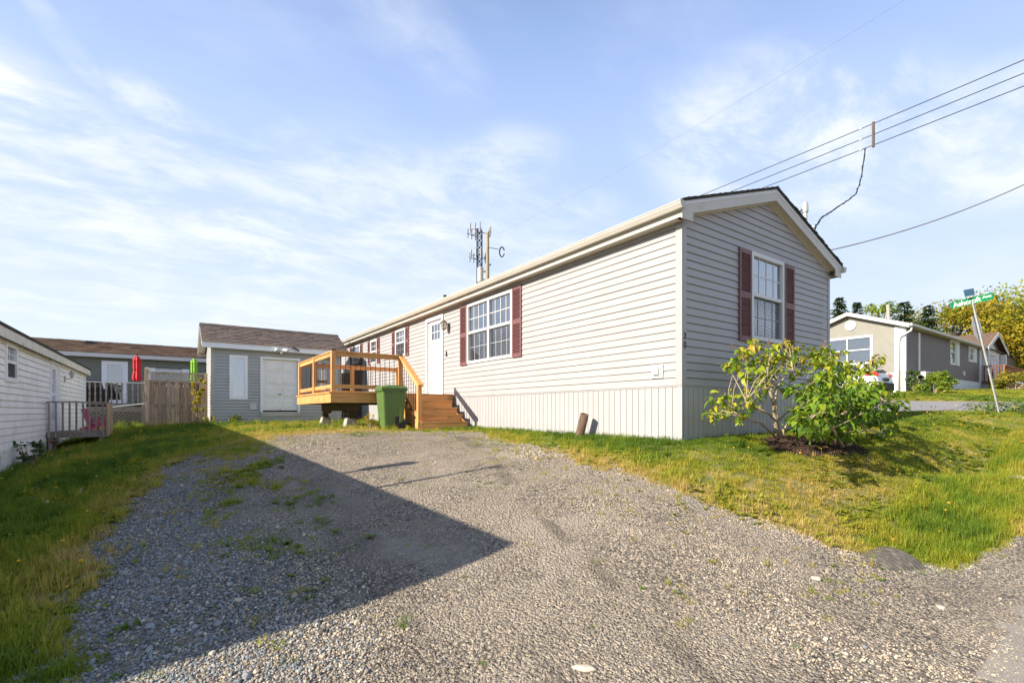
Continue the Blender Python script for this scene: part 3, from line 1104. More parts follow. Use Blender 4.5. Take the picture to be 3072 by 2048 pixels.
# eaves and roof
YF, YB = 4.10, HY1 + .15
rf = MB()
TH = .03
XE0, XE1 = 5.80, 2 * HXM - 5.80
for sgn in (-1, 1):
    xe = XE0 if sgn < 0 else XE1
    poly = [(xe + sgn * .03, YF - .02, EV - .03 * slope + .022), (HXM, YF - .02, RG + .022), (HXM, YF - .02, RG + .022 - TH), (xe + sgn * .03, YF - .02, EV - .03 * slope + .022 - TH)]
    rf.prism(poly, (0, YB - YF + .04, 0))
ro = rf.build('roof', 'shingle_black', house)
# shingle edge, uneven, along the front rakes
se = MB()
for sgn in (-1, 1):
    xe = XE0 if sgn < 0 else XE1
    n = 34
    for i in range(n):
        t0, t1 = i / n, (i + 1) / n + .004
        xa, xb = xe + (HXM - xe) * t0, xe + (HXM - xe) * t1
        za, zb_ = EV + (RG - EV) * t0 + .023, EV + (RG - EV) * t1 + .023
        f_ = random.uniform(.0, .016)
        hh = .003 + .004 * (i % 2) + random.uniform(0, .003)
        se.hex([(xa, YF - .03 - f_, za), (xb, YF - .03 - f_, zb_), (xb, YF + .35, zb_), (xa, YF + .35, za),
                (xa, YF - .03 - f_, za + hh + .006), (xb, YF - .03 - f_, zb_ + hh - .002), (xb, YF + .35, zb_ + hh - .002), (xa, YF + .35, za + hh + .006)])
tag(se.build('shingle_edge', 'shingle_black', ro), kind='stuff')
for sgn in (-1, 1):
    xe = XE0 if sgn < 0 else XE1
    # rake board with its boxed return at the eave
    m_ = MB()
    zo = -.012
    m_.prism([(xe, YF, EV + zo), (HXM, YF, RG + zo), (HXM, YF, RG + zo - .185), (xe - sgn * .26, YF, EV + .26 * slope + zo - .185), (xe - sgn * .26, YF, EV - .235), (xe, YF, EV - .235)], (0, .022, 0))
    m_.build('rake_board', 'trim_cream', house)
    m_ = MB()
    m_.prism([(xe, YF - .006, EV + zo + .002), (HXM, YF - .006, RG + zo + .002), (HXM, YF - .006, RG + zo - .05), (xe, YF - .006, EV + zo - .05)], (0, .006, 0))
    m_.build('drip_edge', 'trim_white', house)
    m_ = MB()
    m_.prism([(xe - sgn * .2, YF + .022, EV + .2 * slope - .182), (HXM, YF + .022, RG - .182), (HXM, YF + .022, RG - .172), (xe - sgn * .2, YF + .022, EV + .2 * slope - .172)], (0, HY0 - YF - .022, 0))
    m_.build('rake_soffit', 'soffit', house)
    m_ = MB()
    m_.bar((xe - sgn * .22, HY0 - .012, EV + .22 * slope - .196), (HXM, HY0 - .012, RG - .196), .022, .03, up=(0, 0, 1))
    m_.build('rake_trim', 'soffit', house)
    # eave: fascia, soffit, gutter
    x0_, x1_ = (xe, xe + .022) if sgn < 0 else (xe - .022, xe)
    box('fascia', 'trim_cream', house, x0_, x1_, YF + .023, YB, EV - .215, EV - .012)
    xa, xb = (xe + .022, HX0) if sgn < 0 else (HX1, xe - .022)
    box('soffit', 'soffit', house, xa, xb, HY0 - .02, YB, 2.728, 2.738)
    prof = [(-.002, -.105), (-.075, -.105), (-.112, -.045), (-.106, -.03), (-.118, -.018), (-.118, -.004), (-.106, -.004), (-.104, -.016), (-.094, -.03), (-.098, -.043), (-.068, -.095), (-.010, -.095), (-.010, -.004), (-.002, -.004)]
    gmb = MB()
    pr = [(xe - sgn * q[0] * -1 if False else xe + (q[0] if sgn < 0 else -q[0]), YF - .05, EV - .02 + q[1]) for q in prof]
    gmb.prism(pr, (0, YB - YF + .05, 0))
    gt = gmb.build('gutter', 'trim_cream', house)
    ec = MB(); ec.prism([(q[0], YF - .054, q[2]) for q in (pr[0], pr[1], pr[2], pr[4], pr[5], pr[13])], (0, .005, 0)); ec.build('gutter_cap', 'trim_cream', gt)
# frieze under the soffit on the long wall
# roof vents
for (x, y, h_) in ((7.2, 13.9, .30), (7.6, 19.0, .28)):
    m_ = MB()
    zz = EV + (x - XE0) * slope
    m_.lathe([(.04, zz), (.04, zz + h_), (.055, zz + h_), (.055, zz + h_ + .05), (.0, zz + h_ + .06)], (x, y), 10)
    m_.build('roof_vent', 'steel_dark', house)

# lantern beside the door
la = thing('wall_lantern', 'aged metal wall lantern beside the white front door', 'lamp', (HX0 - .04, 11.35, 2.30))
lx, ly, lz = HX0 - .16, 11.35, 2.18
m_ = MB(); m_.box(HX0 - .03, HX0 - .012, ly - .05, ly + .05, 2.12, 2.32); m_.tube([(HX0 - .03, ly, 2.26), (HX0 - .08, ly, 2.36), (lx, ly, 2.40), (lx, ly, 2.37)], .009); m_.build('bracket', 'brass_aged', la)
m_ = MB(); m_.lathe([(.07, lz), (.095, lz + .15)], (lx, ly), 6); m_.build('glass', 'lantern_glass', la)
m_ = MB()
m_.lathe([(.01, lz - .06), (.03, lz - .04), (.075, lz - .012), (.075, lz + .004)], (lx, ly), 6)
m_.lathe([(.11, lz + .148), (.10, lz + .165), (.03, lz + .21), (.012, lz + .24)], (lx, ly), 6)
for k in range(6):
    a_ = 2 * math.pi * k / 6
    m_.tube([(lx + .073 * math.cos(a_), ly + .073 * math.sin(a_), lz), (lx + .098 * math.cos(a_), ly + .098 * math.sin(a_), lz + .15)], .006, 5)
m_.build('lamp_cage', 'brass_aged', la)
m_ = MB(); m_.lathe([(.012, lz + .01), (.02, lz + .05), (.022, lz + .08), (.008, lz + .11)], (lx, ly), 8); m_.build('bulb', 'porcelain', la)

# service mast on the far side of the roof
ms_ = thing('service_mast', 'galvanised electrical service mast rising beside the gable roof', 'mast', (10.98, 4.75, .0))
m_ = MB(); m_.tube([(10.98, 4.75, .2), (10.98, 4.75, 4.22)], .042, 12); m_.build('conduit', 'galvanised', ms_)
m_ = MB(); m_.lathe([(.045, 4.20), (.062, 4.22), (.062, 4.36), (.045, 4.43), (.01, 4.45)], (10.98, 4.75), 12); m_.build('weather_head', 'galvanised', ms_)
m_ = MB(); m_.lathe([(.05, 3.86), (.05, 3.90)], (10.98, 4.75), 12); m_.tube([(11.02, 4.73, 3.88), (11.12, 4.68, 3.88)], .012, 6); m_.lathe([(.02, 3.85), (.035, 3.87), (.02, 3.89), (.035, 3.91), (.02, 3.94)], (11.14, 4.67), 8); m_.build('insulator_clamp', 'porcelain', ms_)
m_ = MB()
for k in (-1, 1):
    m_.tube([(10.95, 4.78 + .02 * k, 4.30), (10.82, 4.9 + .02 * k, 4.1), (10.72, 4.98 + .03 * k, 3.4), (10.9, 5.0, 3.1)], .009, 5)
m_.build('lead_wire', 'cable_black', ms_)

# ------------------------------------------------------------------ cedar deck with steps
DX0, DX1, DY0, DY1, DZ = 2.90, 5.96, 11.06, 14.55, .445
deck = thing('deck', 'raised cedar stained deck with black balusters and steps', 'deck', (4.4, 12.8, -.4))
nb = 24
proto = None
bw = (DY1 - DY0 + .05) / nb
for i in range(nb):
    y = DY0 - .025 + i * bw
    if proto is None:
        proto = box('deck_board', 'cedar_x', deck, DX0 - .03, DX1, y + .003, y + bw - .003, DZ - .032, DZ, bevel=.003)
    else:
        inst(proto, (0, i * bw, 0), deck)
box('rim_joist', 'cedar_x', deck, DX0, DX1, DY0, DY0 + .038, DZ - .245, DZ - .034)
box('rim_joist', 'cedar_x', deck, DX0 + .04, DX1, DY1 - .038, DY1, DZ - .245, DZ - .034)
box('rim_joist', 'cedar_y', deck, DX0 - .002, DX0 + .036, DY0 + .002, DY1 - .002, DZ - .245, DZ - .034)
proto = None
for i in range(7):
    y = DY0 + .45 * (i + 1)
    if proto is None: proto = box('joist', 'beam_dark', deck, DX0 + .04, DX1, y, y + .038, DZ - .24, DZ - .036)
    else: inst(proto, (0, .45 * i, 0), deck)
for bx_ in (3.60, 5.45):
    box('beam', 'beam_dark', deck, bx_ - .06, bx_ + .06, DY0 + .42, DY1 - .05, DZ - .43, DZ - .247)
    for by_ in (DY0 + .92, DY1 - .27):
        zg = Hf(bx_, by_)
        m_ = MB(); m_.box(bx_ - .07, bx_ + .07, by_ - .07, by_ + .07, zg + .24, DZ - .432); m_.build('support_post', 'beam_dark', deck, bevel=.004)
        m_ = MB(); sgn = 1 if by_ < 12.5 else -1
        m_.bar((bx_, by_ + .06 * sgn, zg + .34), (bx_, by_ + .48 * sgn, DZ - .45), .04, .09, up=(1, 0, 0)); m_.build('knee_brace', 'beam_dark', deck)
        m_ = MB()
        t_, b_ = .10, .17
        m_.hex([(bx_ - b_, by_ - b_, zg - .05), (bx_ + b_, by_ - b_, zg - .05), (bx_ + b_, by_ + b_, zg - .05), (bx_ - b_, by_ + b_, zg - .05),
                (bx_ - t_, by_ - t_, zg + .24), (bx_ + t_, by_ - t_, zg + .24), (bx_ + t_, by_ + t_, zg + .24), (bx_ - t_, by_ + t_, zg + .24)])
        m_.build('deck_block', 'concrete', deck, bevel=.012)
PS = .092
RT = 1.345


def post(x, y, z0, z1, cap=True):
    p = box('post', 'cedar_z', deck, x - PS / 2, x + PS / 2, y - PS / 2, y + PS / 2, z0, z1, bevel=.004)
    if cap:
        m_ = MB(); s_ = PS / 2 + .006
        m_.hex([(x - s_, y - s_, z1), (x + s_, y - s_, z1), (x + s_, y + s_, z1), (x - s_, y + s_, z1), (x - s_ * .7, y - s_ * .7, z1 + .022), (x + s_ * .7, y - s_ * .7, z1 + .022), (x + s_ * .7, y + s_ * .7, z1 + .022), (x - s_ * .7, y + s_ * .7, z1 + .022)])
        m_.build('post_cap', 'steel_dark', p)
    return p


px0, py0, py1 = DX0 + .07, DY0 + .07, DY1 - .07
SX0, SX1 = 4.56, 5.80
for (x, y) in ((px0, py0), (px0, (py0 + py1) / 2), (px0, py1), (SX0, py0), (4.42, py1), (5.84, py1)):
    post(x, y, DZ + .001, RT + .025)
bal = None


def rail(p, q, mt):
    """top and bottom rails and the balusters between two posts"""
    global bal
    p, q = Vector(p), Vector(q)
    d = (q - p).normalized()
    a, b = p + d * (PS / 2 + .001), q - d * (PS / 2 + .001)
    for (z, ht, nm) in ((RT - .055, .092, 'top_rail'), (DZ + .125, .086, 'bottom_rail')):
        m_ = MB(); m_.bar((a.x, a.y, z), (b.x, b.y, z), .036, ht); m_.build(nm, mt, deck, bevel=.003)
    m_ = MB(); m_.bar((a.x, a.y, RT + .005), (b.x, b.y, RT + .005), .086, .026); m_.build('rail_cap', mt, deck, bevel=.003)
    L = (b - a).length
    n = int(round(L / .115))
    for i in range(1, n):
        c_ = a + (b - a) * (i / n)
        if bal is None:
            m_ = MB(); m_.tube([(c_.x, c_.y, DZ + .10), (c_.x, c_.y, RT - .06)], .0068, 8)
            bal = m_.build('baluster', 'steel_dark', deck); bal['ox'] = c_.x; bal['oy'] = c_.y
            rail.o = (c_.x, c_.y)
        else:
            inst(bal, (c_.x - rail.o[0], c_.y - rail.o[1], 0), deck)


rail((px0, py0, 0), (px0, (py0 + py1) / 2, 0), 'cedar_y')
rail((px0, (py0 + py1) / 2, 0), (px0, py1, 0), 'cedar_y')
rail((px0, py0, 0), (SX0, py0, 0), 'cedar_x')
rail((px0, py1, 0), (4.42, py1, 0), 'cedar_x')
rail((4.42, py1, 0), (5.84, py1, 0), 'cedar_x')
del bal['ox'], bal['oy']
# steps
NS, RUN = 5, .262
zg = -.405
rise = (DZ - zg) / NS
for i in range(NS - 1):
    zt = zg + rise * (i + 1)
    yf = DY0 - RUN * (NS - 1 - i)
    box('tread', 'cedar_x', deck, SX0 + .04, SX1, yf - .02, yf + RUN + .01, zt - .036, zt, bevel=.004)
    box('riser', 'cedar_x', deck, SX0 + .045, SX1 - .01, yf, yf + .03, zt - rise + .001, zt - .038)
box('riser', 'cedar_x', deck, SX0 + .045, SX1 - .01, DY0 - .034, DY0 - .003, DZ - rise + .001, DZ - .036)
for x in (SX0 + .01, SX1 - .044):
    m_ = MB()
    y0_ = DY0 - RUN * (NS - 1)
    m_.prism([(x, y0_ + .035, zg - .03), (x, DY0 - .036, zg - .03 + .30), (x, DY0 - .036, DZ - rise - .04), (x, y0_ + .035, zg + rise - .04)], (.032, 0, 0))
    m_.build('stringer', 'cedar_y', deck)
box('step_pad', 'concrete', deck, SX0 - .05, SX1 + .06, DY0 - RUN * 4 - .12, DY0 - RUN * 4 + .5, -.47, zg - .002)
# stair rail
nY = DY0 - RUN * (NS - 1) + .07
nw = post(SX0 + .012, nY, zg + .16, .60, cap=False)
box('newel_foot', 'cedar_z', deck, SX0 - .062, SX0 + .044, nY - .09, nY + .05, zg - .02, zg + rise - .01)
pa, pb = Vector((SX0 + .012, py0 - .01, RT + .0)), Vector((SX0 + .012, nY - .10, .585))
m_ = MB(); m_.bar(pa, pb, .13, .036); m_.build('stair_rail', 'cedar_y', deck, bevel=.003)
m_ = MB(); m_.bar(pa + Vector((0, -.045, -.075)), Vector((SX0 + .012, nY + .05, .585 - .0)), .036, .088); m_.build('stair_rail', 'cedar_y', deck)
qa, qb = Vector((SX0 + .012, py0 - .05, DZ + .10)), Vector((SX0 + .012, nY + .05, zg + rise + .10))
m_ = MB(); m_.bar(qa, qb, .036, .088); m_.build('stair_rail', 'cedar_y', deck)
for i in range(6):
    t_ = (i + 1) / 7
    p1_ = pa.lerp(pb, .06 + t_ * .80); p0_ = qa.lerp(qb, t_)
    m_ = MB(); m_.tube([(p0_.x, p1_.y, p0_.z), (p0_.x, p1_.y, p1_.z - .04)], .0068, 8); m_.build('baluster', 'steel_dark', deck)

# ------------------------------------------------------------------ wheelie bin
bz = Hf(4.12, 10.62)
bn = thing('wheelie_bin', 'green plastic wheeled cart standing before the deck steps', 'bin', (4.12, 10.62, bz + .005), rot=(0, 0, R(-6)))
m_ = MB()
prof = [(.0, .21, .225), (.12, .225, .245), (.55, .255, .285), (.86, .275, .305), (.90, .275, .305)]
vs_, fs = [], []
for (z, a_, b_) in prof:
    r_ = .05
    ring = []
    for (sx, sy) in ((1, 1), (-1, 1), (-1, -1), (1, -1)):
        for k in range(4):
            th = {(1, 1): 0, (-1, 1): 90, (-1, -1): 180, (1, -1): 270}[(sx, sy)] + k * 30
            ring.append((sx * (a_ - r_) + r_ * math.cos(R(th)), sy * (b_ - r_) + r_ * math.sin(R(th)), z))
    vs_ += ring
n = 16
for i in range(len(prof) - 1):
    for k in range(n):
        fs.append((i * n + k, i * n + (k + 1) % n, (i + 1) * n + (k + 1) % n, (i + 1) * n + k))
fs += [tuple(range(n))[::-1], tuple((len(prof) - 1) * n + k for k in range(n))]
m_.add(vs_, fs)
bo = m_.build('body', 'bin_green', bn, local=True, smooth=False)
m_ = MB(); m_.box(-.30, .30, -.33, .32, .875, .925); m_.build('rim', 'bin_green', bn, local=True, bevel=.015)
m_ = MB()
for k in range(4):
    m_.box(-.20 + k * .12, -.17 + k * .12, -.325, -.29, .835, .877)
for k in range(3):
    m_.box(-.295, -.265, -.2 + k * .2, -.17 + k * .2, .835, .877)
m_.build('rim_rib', 'bin_green', bn, local=True)
m_ = MB()
m_.hex([(-.31, -.345, .928), (.31, -.345, .928), (.31, .33, .928), (-.31, .33, .928), (-.27, -.30, .985), (.27, -.30, .985), (.27, .28, .985), (-.27, .28, .985)])
lid = m_.build('lid', 'bin_green', bn, local=True, bevel=.015)
m_ = MB(); m_.box(-.15, .17, -.2, .2, .984, 1.01); m_.build('lid_panel', 'bin_green', lid, local=True, bevel=.012)
m_ = MB(); m_.tube([(-.2, .37, .93), (.2, .37, .93)], .016, 8); m_.tube([(-.2, .37, .93), (-.2, .30, .93)], .014, 8); m_.tube([(.2, .37, .93), (.2, .30, .93)], .014, 8); m_.build('handle', 'bin_green', bn, local=True)
# shade of a recess painted as a black strip on the side, pad beside it
m_ = MB(); m_.box(.03, .12, -.262, -.222, .02, .48); m_.build('recess_shade', 'black_plastic', bn, local=True)
m_ = MB(); m_.hex([(.125, -.268, .0), (.20, -.262, .0), (.20, -.2, .0), (.125, -.2, .0), (.125, -.292, .5), (.225, -.29, .5), (.225, -.2, .5), (.125, -.2, .5)]); m_.build('side_pad', 'bin_green', bn, local=True, bevel=.008)
for sy in (-1, 1):
    m_ = MB(); m_.tube([(.19, sy * .235, .10), (.19, sy * .275, .10)], .10, 18); wh = m_.build('wheel', 'tyre', bn, local=True)
    m_ = MB(); m_.tube([(.19, sy * .27, .10), (.19, sy * .285, .10)], .04, 12); m_.build('hub', 'black_plastic', wh, local=True)

# ------------------------------------------------------------------ stub of hollow log leaning at the skirt
zl = Hf(5.74, 6.0)
lg = thing('log_stub', 'short hollow brown log stub leaning by the pale skirting', 'log', (5.76, 6.05, zl))
m_ = MB()
n = 16
pts = [Vector((0, .10, -.08)), Vector((0, -.06, .40))]
d = (pts[1] - pts[0]).normalized(); a_ = Vector((1, 0, 0)); b_ = d.cross(a_)
vs_ = []
for q, r_ in ((pts[0], .078), (pts[1], .072), (pts[1], .055), (pts[1] - d * .25, .05)):
    for k in range(n):
        th = 2 * math.pi * k / n
        rr = r_ * (1 + .05 * math.sin(3 * th) + .03 * math.sin(7 * th))
        vs_.append(q + (a_ * math.cos(th) + b_ * math.sin(th)) * rr)
fs = [(i * n + k, i * n + (k + 1) % n, (i + 1) * n + (k + 1) % n, (i + 1) * n + k) for i in range(3) for k in range(n)] + [tuple(3 * n + k for k in range(n))]
m_.add(vs_, fs)
m_.build('trunk', 'log_brown', lg, local=True, smooth=True)

# ------------------------------------------------------------------ shed
SHX0, SHX1, SHY0, SHY1 = 1.07, 5.13, 18.2, 20.65
shed = thing('shed', 'grey sided shed with brown shingle roof and white panelled door', 'shed', (3.1, 19.4, -.4))
SZ0, SZ1, SE, SR = -.36, 2.13, 2.235, 3.0
SYM = (SHY0 + SHY1) / 2
mb = MB()
mb.prism([(SHX0 + .11, SHY0 + .11, -.5), (SHX0 + .11, SHY1 - .02, -.5), (SHX0 + .11, SHY1 - .02, SZ1), (SHX0 + .11, SYM, 2.8), (SHX0 + .11, SHY0 + .11, SZ1)], (SHX1 - SHX0 - .2, 0, 0))
mb.build('wall', 'dark_void', shed)
WS = Wall((SHX0, SHY0), (1, 0), (0, -1))
WSl = Wall((SHX0, SHY0), (0, 1), (-1, 0))
WSr = Wall((SHX1, SHY0), (0, 1), (1, 0))


def XatY(px, Y):
    r_ = (px - 1536) / 1446
    ca, sa = math.cos(R(YAW)), math.sin(R(YAW))
    return Y * (sa + ca * r_) / (ca - sa * r_)


def Zat(px, py, X, Y):
    ca, sa = math.cos(R(YAW)), math.sin(R(YAW))
    return (1234 - py) / 1446 * (X * sa + Y * ca)


def reg2(x):
    return 560 + x * .2424


sw = [XatY(reg2(528), SHY0) - SHX0, XatY(reg2(755), SHY0) - SHX0]
sd = [XatY(reg2(910), SHY0) - SHX0, XatY(reg2(1402), SHY0) - SHX0]
sw2 = [XatY(933, SHY0) - SHX0, XatY(990, SHY0) - SHX0]
swz = (.40, 1.86)
sdz = (-.16, 1.86)
siding(WS, 0, SHX1 - SHX0, SZ0, SZ1, .1016, shed, 'shed_vinyl', [(*sw, *swz), (*sd, *sdz), (*sw2, .5, 1.86)])


def shed_r(z):
    if z < SZ1: return (0, SHY1 - SHY0)
    d_ = (z - SZ1) / ((SR - SE) / (SYM - SHY0 + .2))
    return (d_, SHY1 - SHY0 - d_)


siding(WSl, 0, SHY1 - SHY0, SZ0, 2.78, .1016, shed, 'shed_vinyl', rng_fn=shed_r)
siding(WSr, 0, SHY1 - SHY0, SZ0, 2.78, .1016, shed, 'shed_vinyl', rng_fn=shed_r, joined=True)
WS.part('corner_board', 'shed_vinyl', shed, -.024, .075, .0, .026, SZ0, SZ1)
WSl.part('corner_board', 'shed_vinyl', shed, .001, .07, .0, .024, SZ0, SZ1)
WS.part('corner_board', 'shed_vinyl', shed, SHX1 - SHX0 - .075, SHX1 - SHX0 + .02, .0, .026, SZ0, SZ1)
wn = window(WS, shed, *sw, *swz, cols=1, rows_up=1, split=False, trim=.10, curtain=True, frame='trim_bright')
wn = window(WS, shed, *sw2, .5, 1.86, cols=1, rows_up=1, split=False, trim=.09)
fm = MB()
WS.box(fm, sd[0], sd[0] + .075, -.1, .045, sdz[0], sdz[1]); WS.box(fm, sd[1] - .075, sd[1], -.1, .045, sdz[0], sdz[1]); WS.box(fm, sd[0] + .075, sd[1] - .075, -.1, .045, sdz[1] - .075, sdz[1])
fm.build('door_frame', 'trim_bright', shed)
WS.part('door_sill', 'trim_cream', shed, sd[0], sd[1], -.1, .05, sdz[0], sdz[0] + .155)
gd = WS.part('shed_door', 'garage_door', shed, sd[0] + .08, sd[1] - .08, -.095, -.075, sdz[0] + .2, sdz[1] - .08)
z0_, z1_ = sdz[0] + .19, sdz[1] - .078
for r_ in range(4):
    a_, b_ = z0_ + (z1_ - z0_) * r_ / 4, z0_ + (z1_ - z0_) * (r_ + 1) / 4
    WS.part('door_section', 'garage_door', gd, sd[0] + .085, sd[1] - .085, -.074, -.058, a_ + .010, b_ - .010, bevel=.004)
    for c_ in range(2):
        u0, u1 = sd[0] + .085 + (sd[1] - sd[0] - .17) * c_ / 2, sd[0] + .085 + (sd[1] - sd[0] - .17) * (c_ + 1) / 2
        WS.part('door_panel', 'garage_door', gd, u0 + .09, u1 - .09, -.057, -.040, a_ + .08, b_ - .08, bevel=.012)
hm = MB(); xm = (sd[0] + sd[1]) / 2
WS.box(hm, xm - .07, xm + .05, -.058, -.03, .58, .61); WS.box(hm, xm - .02, xm + .02, -.058, -.036, .55, .64); WS.box(hm, xm - .03, xm + .03, -.058, -.03, sdz[0] + .21, sdz[0] + .25)
hm.build('handle', 'galvanised', gd)
WS.part('outlet_cover', 'trim_white', shed, XatY(reg2(780), SHY0) - SHX0, XatY(reg2(862), SHY0) - SHX0, .012, .05, .06, .26, bevel=.006)
# roof with real shingle tabs
RX0, RX1 = .80, 5.34
EY0, EY1 = SHY0 - .22, SHY1 + .22
for sgn in (-1, 1):
    ey = EY0 if sgn < 0 else EY1
    m_ = MB(); m_.prism([(RX0, ey, SE - .02), (RX0, SYM, SR - .02), (RX0, SYM, SR - .07), (RX0, ey, SE - .07)], (RX1 - RX0, 0, 0)); m_.build('roof_deck', 'shingle_brown', shed)
    yy0, yy1 = (ey, ey + .022) if sgn < 0 else (ey - .022, ey)
    box('fascia', 'trim_bright', shed, RX0 + .001, RX1 - .001, yy0 - (.004 if sgn < 0 else 0), yy1, SE - .20, SE - .022)
    for x in (RX0, RX1 - .022):
        m_ = MB(); m_.prism([(x, ey, SE - .022), (x, SYM, SR - .022), (x, SYM, SR - .17), (x, ey, SE - .20)], (.022, 0, 0)); m_.build('rake_board', 'trim_cream', shed)
    m_ = MB(); m_.box(RX0 + .03, RX1 - .03, *( (ey + .02, SHY0 - .027) if sgn < 0 else (SHY1 + .02, ey - .02)), SE - .19, SE - .18); m_.build('soffit', 'soffit', shed)
    for x in (RX0 + .023, SHX1 + .028):
        m_ = MB(); m_.prism([(x, ey, SE - .175), (x, SYM, SR - .15), (x, SYM, SR - .14), (x, ey, SE - .165)], (.20, 0, 0)); m_.build('rake_soffit', 'soffit', shed)


def shingles(root, mt, x0, x1, ya, za, yb, zb, crs=.14, wlo=.16, whi=.32, axis='x', lift=.012):
    """rows of overlapping tabs from the eave (a) up to the ridge (b)"""
    L = math.hypot(yb - ya, zb - za)
    n = int(L / crs)
    uy, uz = (yb - ya) / L, (zb - za) / L
    nyv, nzv = -uz * (1 if uy > 0 else -1), abs(uy)
    m_ = MB()
    for i in range(n + 1):
        s0 = i * crs - .02
        s1 = min(s0 + crs + .05, L)
        x = x0 - random.uniform(0, .2)
        while x < x1:
            wd = random.uniform(wlo, whi)
            xa, xb = max(x, x0), min(x + wd - .006, x1)
            x += wd
            if xb - xa < .02: continue
            th = lift + random.choice((0, 0, .006)) + random.uniform(0, .002)
            dd = random.uniform(0, .008)

            def Q(xx, s_, h_):
                return (xx, ya + uy * s_ + nyv * h_, za + uz * s_ + nzv * h_)
            m_.add([Q(xa, s0 + dd, th - .002), Q(xb, s0 + dd, th - .002), Q(xb, s0 + dd, th + .006), Q(xa, s0 + dd, th + .006), Q(xb, s1, .004), Q(xa, s1, .004)],
                   [(0, 1, 2, 3), (3, 2, 4, 5), (0, 3, 5), (1, 4, 2)], random.random() * .98 + .01)
    o = m_.build('shingles', mt, root, normals=False)
    tag(o, kind='stuff')
    return o


shingles(shed, 'shingle_brown', RX0 - .01, RX1 + .01, EY0 - .02, SE - .03, SYM, SR - .02)
shingles(shed, 'shingle_brown', RX0 - .01, RX1 + .01, EY1 + .02, SE - .03, SYM, SR - .02)
m_ = MB()
for i in range(16):
    x = RX0 - .01 + i * (RX1 - RX0) / 16
    m_.prism([(x, SYM - .13, SR - .055), (x, SYM, SR + .012 + .004 * (i % 2)), (x, SYM + .13, SR - .055), (x, SYM, SR - .02)], ((RX1 - RX0) / 16 + .03, 0, 0), random.random())
m_.build('ridge_cap', 'shingle_brown', shed)
# camera and flood light under the shed eave
sc = thing('security_light', 'white twin security light fixed under the shed eave', 'lamp', (XatY(845, 17.9), 17.96, 2.12))
m_ = MB(); m_.box(-.06, .06, -.03, .02, -.06, .06)
m_.build('base', 'camera_white', sc, local=True, bevel=.01)
for sgn in (-1, 1):
    m_ = MB(); m_.tube([(sgn * .05, -.03, -.02), (sgn * .14, -.09, -.03), (sgn * .18, -.16, -.05)], [.03, .045, .055], 12); m_.build('lamp_head', 'camera_white', sc, local=True, smooth=True)
m_ = MB(); m_.lathe([(.01, -.17), (.035, -.14), (.035, -.08), (.02, -.05)], (0, -.05), 10); m_.build('sensor', 'camera_white', sc, local=True)
sc2 = thing('solar_panel', 'small tilted black solar panel on the shed fascia', 'solar panel', (XatY(888, 17.9), 17.94, 2.16))
m_ = MB(); m_.bar((-.12, -.07, .05), (.10, -.07, -.06), .10, .02, up=(0, -.6, 1)); m_.build('panel', 'car_glass', sc2, local=True)
m_ = MB(); m_.tube([(0, -.06, 0), (0, .03, -.02)], .012, 6); m_.build('bracket', 'camera_white', sc2, local=True)

# made-up boards put in to darken the gap between shed and home
gt = thing('gap_filler', 'added dark brown boards filling the dark gap between shed and home', 'gap filler', (5.56, 18.5, -.38))
proto = None
for i in range(5):
    if proto is None: proto = box('board', 'dark_brown_wood', gt, 5.175, 5.31, 18.48, 18.50, -.34, 1.45)
    else: inst(proto, (i * .142, 0, 0), gt)
box('post', 'dark_brown_wood', gt, 5.88, 5.975, 18.42, 18.53, -.45, 1.95)
box('rail', 'dark_brown_wood', gt, 5.18, 5.88, 18.503, 18.54, .0, .09)
box('rail', 'dark_brown_wood', gt, 5.18, 5.88, 18.503, 18.54, 1.1, 1.19)

# ------------------------------------------------------------------ board fence left of the shed
FY = 18.62
fx0, fx1 = -.60, .93
fn = thing('board_fence', 'weathered board fence panel with lattice top beside the shed', 'fence', (.2, FY, -.45))
fzt = 1.22
box('post', 'fence_z', fn, fx0 - .05, fx0 + .05, FY - .05, FY + .05, -.62, fzt + .10, bevel=.006)
m_ = MB(); m_.hex([(fx0 - .06, FY - .06, fzt + .10), (fx0 + .06, FY - .06, fzt + .10), (fx0 + .06, FY + .06, fzt + .10), (fx0 - .06, FY + .06, fzt + .10), (fx0 - .03, FY - .03, fzt + .14), (fx0 + .03, FY - .03, fzt + .14), (fx0 + .03, FY + .03, fzt + .14), (fx0 - .03, FY + .03, fzt + .14)]); m_.build('post_cap', 'fence_z', fn)
box('post', 'fence_z', fn, fx1 - .05, fx1 + .05, FY - .05, FY + .05, -.55, fzt + .02)
nb = 13
st = (fx1 - fx0 - .10) / nb
for i in range(nb):
    x = fx0 + .05 + i * st
    dy_ = -.034 if i % 2 == 0 else .055
    zz = Hf(x + st / 2, FY) + .05
    box('board', 'fence_z', fn, x + (.004 if i % 2 == 0 else .014), x + st - (.004 if i % 2 == 0 else .014), FY + dy_ - .009, FY + dy_ + .009, zz, fzt - .30 + random.uniform(-.006, .006))
for z in (.15, .86):
    box('rail', 'fence_x', fn, fx0 + .05, fx1 - .05, FY - .014, FY + .014, z, z + .085)
box('top_rail', 'fence_x', fn, fx0 + .05, fx1 - .05, FY - .045, FY + .045, fzt - .02, fzt + .02)
box('lattice_rail', 'fence_x', fn, fx0 + .05, fx1 - .05, FY - .03, FY + .03, fzt - .30, fzt - .25)


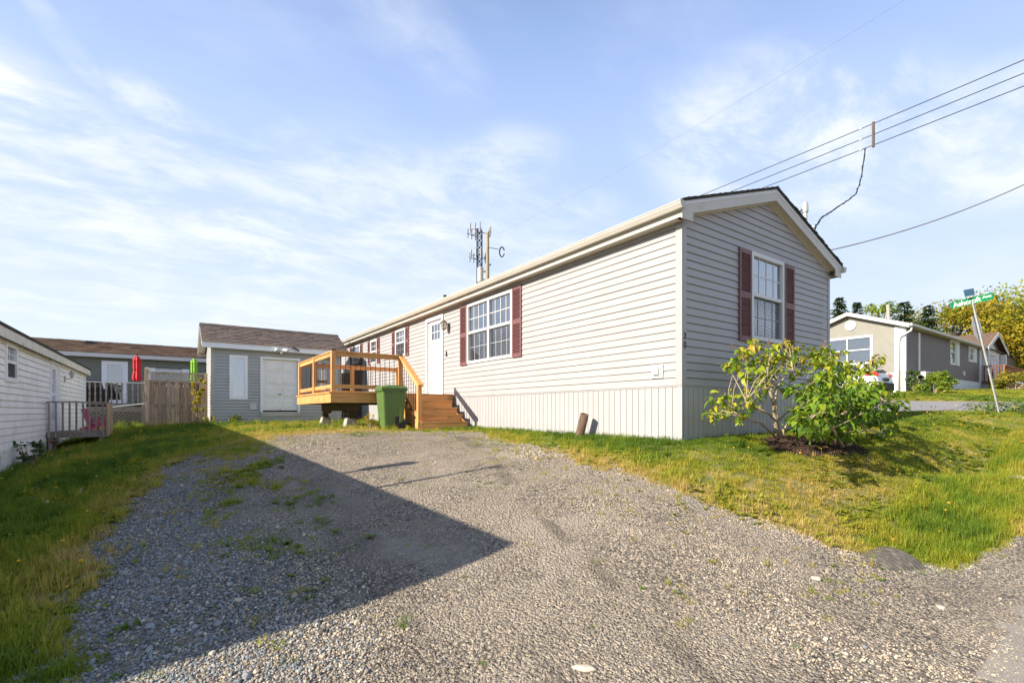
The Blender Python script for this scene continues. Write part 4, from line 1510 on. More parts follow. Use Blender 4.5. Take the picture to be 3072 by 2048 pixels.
def lattice(root, W, a0, a1, z0, z1, sp=.085, wd=.032, m='lattice', name='lattice'):
    mb_ = MB()
    hgt = z1 - z0
    for sgn, b0 in ((1, 0.0), (-1, .009)):
        a = a0 - hgt
        while a < a1 + hgt:
            # strip from (a, z0) along 45 degrees, clipped to the panel
            s0, s1 = 0.0, hgt
            if sgn > 0:
                s0 = max(s0, a0 - a); s1 = min(s1, a1 - a)
                p, q = (a + s0, z0 + s0), (a + s1, z0 + s1)
            else:
                s0 = max(s0, a - a1); s1 = min(s1, a - a0)
                p, q = (a - s0, z0 + s0), (a - s1, z0 + s1)
            if s1 - s0 > .02:
                o_ = wd * .7
                P = W.P
                mb_.hex([P(p[0] - o_, b0, p[1]), P(p[0] + o_, b0, p[1]), P(p[0] + o_, b0 + .008, p[1]), P(p[0] - o_, b0 + .008, p[1]),
                         P(q[0] - o_, b0, q[1]), P(q[0] + o_, b0, q[1]), P(q[0] + o_, b0 + .008, q[1]), P(q[0] - o_, b0 + .008, q[1])])
            a += sp * 1.41
    o = mb_.build(name, m, root)
    tag(o, kind='stuff')
    return o


lattice(fn, Wall((fx0 + .09, FY), (1, 0), (0, -1)), 0, fx1 - fx0 - .18, fzt - .25, fzt - .02, .062, .026, 'fence_x')

# ------------------------------------------------------------------ white home on the left
NX1, NY0, NY1 = -2.46, 4.05, 22.5
NX0 = NX1 - 4.85
NXM = (NX0 + NX1) / 2
nh = thing('white_home', 'old white sided home with mildew stained fascia beside the drive', 'house', (NXM, 13, -1.3))
NZ0, NE, NR = -.69, 1.47, 1.98
mb = MB()
mb.prism([(NX0 + .1, NY0 + .1, -1.9), (NX1 - .1, NY0 + .1, -1.9), (NX1 - .1, NY0 + .1, NE - .1), (NXM, NY0 + .1, NR - .12), (NX0 + .1, NY0 + .1, NE - .1)], (0, NY1 - NY0 - .2, 0))
mb.build('wall', 'dark_void', nh)
WN = Wall((NX1, NY0), (0, 1), (1, 0))
WNg = Wall((NX0, NY0), (1, 0), (0, -1))
WNb = Wall((NX0, NY1), (1, 0), (0, 1))
WNl = Wall((NX0, NY0), (0, 1), (-1, 0))
nd = (16.38 - NY0, 17.45 - NY0, -.47, 1.30)
nw1 = (12.41 - NY0, 13.22 - NY0, .55, 1.28)
nw2 = (7.0 - NY0, 8.4 - NY0, .3, 1.26)
LN = NY1 - NY0
siding(WN, 0, LN, NZ0, 1.39, .127, nh, 'old_vinyl', [nd, nw1, nw2], proud=.02)
siding(WNb, 0, 4.85, NZ0, 1.39, .127, nh, 'old_vinyl', joined=True)
siding(WNg, 0, 4.85, NZ0, 1.39, .127, nh, 'old_vinyl', joined=True)
siding(WNl, 0, LN, NZ0, 1.39, .127, nh, 'old_vinyl', joined=True)
panels(WN, 0, LN, -1.9, NZ0, .10, nh, 'old_skirt', joined=True, gap=.006)
panels(WNg, 0, 4.85, -1.9, NZ0, .10, nh, 'old_skirt', joined=True, gap=.006)
panels(WNb, 0, 4.85, -1.9, NZ0, .10, nh, 'old_skirt', joined=True, gap=.006)
WN.part('skirt_trim', 'old_vinyl', nh, 0, LN, .0, .024, NZ0 - .03, NZ0 + .004)
WN.part('corner_board', 'old_vinyl', nh, LN - .08, LN + .02, .0, .028, NZ0, 1.39)
window(WN, nh, *nw1, cols=2, rows_up=2, rows_lo=1, trim=.085, frame='trim_bright')
window(WN, nh, *nw2, cols=2, rows_up=2, rows_lo=1, trim=.085)
fm = MB()
for q in ((nd[0], nd[0] + .09, nd[2], nd[3]), (nd[1] - .09, nd[1], nd[2], nd[3]), (nd[0] + .09, nd[1] - .09, nd[3] - .09, nd[3])):
    WN.box(fm, q[0], q[1], -.09, .05, q[2], q[3])
fm.build('door_frame', 'trim_bright', nh)
dr = MB()
i0, i1 = nd[0] + .09, nd[1] - .09
for q in ((i0, i0 + .13, nd[2], nd[3] - .09), (i1 - .13, i1, nd[2], nd[3] - .09), (i0 + .13, i1 - .13, nd[2], nd[2] + .25), (i0 + .13, i1 - .13, .40, .48), (i0 + .13, i1 - .13, nd[3] - .22, nd[3] - .09)):
    WN.box(dr, q[0], q[1], -.03, .01, q[2], q[3])
sdo = dr.build('storm_door', 'trim_bright', nh)
gm = MB(); WN.box(gm, i0 + .13, i1 - .13, -.015, -.01, nd[2] + .25, .40); WN.box(gm, i0 + .13, i1 - .13, -.0155, -.0105, .48, nd[3] - .22); gm.build('pane', 'glass', sdo)
gm = MB(); WN.box(gm, i0, i1, -.095, -.088, nd[2], nd[3] - .09); gm.build('inner_door', 'room_dark', sdo)
# roof, stained fascia
nsl = (NR - NE) / (NXM - (NX0 - .14))
for sgn in (-1, 1):
    xe = NX1 + .14 if sgn > 0 else NX0 - .14
    m_ = MB(); m_.prism([(xe + .02 * sgn, NY0 - .42, NE + .03), (NXM, NY0 - .42, NR + .04), (NXM, NY0 - .42, NR - .02), (xe + .02 * sgn, NY0 - .42, NE - .02)], (0, LN + .57, 0)); m_.build('roof', 'shingle_black', nh)
    x0_, x1_ = (xe - .022, xe) if sgn > 0 else (xe, xe + .022)
    box('fascia', 'old_fascia', nh, x0_, x1_, NY0 - .28, NY1 + .13, NE - .20, NE - .022)
    xa, xb = (NX1 + .02, xe - .022) if sgn > 0 else (xe + .022, NX0 - .02)
    box('soffit', 'soffit', nh, xa, xb, NY0 - .2, NY1 + .12, NE - .09, NE - .08)
    for yy in (NY0 - .28, NY1 + .11):
        m_ = MB(); m_.prism([(xe, yy, NE - .02), (NXM, yy, NR - .02), (NXM, yy, NR - .19), (xe, yy, NE - .20)], (0, .022, 0)); m_.build('rake_board', 'old_fascia', nh)
gbl = MB()
gbl.prism([(NX0, NY0 - .01, 1.36), (NX1, NY0 - .01, 1.36), (NXM, NY0 - .01, NR - .04)], (0, .09, 0)); gbl.build('gable_panel', 'old_vinyl', nh)
gbl = MB(); gbl.prism([(NX0, NY1 - .08, 1.36), (NX1, NY1 - .08, 1.36), (NXM, NY1 - .08, NR - .04)], (0, .09, 0)); gbl.build('gable_panel', 'old_vinyl', nh)
# stacks on the roof (their shadows lie across the drive)
zz = NE + (NX1 + .14 + 2.7) * nsl
m_ = MB(); m_.tube([(-2.7, 5.72, zz - .05), (-2.7, 5.72, 2.78)], .028, 8); m_.tube([(-2.7, 5.72, 2.62), (-2.7, 5.60, 2.74)], .02, 6); m_.build('antenna_mast', 'galvanised', nh)
m_ = MB(); m_.lathe([(.03, NE), (.03, 2.05), (.085, 2.08), (.085, 2.42), (.11, 2.44), (.03, 2.52)], (-3.0, 6.58), 12); m_.build('flue', 'galvanised', nh)
nl = thing('porch_lantern', 'dark coach lantern beside the storm door of the white home', 'lamp', (NX1 + .05, 18.35, 1.0))
m_ = MB(); m_.box(NX1 + .02, NX1 + .04, 18.30, 18.40, .82, 1.0); m_.tube([(NX1 + .04, 18.35, .9), (NX1 + .10, 18.35, .92), (NX1 + .18, 18.35, .95)], .01, 6); m_.build('bracket', 'galvanised', nl)
m_ = MB(); m_.lathe([(.035, .95), (.065, 1.07), (.08, 1.08), (.02, 1.15), (.01, 1.18)], (NX1 + .18, 18.35), 6); m_.build('lamp_shade', 'galvanised', nl)

# its small grey porch
PX1, PY0, PY1, PZ = -1.38, 15.95, 17.5, -.50
po = thing('small_porch', 'small weathered grey wooden porch on the white home', 'porch', (-1.9, 16.7, -.9))
proto = None
for i in range(11):
    if proto is None: proto = box('floor_board', 'grey_wood_x', po, NX1 + .03, PX1 + .02, PY0, PY0 + .134, PZ - .03, PZ)
    else: inst(proto, (0, i * .141, 0), po)
box('rim', 'grey_wood_x', po, NX1 + .03, PX1, PY0 - .04, PY0 - .002, PZ - .135, PZ - .002)
box('rim', 'grey_wood_x', po, PX1, PX1 + .036, PY0 - .04, PY1 + .03, PZ - .135, PZ - .032)
box('rim', 'grey_wood_x', po, NX1 + .03, PX1, PY1 + .004, PY1 + .04, PZ - .135, PZ - .002)
for (x, y) in ((NX1 + .09, PY0 + .05), (PX1 - .05, PY0 + .05), (PX1 - .05, PY1 - .05)):
    box('post', 'grey_wood_z', po, x - .045, x + .045, y - .045, y + .045, -1.15, PZ - .031)
box('top_rail', 'grey_wood_x', po, NX1 + .03, PX1 + .04, PY0 - .07, PY0 + .02, .215, .25)
box('top_rail', 'grey_wood_x', po, PX1 - .05, PX1 + .05, PY0 + .022, PY1, .215, .25)
proto = None
nbl = 9
for i in range(nbl):
    x = NX1 + .05 + i * (PX1 - NX1 - .09) / (nbl - 1)
    if proto is None: proto = box('baluster', 'grey_wood_z', po, x, x + .036, PY0 - .078, PY0 - .042, PZ - .135, .213); xo = x
    else: inst(proto, (x - xo, 0, 0), po)
for i in range(10):
    y = PY0 + i * .148
    box('baluster', 'fence_z', po, PX1 + .038, PX1 + .062, y, y + .09, PZ - .135, .213)
ps = thing('vent_stub', 'rusty capped vent stub beside the white skirting', 'pipe', (NX1 + .25, 15.3, Hf(NX1 + .25, 15.3)))
m_ = MB(); m_.lathe([(.035, -.05), (.035, .26), (.085, .30), (.09, .33), (.03, .36)], (0, 0), 10); m_.build('stub', 'log_brown', ps, local=True)

# pink chair on the porch
ch = thing('pink_chair', 'bright pink child size slatted chair on the grey porch', 'chair', (-1.64, 17.1, PZ), rot=(0, 0, R(120)))
ch.scale = (.78, .78, .82)
for i in range(5):
    m_ = MB(); x = -.17 + i * .085
    m_.bar((x, .16, .18), (x * 1.12, .34, .72 - .02 * abs(i - 2)), .07, .014, up=(0, 1, 0)); m_.build('back_slat', 'pink_plastic', ch, local=True)
for i in range(4):
    m_ = MB(); m_.box(-.2, .2, -.20 + i * .09, -.125 + i * .09, .24 - i * .02, .255 - i * .02); m_.build('seat_slat', 'pink_plastic', ch, local=True)
for sx in (-1, 1):
    m_ = MB(); m_.box(sx * .25 - .05, sx * .25 + .05, -.24, .26, .40, .417); m_.build('armrest', 'pink_plastic', ch, local=True)
    m_ = MB(); m_.box(sx * .235 - .012, sx * .235 + .012, -.21, -.13, .0, .40); m_.build('leg', 'pink_plastic', ch, local=True)
    m_ = MB(); m_.bar((sx * .22, -.20, .23), (sx * .22, .36, .02), .022, .09); m_.build('leg', 'pink_plastic', ch, local=True)

# ------------------------------------------------------------------ green-grey home behind
BX0, BX1, BY0, BY1 = -13.0, 4.8, 29.25, 34.1
BE, BR, BYM = 2.62, 3.50, 31.7
bh = thing('green_home', 'dark green sided home with tan shingle roof behind the fence', 'house', (-4, 31.6, -.4))
mb = MB(); mb.prism([(BX0, BY0 + .1, -.8), (BX0, BY1, -.8), (BX0, BY1, BE), (BX0, BYM, BR - .1), (BX0, BY0 + .1, BE)], (BX1 - BX0, 0, 0)); mb.build('wall', 'dark_void', bh)
WB = Wall((BX0, BY0), (1, 0), (0, -1))


def reg1(x, y=None):
    return x * .3189


bd = [XatY(305, BY0) - BX0, XatY(384, BY0) - BX0]
bw1 = [XatY(444, BY0) - BX0, XatY(568, BY0) - BX0]
siding(WB, 0, BX1 - BX0, -.1, BE - .02, .12, bh, 'green_vinyl', [(*bd, .3, 2.36), (*bw1, 1.2, 2.12)], joined=True)
WB.part('skirt', 'green_vinyl', bh, 0, BX1 - BX0, 0, .012, -.9, -.102)
fm = MB()
for q in ((bd[0], bd[0] + .2, .3, 2.36), (bd[1] - .2, bd[1], .3, 2.36), (bd[0] + .2, bd[1] - .2, 2.18, 2.36), (bd[0] + .2, bd[1] - .2, .3, .55)):
    WB.box(fm, q[0], q[1], -.05, .05, q[2], q[3])
fm.build('patio_door', 'door_blue_white', bh)
gm = MB(); WB.box(gm, bd[0] + .2, bd[1] - .2, -.02, -.01, .55, 2.18); gm.build('pane', 'glass_far', bh)
gm = MB(); WB.box(gm, bd[0] + .2, bd[1] - .2, -.09, -.08, .3, 2.18); gm.build('room_shade', 'curtain', bh)
bwm = (bw1[0] + bw1[1]) / 2
window(WB, bh, bwm - .52, bwm + .52, 1.22, 2.1, sashes=2, cols=1, rows_up=1, split=False, gl='glass_far', screen=False)
WB.part('shutter', 'door_blue_white', bh, bw1[0], bwm - .53, .0, .04, 1.22, 2.12)
WB.part('shutter', 'door_blue_white', bh, bwm + .53, bw1[1], .0, .04, 1.22, 2.12)
m_ = MB(); m_.prism([(BX0 - .2, BY0 - .3, BE + .08), (BX0 - .2, BYM, BR), (BX0 - .2, BYM, BR - .06), (BX0 - .2, BY0 - .3, BE + .02)], (BX1 - BX0 + .4, 0, 0)); m_.build('roof', 'shingle_tan', bh)
m_ = MB(); m_.prism([(BX0 - .2, BY1 + .3, BE + .08), (BX0 - .2, BYM, BR), (BX0 - .2, BYM, BR - .06), (BX0 - .2, BY1 + .3, BE + .02)], (BX1 - BX0 + .4, 0, 0)); m_.build('roof', 'shingle_tan', bh)
shingles(bh, 'shingle_tan', BX0 - .2, BX1 + .2, BY0 - .33, BE + .07, BYM, BR, .15, .2, .4, lift=.02)
box('fascia', 'trim_white', bh, BX0 - .2, BX1 + .2, BY0 - .32, BY0 - .29, BE - .12, BE + .06)
box('soffit', 'soffit', bh, BX0 - .2, BX1 + .2, BY0 - .29, BY0 - .02, BE - .09, BE - .08)
m_ = MB(); xv = XatY(266, 31.2); m_.box(xv - .25, xv + .3, 31.0, 31.4, 3.15, 3.36); m_.box(xv - .1, xv + .15, 31.1, 31.3, 3.36, 3.45); m_.build('roof_vent', 'steel_dark', bh)
# its deck with grey railing
gk = thing('grey_deck', 'grey railed deck with lattice skirt behind the white home', 'deck', (-1.5, 27.5, -.4))
KX0, KX1, KY0, KY1, KZ = -6.5, 3.6, 25.6, 29.2, .20
nb = 24
proto = None
for i in range(nb):
    st = (KY1 - KY0) / nb
    if proto is None: proto = box('deck_board', 'grey_wood_x', gk, KX0, KX1, KY0, KY0 + st - .008, KZ - .03, KZ)
    else: inst(proto, (0, i * st, 0), gk)
box('rim', 'grey_wood_x', gk, KX0, KX1, KY0 - .04, KY0 - .002, KZ - .22, KZ - .01)
box('top_rail', 'rope_white', gk, KX0, KX1, KY0 - .06, KY0 + .04, KZ + .98, KZ + 1.02)
box('bottom_rail', 'grey_wood_x', gk, KX0, KX1, KY0 - .02, KY0 + .02, KZ + .08, KZ + .14)
i = 0
x = KX0 + .1
pb_ = None
while x < KX1:
    if i % 12 == 8:
        box('post', 'fence_z', gk, x - .05, x + .05, KY0 - .05, KY0 + .05, KZ - .9, KZ + 1.10)
    else:
        if pb_ is None:
            m_ = MB(); m_.lathe([(.03, KZ + .14), (.03, KZ + .35), (.018, KZ + .40), (.034, KZ + .52), (.018, KZ + .64), (.03, KZ + .72), (.03, KZ + .98)], (x, KY0), 8)
            pb_ = m_.build('baluster', 'grey_wood_z', gk); xo = x
        else:
            inst(pb_, (x - xo, 0, 0), gk)
    x += .17; i += 1
lattice(gk, Wall((KX0, KY0 - .05), (1, 0), (0, -1)), 0, KX1 - KX0, -.85, KZ - .23, .10, .035, 'paint_lattice')
m_ = MB(); m_.tube([(XatY(322, 24.5), 24.5, Zat(322, 1222, XatY(322, 24.5), 24.5)), (XatY(436, 24.5), 24.5, Zat(436, 1210, XatY(436, 24.5), 24.5))], .022, 6)
gr = thing('handrail_pole', 'thin white sloping handrail beside the lattice skirt', 'handrail', (XatY(322, 24.5), 24.5, -.4))
m_.build('rail', 'rope_white', gr)
for px_ in (322, 436):
    m_ = MB(); xx = XatY(px_, 24.5); m_.box(xx - .03, xx + .03, 24.47, 24.53, -.6, Zat(px_, 1222 if px_ < 400 else 1210, xx, 24.5)); m_.build('post', 'grey_wood_z', gr)


def umbrella(name, label, px, Y, ztop, zlow, m, w0):
    x = XatY(px, Y)
    u = thing(name, label, 'umbrella', (x, Y, KZ))
    h_ = ztop - zlow
    pr_ = [(.05 * w0, zlow - KZ), (.85 * w0, zlow - KZ + .02), (1.05 * w0, zlow - KZ + .12 * h_), (.85 * w0, zlow - KZ + .33 * h_), (.72 * w0, zlow - KZ + .38 * h_), (.86 * w0, zlow - KZ + .5 * h_), (.82 * w0, zlow - KZ + .78 * h_), (1.0 * w0, zlow - KZ + .80 * h_), (.45 * w0, zlow - KZ + .95 * h_), (.1 * w0, ztop - KZ)]
    m_ = MB(); m_.lathe(pr_, (0, 0), 24, lambda i, k: 1 + (.16 if k % 3 == 0 else -.08) * (i not in (0, 9))); m_.build('canopy', m, u, local=True)
    m_ = MB(); m_.tube([(0, 0, .02), (0, 0, ztop - KZ + .04)], .022, 10); m_.build('pole', 'steel_dark', u, local=True)
    m_ = MB(); m_.lathe([(.25, 0.002), (.25, .05), (.06, .09), (.04, .3)], (0, 0), 16); m_.build('base', 'steel_dark', u, local=True)


umbrella('patio_umbrella', 'closed red patio umbrella standing on the grey deck', 411, 26.4, Zat(411, 1066, XatY(411, 26.4), 26.4), Zat(411, 1143, XatY(411, 26.4), 26.4), 'umbrella_red', .145)
umbrella('patio_umbrella', 'closed lime green patio umbrella rising behind the board fence', 582, 26.4, Zat(582, 1074, XatY(582, 26.4), 26.4), Zat(582, 1150, XatY(582, 26.4), 26.4), 'umbrella_green', .135)
bq = thing('covered_barbecue', 'black covered barbecue behind the grey deck railing', 'barbecue', (XatY(276, 26.6), 26.6, KZ))
m_ = MB()
m_.hex([(-.55, -.28, .0), (.55, -.28, .0), (.55, .28, .0), (-.55, .28, .0), (-.5, -.28, .75), (.5, -.28, .75), (.5, .28, .75), (-.5, .28, .75)])
m_.hex([(-.36, -.28, .752), (.36, -.28, .752), (.36, .28, .752), (-.36, .28, .752), (-.30, -.16, 1.12), (.30, -.16, 1.12), (.28, .16, 1.14), (-.28, .16, 1.14)])
m_.build('cover', 'black_cover', bq, local=True, bevel=.05)

# ------------------------------------------------------------------ neighbour across the cross road
CX0, CX1, CY0, CY1 = 29.9, 44.9, 8.3, 13.15
CYM = 10.72
CZ0, CZS, CE, CR = .95, 1.95, 4.36, 5.30
nr = thing('taupe_home', 'taupe sided home with white foundation across the cross road', 'house', (36, 10.7, 1.0))
WC = Wall((CX0, CY0), (0, 1), (-1, 0))
WCs = Wall((CX0, CY0), (1, 0), (0, -1))
mb = MB(); mb.prism([(CX0 + .1, CY0 + .1, .5), (CX0 + .1, CY1, .5), (CX0 + .1, CY1, CE), (CX0 + .1, CYM, CR - .1), (CX0 + .1, CY0 + .1, CE)], (26, 0, 0)); mb.build('wall', 'dark_void', nr)


def YatX(px, X):
    r_ = (px - 1536) / 1446
    ca, sa = math.cos(R(YAW)), math.sin(R(YAW))
    return X * (ca - sa * r_) / (sa + ca * r_)


cw = (YatX(2619, CX0) - CY0, YatX(2470, CX0) - CY0, 2.48, 4.02)


def crange(z):
    if z < CE - .12: return (0, CY1 - CY0)
    d_ = (z - CE + .12) / ((CR - CE) / (CYM - CY0 + .2))
    return (d_, CY1 - CY0 - d_)


siding(WC, 0, CY1 - CY0, CZS, CR - .1, .11, nr, 'taupe_vinyl', [cw], crange, joined=True)
s1_ = (XatY(2849, CY0) - CX0, XatY(2876, CY0) - CX0, 2.78, 4.25)
s2_ = (XatY(2904, CY0) - CX0, XatY(2928, CY0) - CX0, 3.2, 4.18)
siding(WCs, 0, CX1 - CX0, CZS, CE - .06, .11, nr, 'taupe_shaded', [s1_, s2_], joined=True)
WCs.part('foundation', 'stucco_white', nr, 0.01, CX1 - CX0, 0, .03, .6, CZS - .002)
WC.part('foundation', 'stucco_white', nr, 0, CY1 - CY0, 0, .03, .6, CZS - .002)
WC.part('corner_board', 'trim_white', nr, -.03, .42, 0.0, .05, CZS + .001, CE - .08)
WCs.part('corner_board', 'trim_white', nr, 0.0, .12, 0.0, .045, CZS + .001, CE - .08)
WCs.part('corner_board', 'trim_white', nr, XatY(2936, CY0) - CX0, CX1 - CX0, 0.0, .06, CZS - .4, CE - .08)
window(WC, nr, *cw, sashes=2, cols=1, rows_up=1, rows_lo=1, trim=.12, gl='glass_far', curtain=True, screen=False)
for q in (s1_, s2_):
    wdt = (q[1] - q[0])
    window(WCs, nr, q[0], q[0] + wdt * .62, q[2], q[3], cols=1, rows_up=1, rows_lo=1, trim=.14, gl='glass_far', screen=False)
    WCs.part('shutter', 'trim_white', nr, q[0] + wdt * .63, q[1], .0, .05, q[2], q[3])
WCs.part('conduit_cover', 'trim_white', nr, XatY(2752, CY0) - CX0, XatY(2757, CY0) - CX0, 0, .06, 1.75, CE - .25)
WCs.part('outlet_cover', 'trim_white', nr, XatY(2887, CY0) - CX0, XatY(2892, CY0) - CX0, .0, .06, 2.25, 2.5)
m_ = MB(); mcy = YatX(2552, CX0)
m_.tube([(CX0 - .01, mcy, 4.63), (CX0 - .06, mcy, 4.63)], .26, 20); m_.build('gable_vent', 'trim_white', nr)
for sgn in (-1, 1):
    ye = CY0 - .25 if sgn < 0 else CY1 + .25
    m_ = MB(); m_.prism([(CX0 - .3, ye, CE), (CX0 - .3, CYM, CR + .03), (CX0 - .3, CYM, CR - .03), (CX0 - .3, ye, CE - .06)], (26.8, 0, 0)); m_.build('roof', 'shingle_tan', nr)
    m_ = MB(); m_.prism([(CX0 - .32, ye, CE - .02), (CX0 - .32, CYM, CR + .01), (CX0 - .32, CYM, CR - .17), (CX0 - .32, ye, CE - .22)], (.02, 0, 0)); m_.build('rake_board', 'trim_white', nr)
    m_ = MB(); m_.prism([(CX0 - .30, ye, CE - .17), (CX0 - .30, CYM, CR - .14), (CX0 - .30, CYM, CR - .13), (CX0 - .30, ye, CE - .16)], (.28, 0, 0)); m_.build('rake_soffit', 'soffit', nr)
box('gutter', 'trim_cream', nr, CX0 - .30, CX1, CY0 - .38, CY0 - .255, CE - .16, CE - .02, bevel=.02)
box('soffit', 'soffit', nr, CX0 - .28, CX1, CY0 - .255, CY0 - .02, CE - .14, CE - .12)
m_ = MB(); m_.tube([(CX0 - .10, CY0 - .30, CE - .12), (CX0 - .10, CY0 - .28, CE - .35), (CX0 - .12, CY0 + .16, CE - .62), (CX0 - .12, CY0 + .22, CE - .85), (CX0 - .12, CY0 + .22, 1.1)], .05, 8); m_.build('downspout', 'trim_white', nr, smooth=True)
m_ = MB(); m_.tube([(34.0, 10.2, 5.1), (33.9, 10.2, 6.2)], .09, 8); m_.build('flue', 'concrete', nr)
# its porch gable
PGX0, PGX1, PGY = 45.0, 50.6, 8.22
PGM = 47.7
box('porch_wall', 'stucco_white', nr, PGX0, PGX1, CY0 - .02, CY0 + .1, 1.4, 4.5)
for sgn in (-1, 1):
    xe = PGX0 - .35 if sgn < 0 else PGX1 + .35
    m_ = MB(); m_.prism([(xe, PGY - .3, 4.35), (PGM, PGY - .3, 5.62), (PGM, PGY - .3, 5.52), (xe, PGY - .3, 4.25)], (0, 3.6, 0)); m_.build('porch_roof', 'shingle_tan', nr)
    m_ = MB(); m_.prism([(xe, PGY - .33, 4.34), (PGM, PGY - .33, 5.60), (PGM, PGY - .33, 5.32), (xe, PGY - .33, 4.08)], (0, .03, 0)); m_.build('porch_rake', 'trim_white', nr)
for x in (PGX0 + .1, PGX1 - .3):
    box('porch_post', 'trim_white', nr, x - .15, x + .15, CY0 - .36, CY0 - .06, 1.5, 4.2)
m_ = MB(); m_.prism([(PGX0 + .4, CY0 - .06, 4.3), (PGX1 - .4, CY0 - .06, 4.3), (PGM, CY0 - .06, 5.3)], (0, .06, 0)); m_.build('porch_gable', 'taupe_shaded', nr)
window(Wall((PGX0, CY0 - .03), (1, 0), (0, -1)), nr, 2.3, 4.3, 2.3, 3.9, sashes=2, cols=1, rows_up=1, rows_lo=1, trim=.16, gl='glass_far', screen=False)
m_ = MB()
arc = [(PGM - .2 + 1.35 * math.cos(R(a_)), CY0 - .10, 3.95 + .75 * math.sin(R(a_))) for a_ in range(0, 181, 15)]
m_.prism(arc, (0, .07, 0)); m_.build('arch_trim', 'trim_white', nr)
siding(Wall((PGX1, CY0), (1, 0), (0, -1)), 0, 5.2, CZS, CE - .06, .22, nr, 'taupe_shaded', joined=True)
# brown stained deck
bd_ = thing('brown_deck', 'dark red brown deck with railing on the taupe home', 'deck', (50, 6.6, 1.4))
QX0, QX1, QY0, QY1, QZ = 44.6, 57.5, 7.15, 8.2, 2.02
box('floor', 'brown_deck', bd_, QX0, QX1, QY0, QY1, QZ - .1, QZ)
proto = None
n = 58
for i in range(n):
    x = QX0 + i * (QX1 - QX0) / n
    if proto is None: proto = box('skirt_board', 'brown_deck', bd_, x, x + .19, QY0 - .03, QY0 - .004, 1.0, QZ - .01); xo = x
    else: inst(proto, (x - xo, 0, 0), bd_)
box('top_rail', 'orange_deck', bd_, QX0, QX1, QY0 - .07, QY0 + .07, QZ + .98, QZ + 1.04)
box('bottom_rail', 'orange_deck', bd_, QX0, QX1, QY0 - .02, QY0 + .03, QZ + .10, QZ + .18)
box('end_rail', 'brown_deck', bd_, QX0 - .05, QX0 + .05, QY0 + .07, QY1, QZ + .98, QZ + 1.04)
p1_ = p2_ = None
for i in range(90):
    x = QX0 + .05 + i * (QX1 - QX0 - .1) / 89
    if p1_ is None: p1_ = box('baluster', 'orange_deck', bd_, x - .03, x + .03, QY0 - .02, QY0 + .03, QZ + .18, QZ + .98); xo = x
    else: inst(p1_, (x - xo, 0, 0), bd_)
for i in range(5):
    y = QY0 + .14 + i * .2
    if p2_ is None: p2_ = box('baluster', 'brown_deck', bd_, QX0 - .03, QX0 + .03, y - .03, y + .03, QZ, QZ + .98); yo = y
    else: inst(p2_, (0, y - yo, 0), bd_)

hpz = Hf(33.6, 7.5)
hpx = XatY(2782, 7.6)
hp = thing('heat_pump', 'beige outdoor heat pump unit below the taupe siding', 'heat pump', (hpx, 7.75, Hf(hpx, 7.75)))
m_ = MB(); m_.box(-.65, .65, -.25, .25, .1, .95); m_.build('casing', 'heat_pump', hp, local=True, bevel=.02)
m_ = MB()
for k in range(5):
    for q in range(5):
        m_.box(-.5 + k * .16, -.38 + k * .16, -.262, -.25, .2 + q * .14, .29 + q * .14)
m_.build('grille', 'car_black', hp, local=True)
for sx in (-.5, .5):
    m_ = MB(); m_.box(sx - .05, sx + .05, -.25, .25, -.05, .1); m_.build('foot', 'car_black', hp, local=True)

# ------------------------------------------------------------------ parked hatchback
car = thing('parked_car', 'silver crossover car parked behind the lilac with red tail lamp', 'car', (24.9, 9.75, Hf(24.9, 9.6)), rot=(0, 0, R(90)))
# local: x forward (to world +Y), y left (to world -X)
side = [(-2.18, .32), (-2.22, .55), (-2.16, .80), (-2.10, .98), (-1.9, 1.02), (.75, .95), (1.6, .88), (2.05, .74), (2.2, .55), (2.2, .32), (1.85, .22), (-1.9, .22)]
green = [(-1.98, 1.0), (-1.55, 1.42), (-.9, 1.53), (.1, 1.50), (.95, .98)]


def loft(poly, half, shrink_top):
    zs_ = [q[1] for q in poly]
    lo_, hi_ = min(zs_), max(zs_)
    def hw(z): return half - shrink_top * ((z - lo_) / (hi_ - lo_)) ** 2
    n_ = len(poly)
    v = [(x, hw(z), z) for x, z in poly] + [(x, -hw(z), z) for x, z in poly]
    f = [tuple(range(n_)), tuple(range(n_, 2 * n_))[::-1]] + [(i, n_ + i, n_ + (i + 1) % n_, (i + 1) % n_) for i in range(n_)]
    return MB().add(v, f)


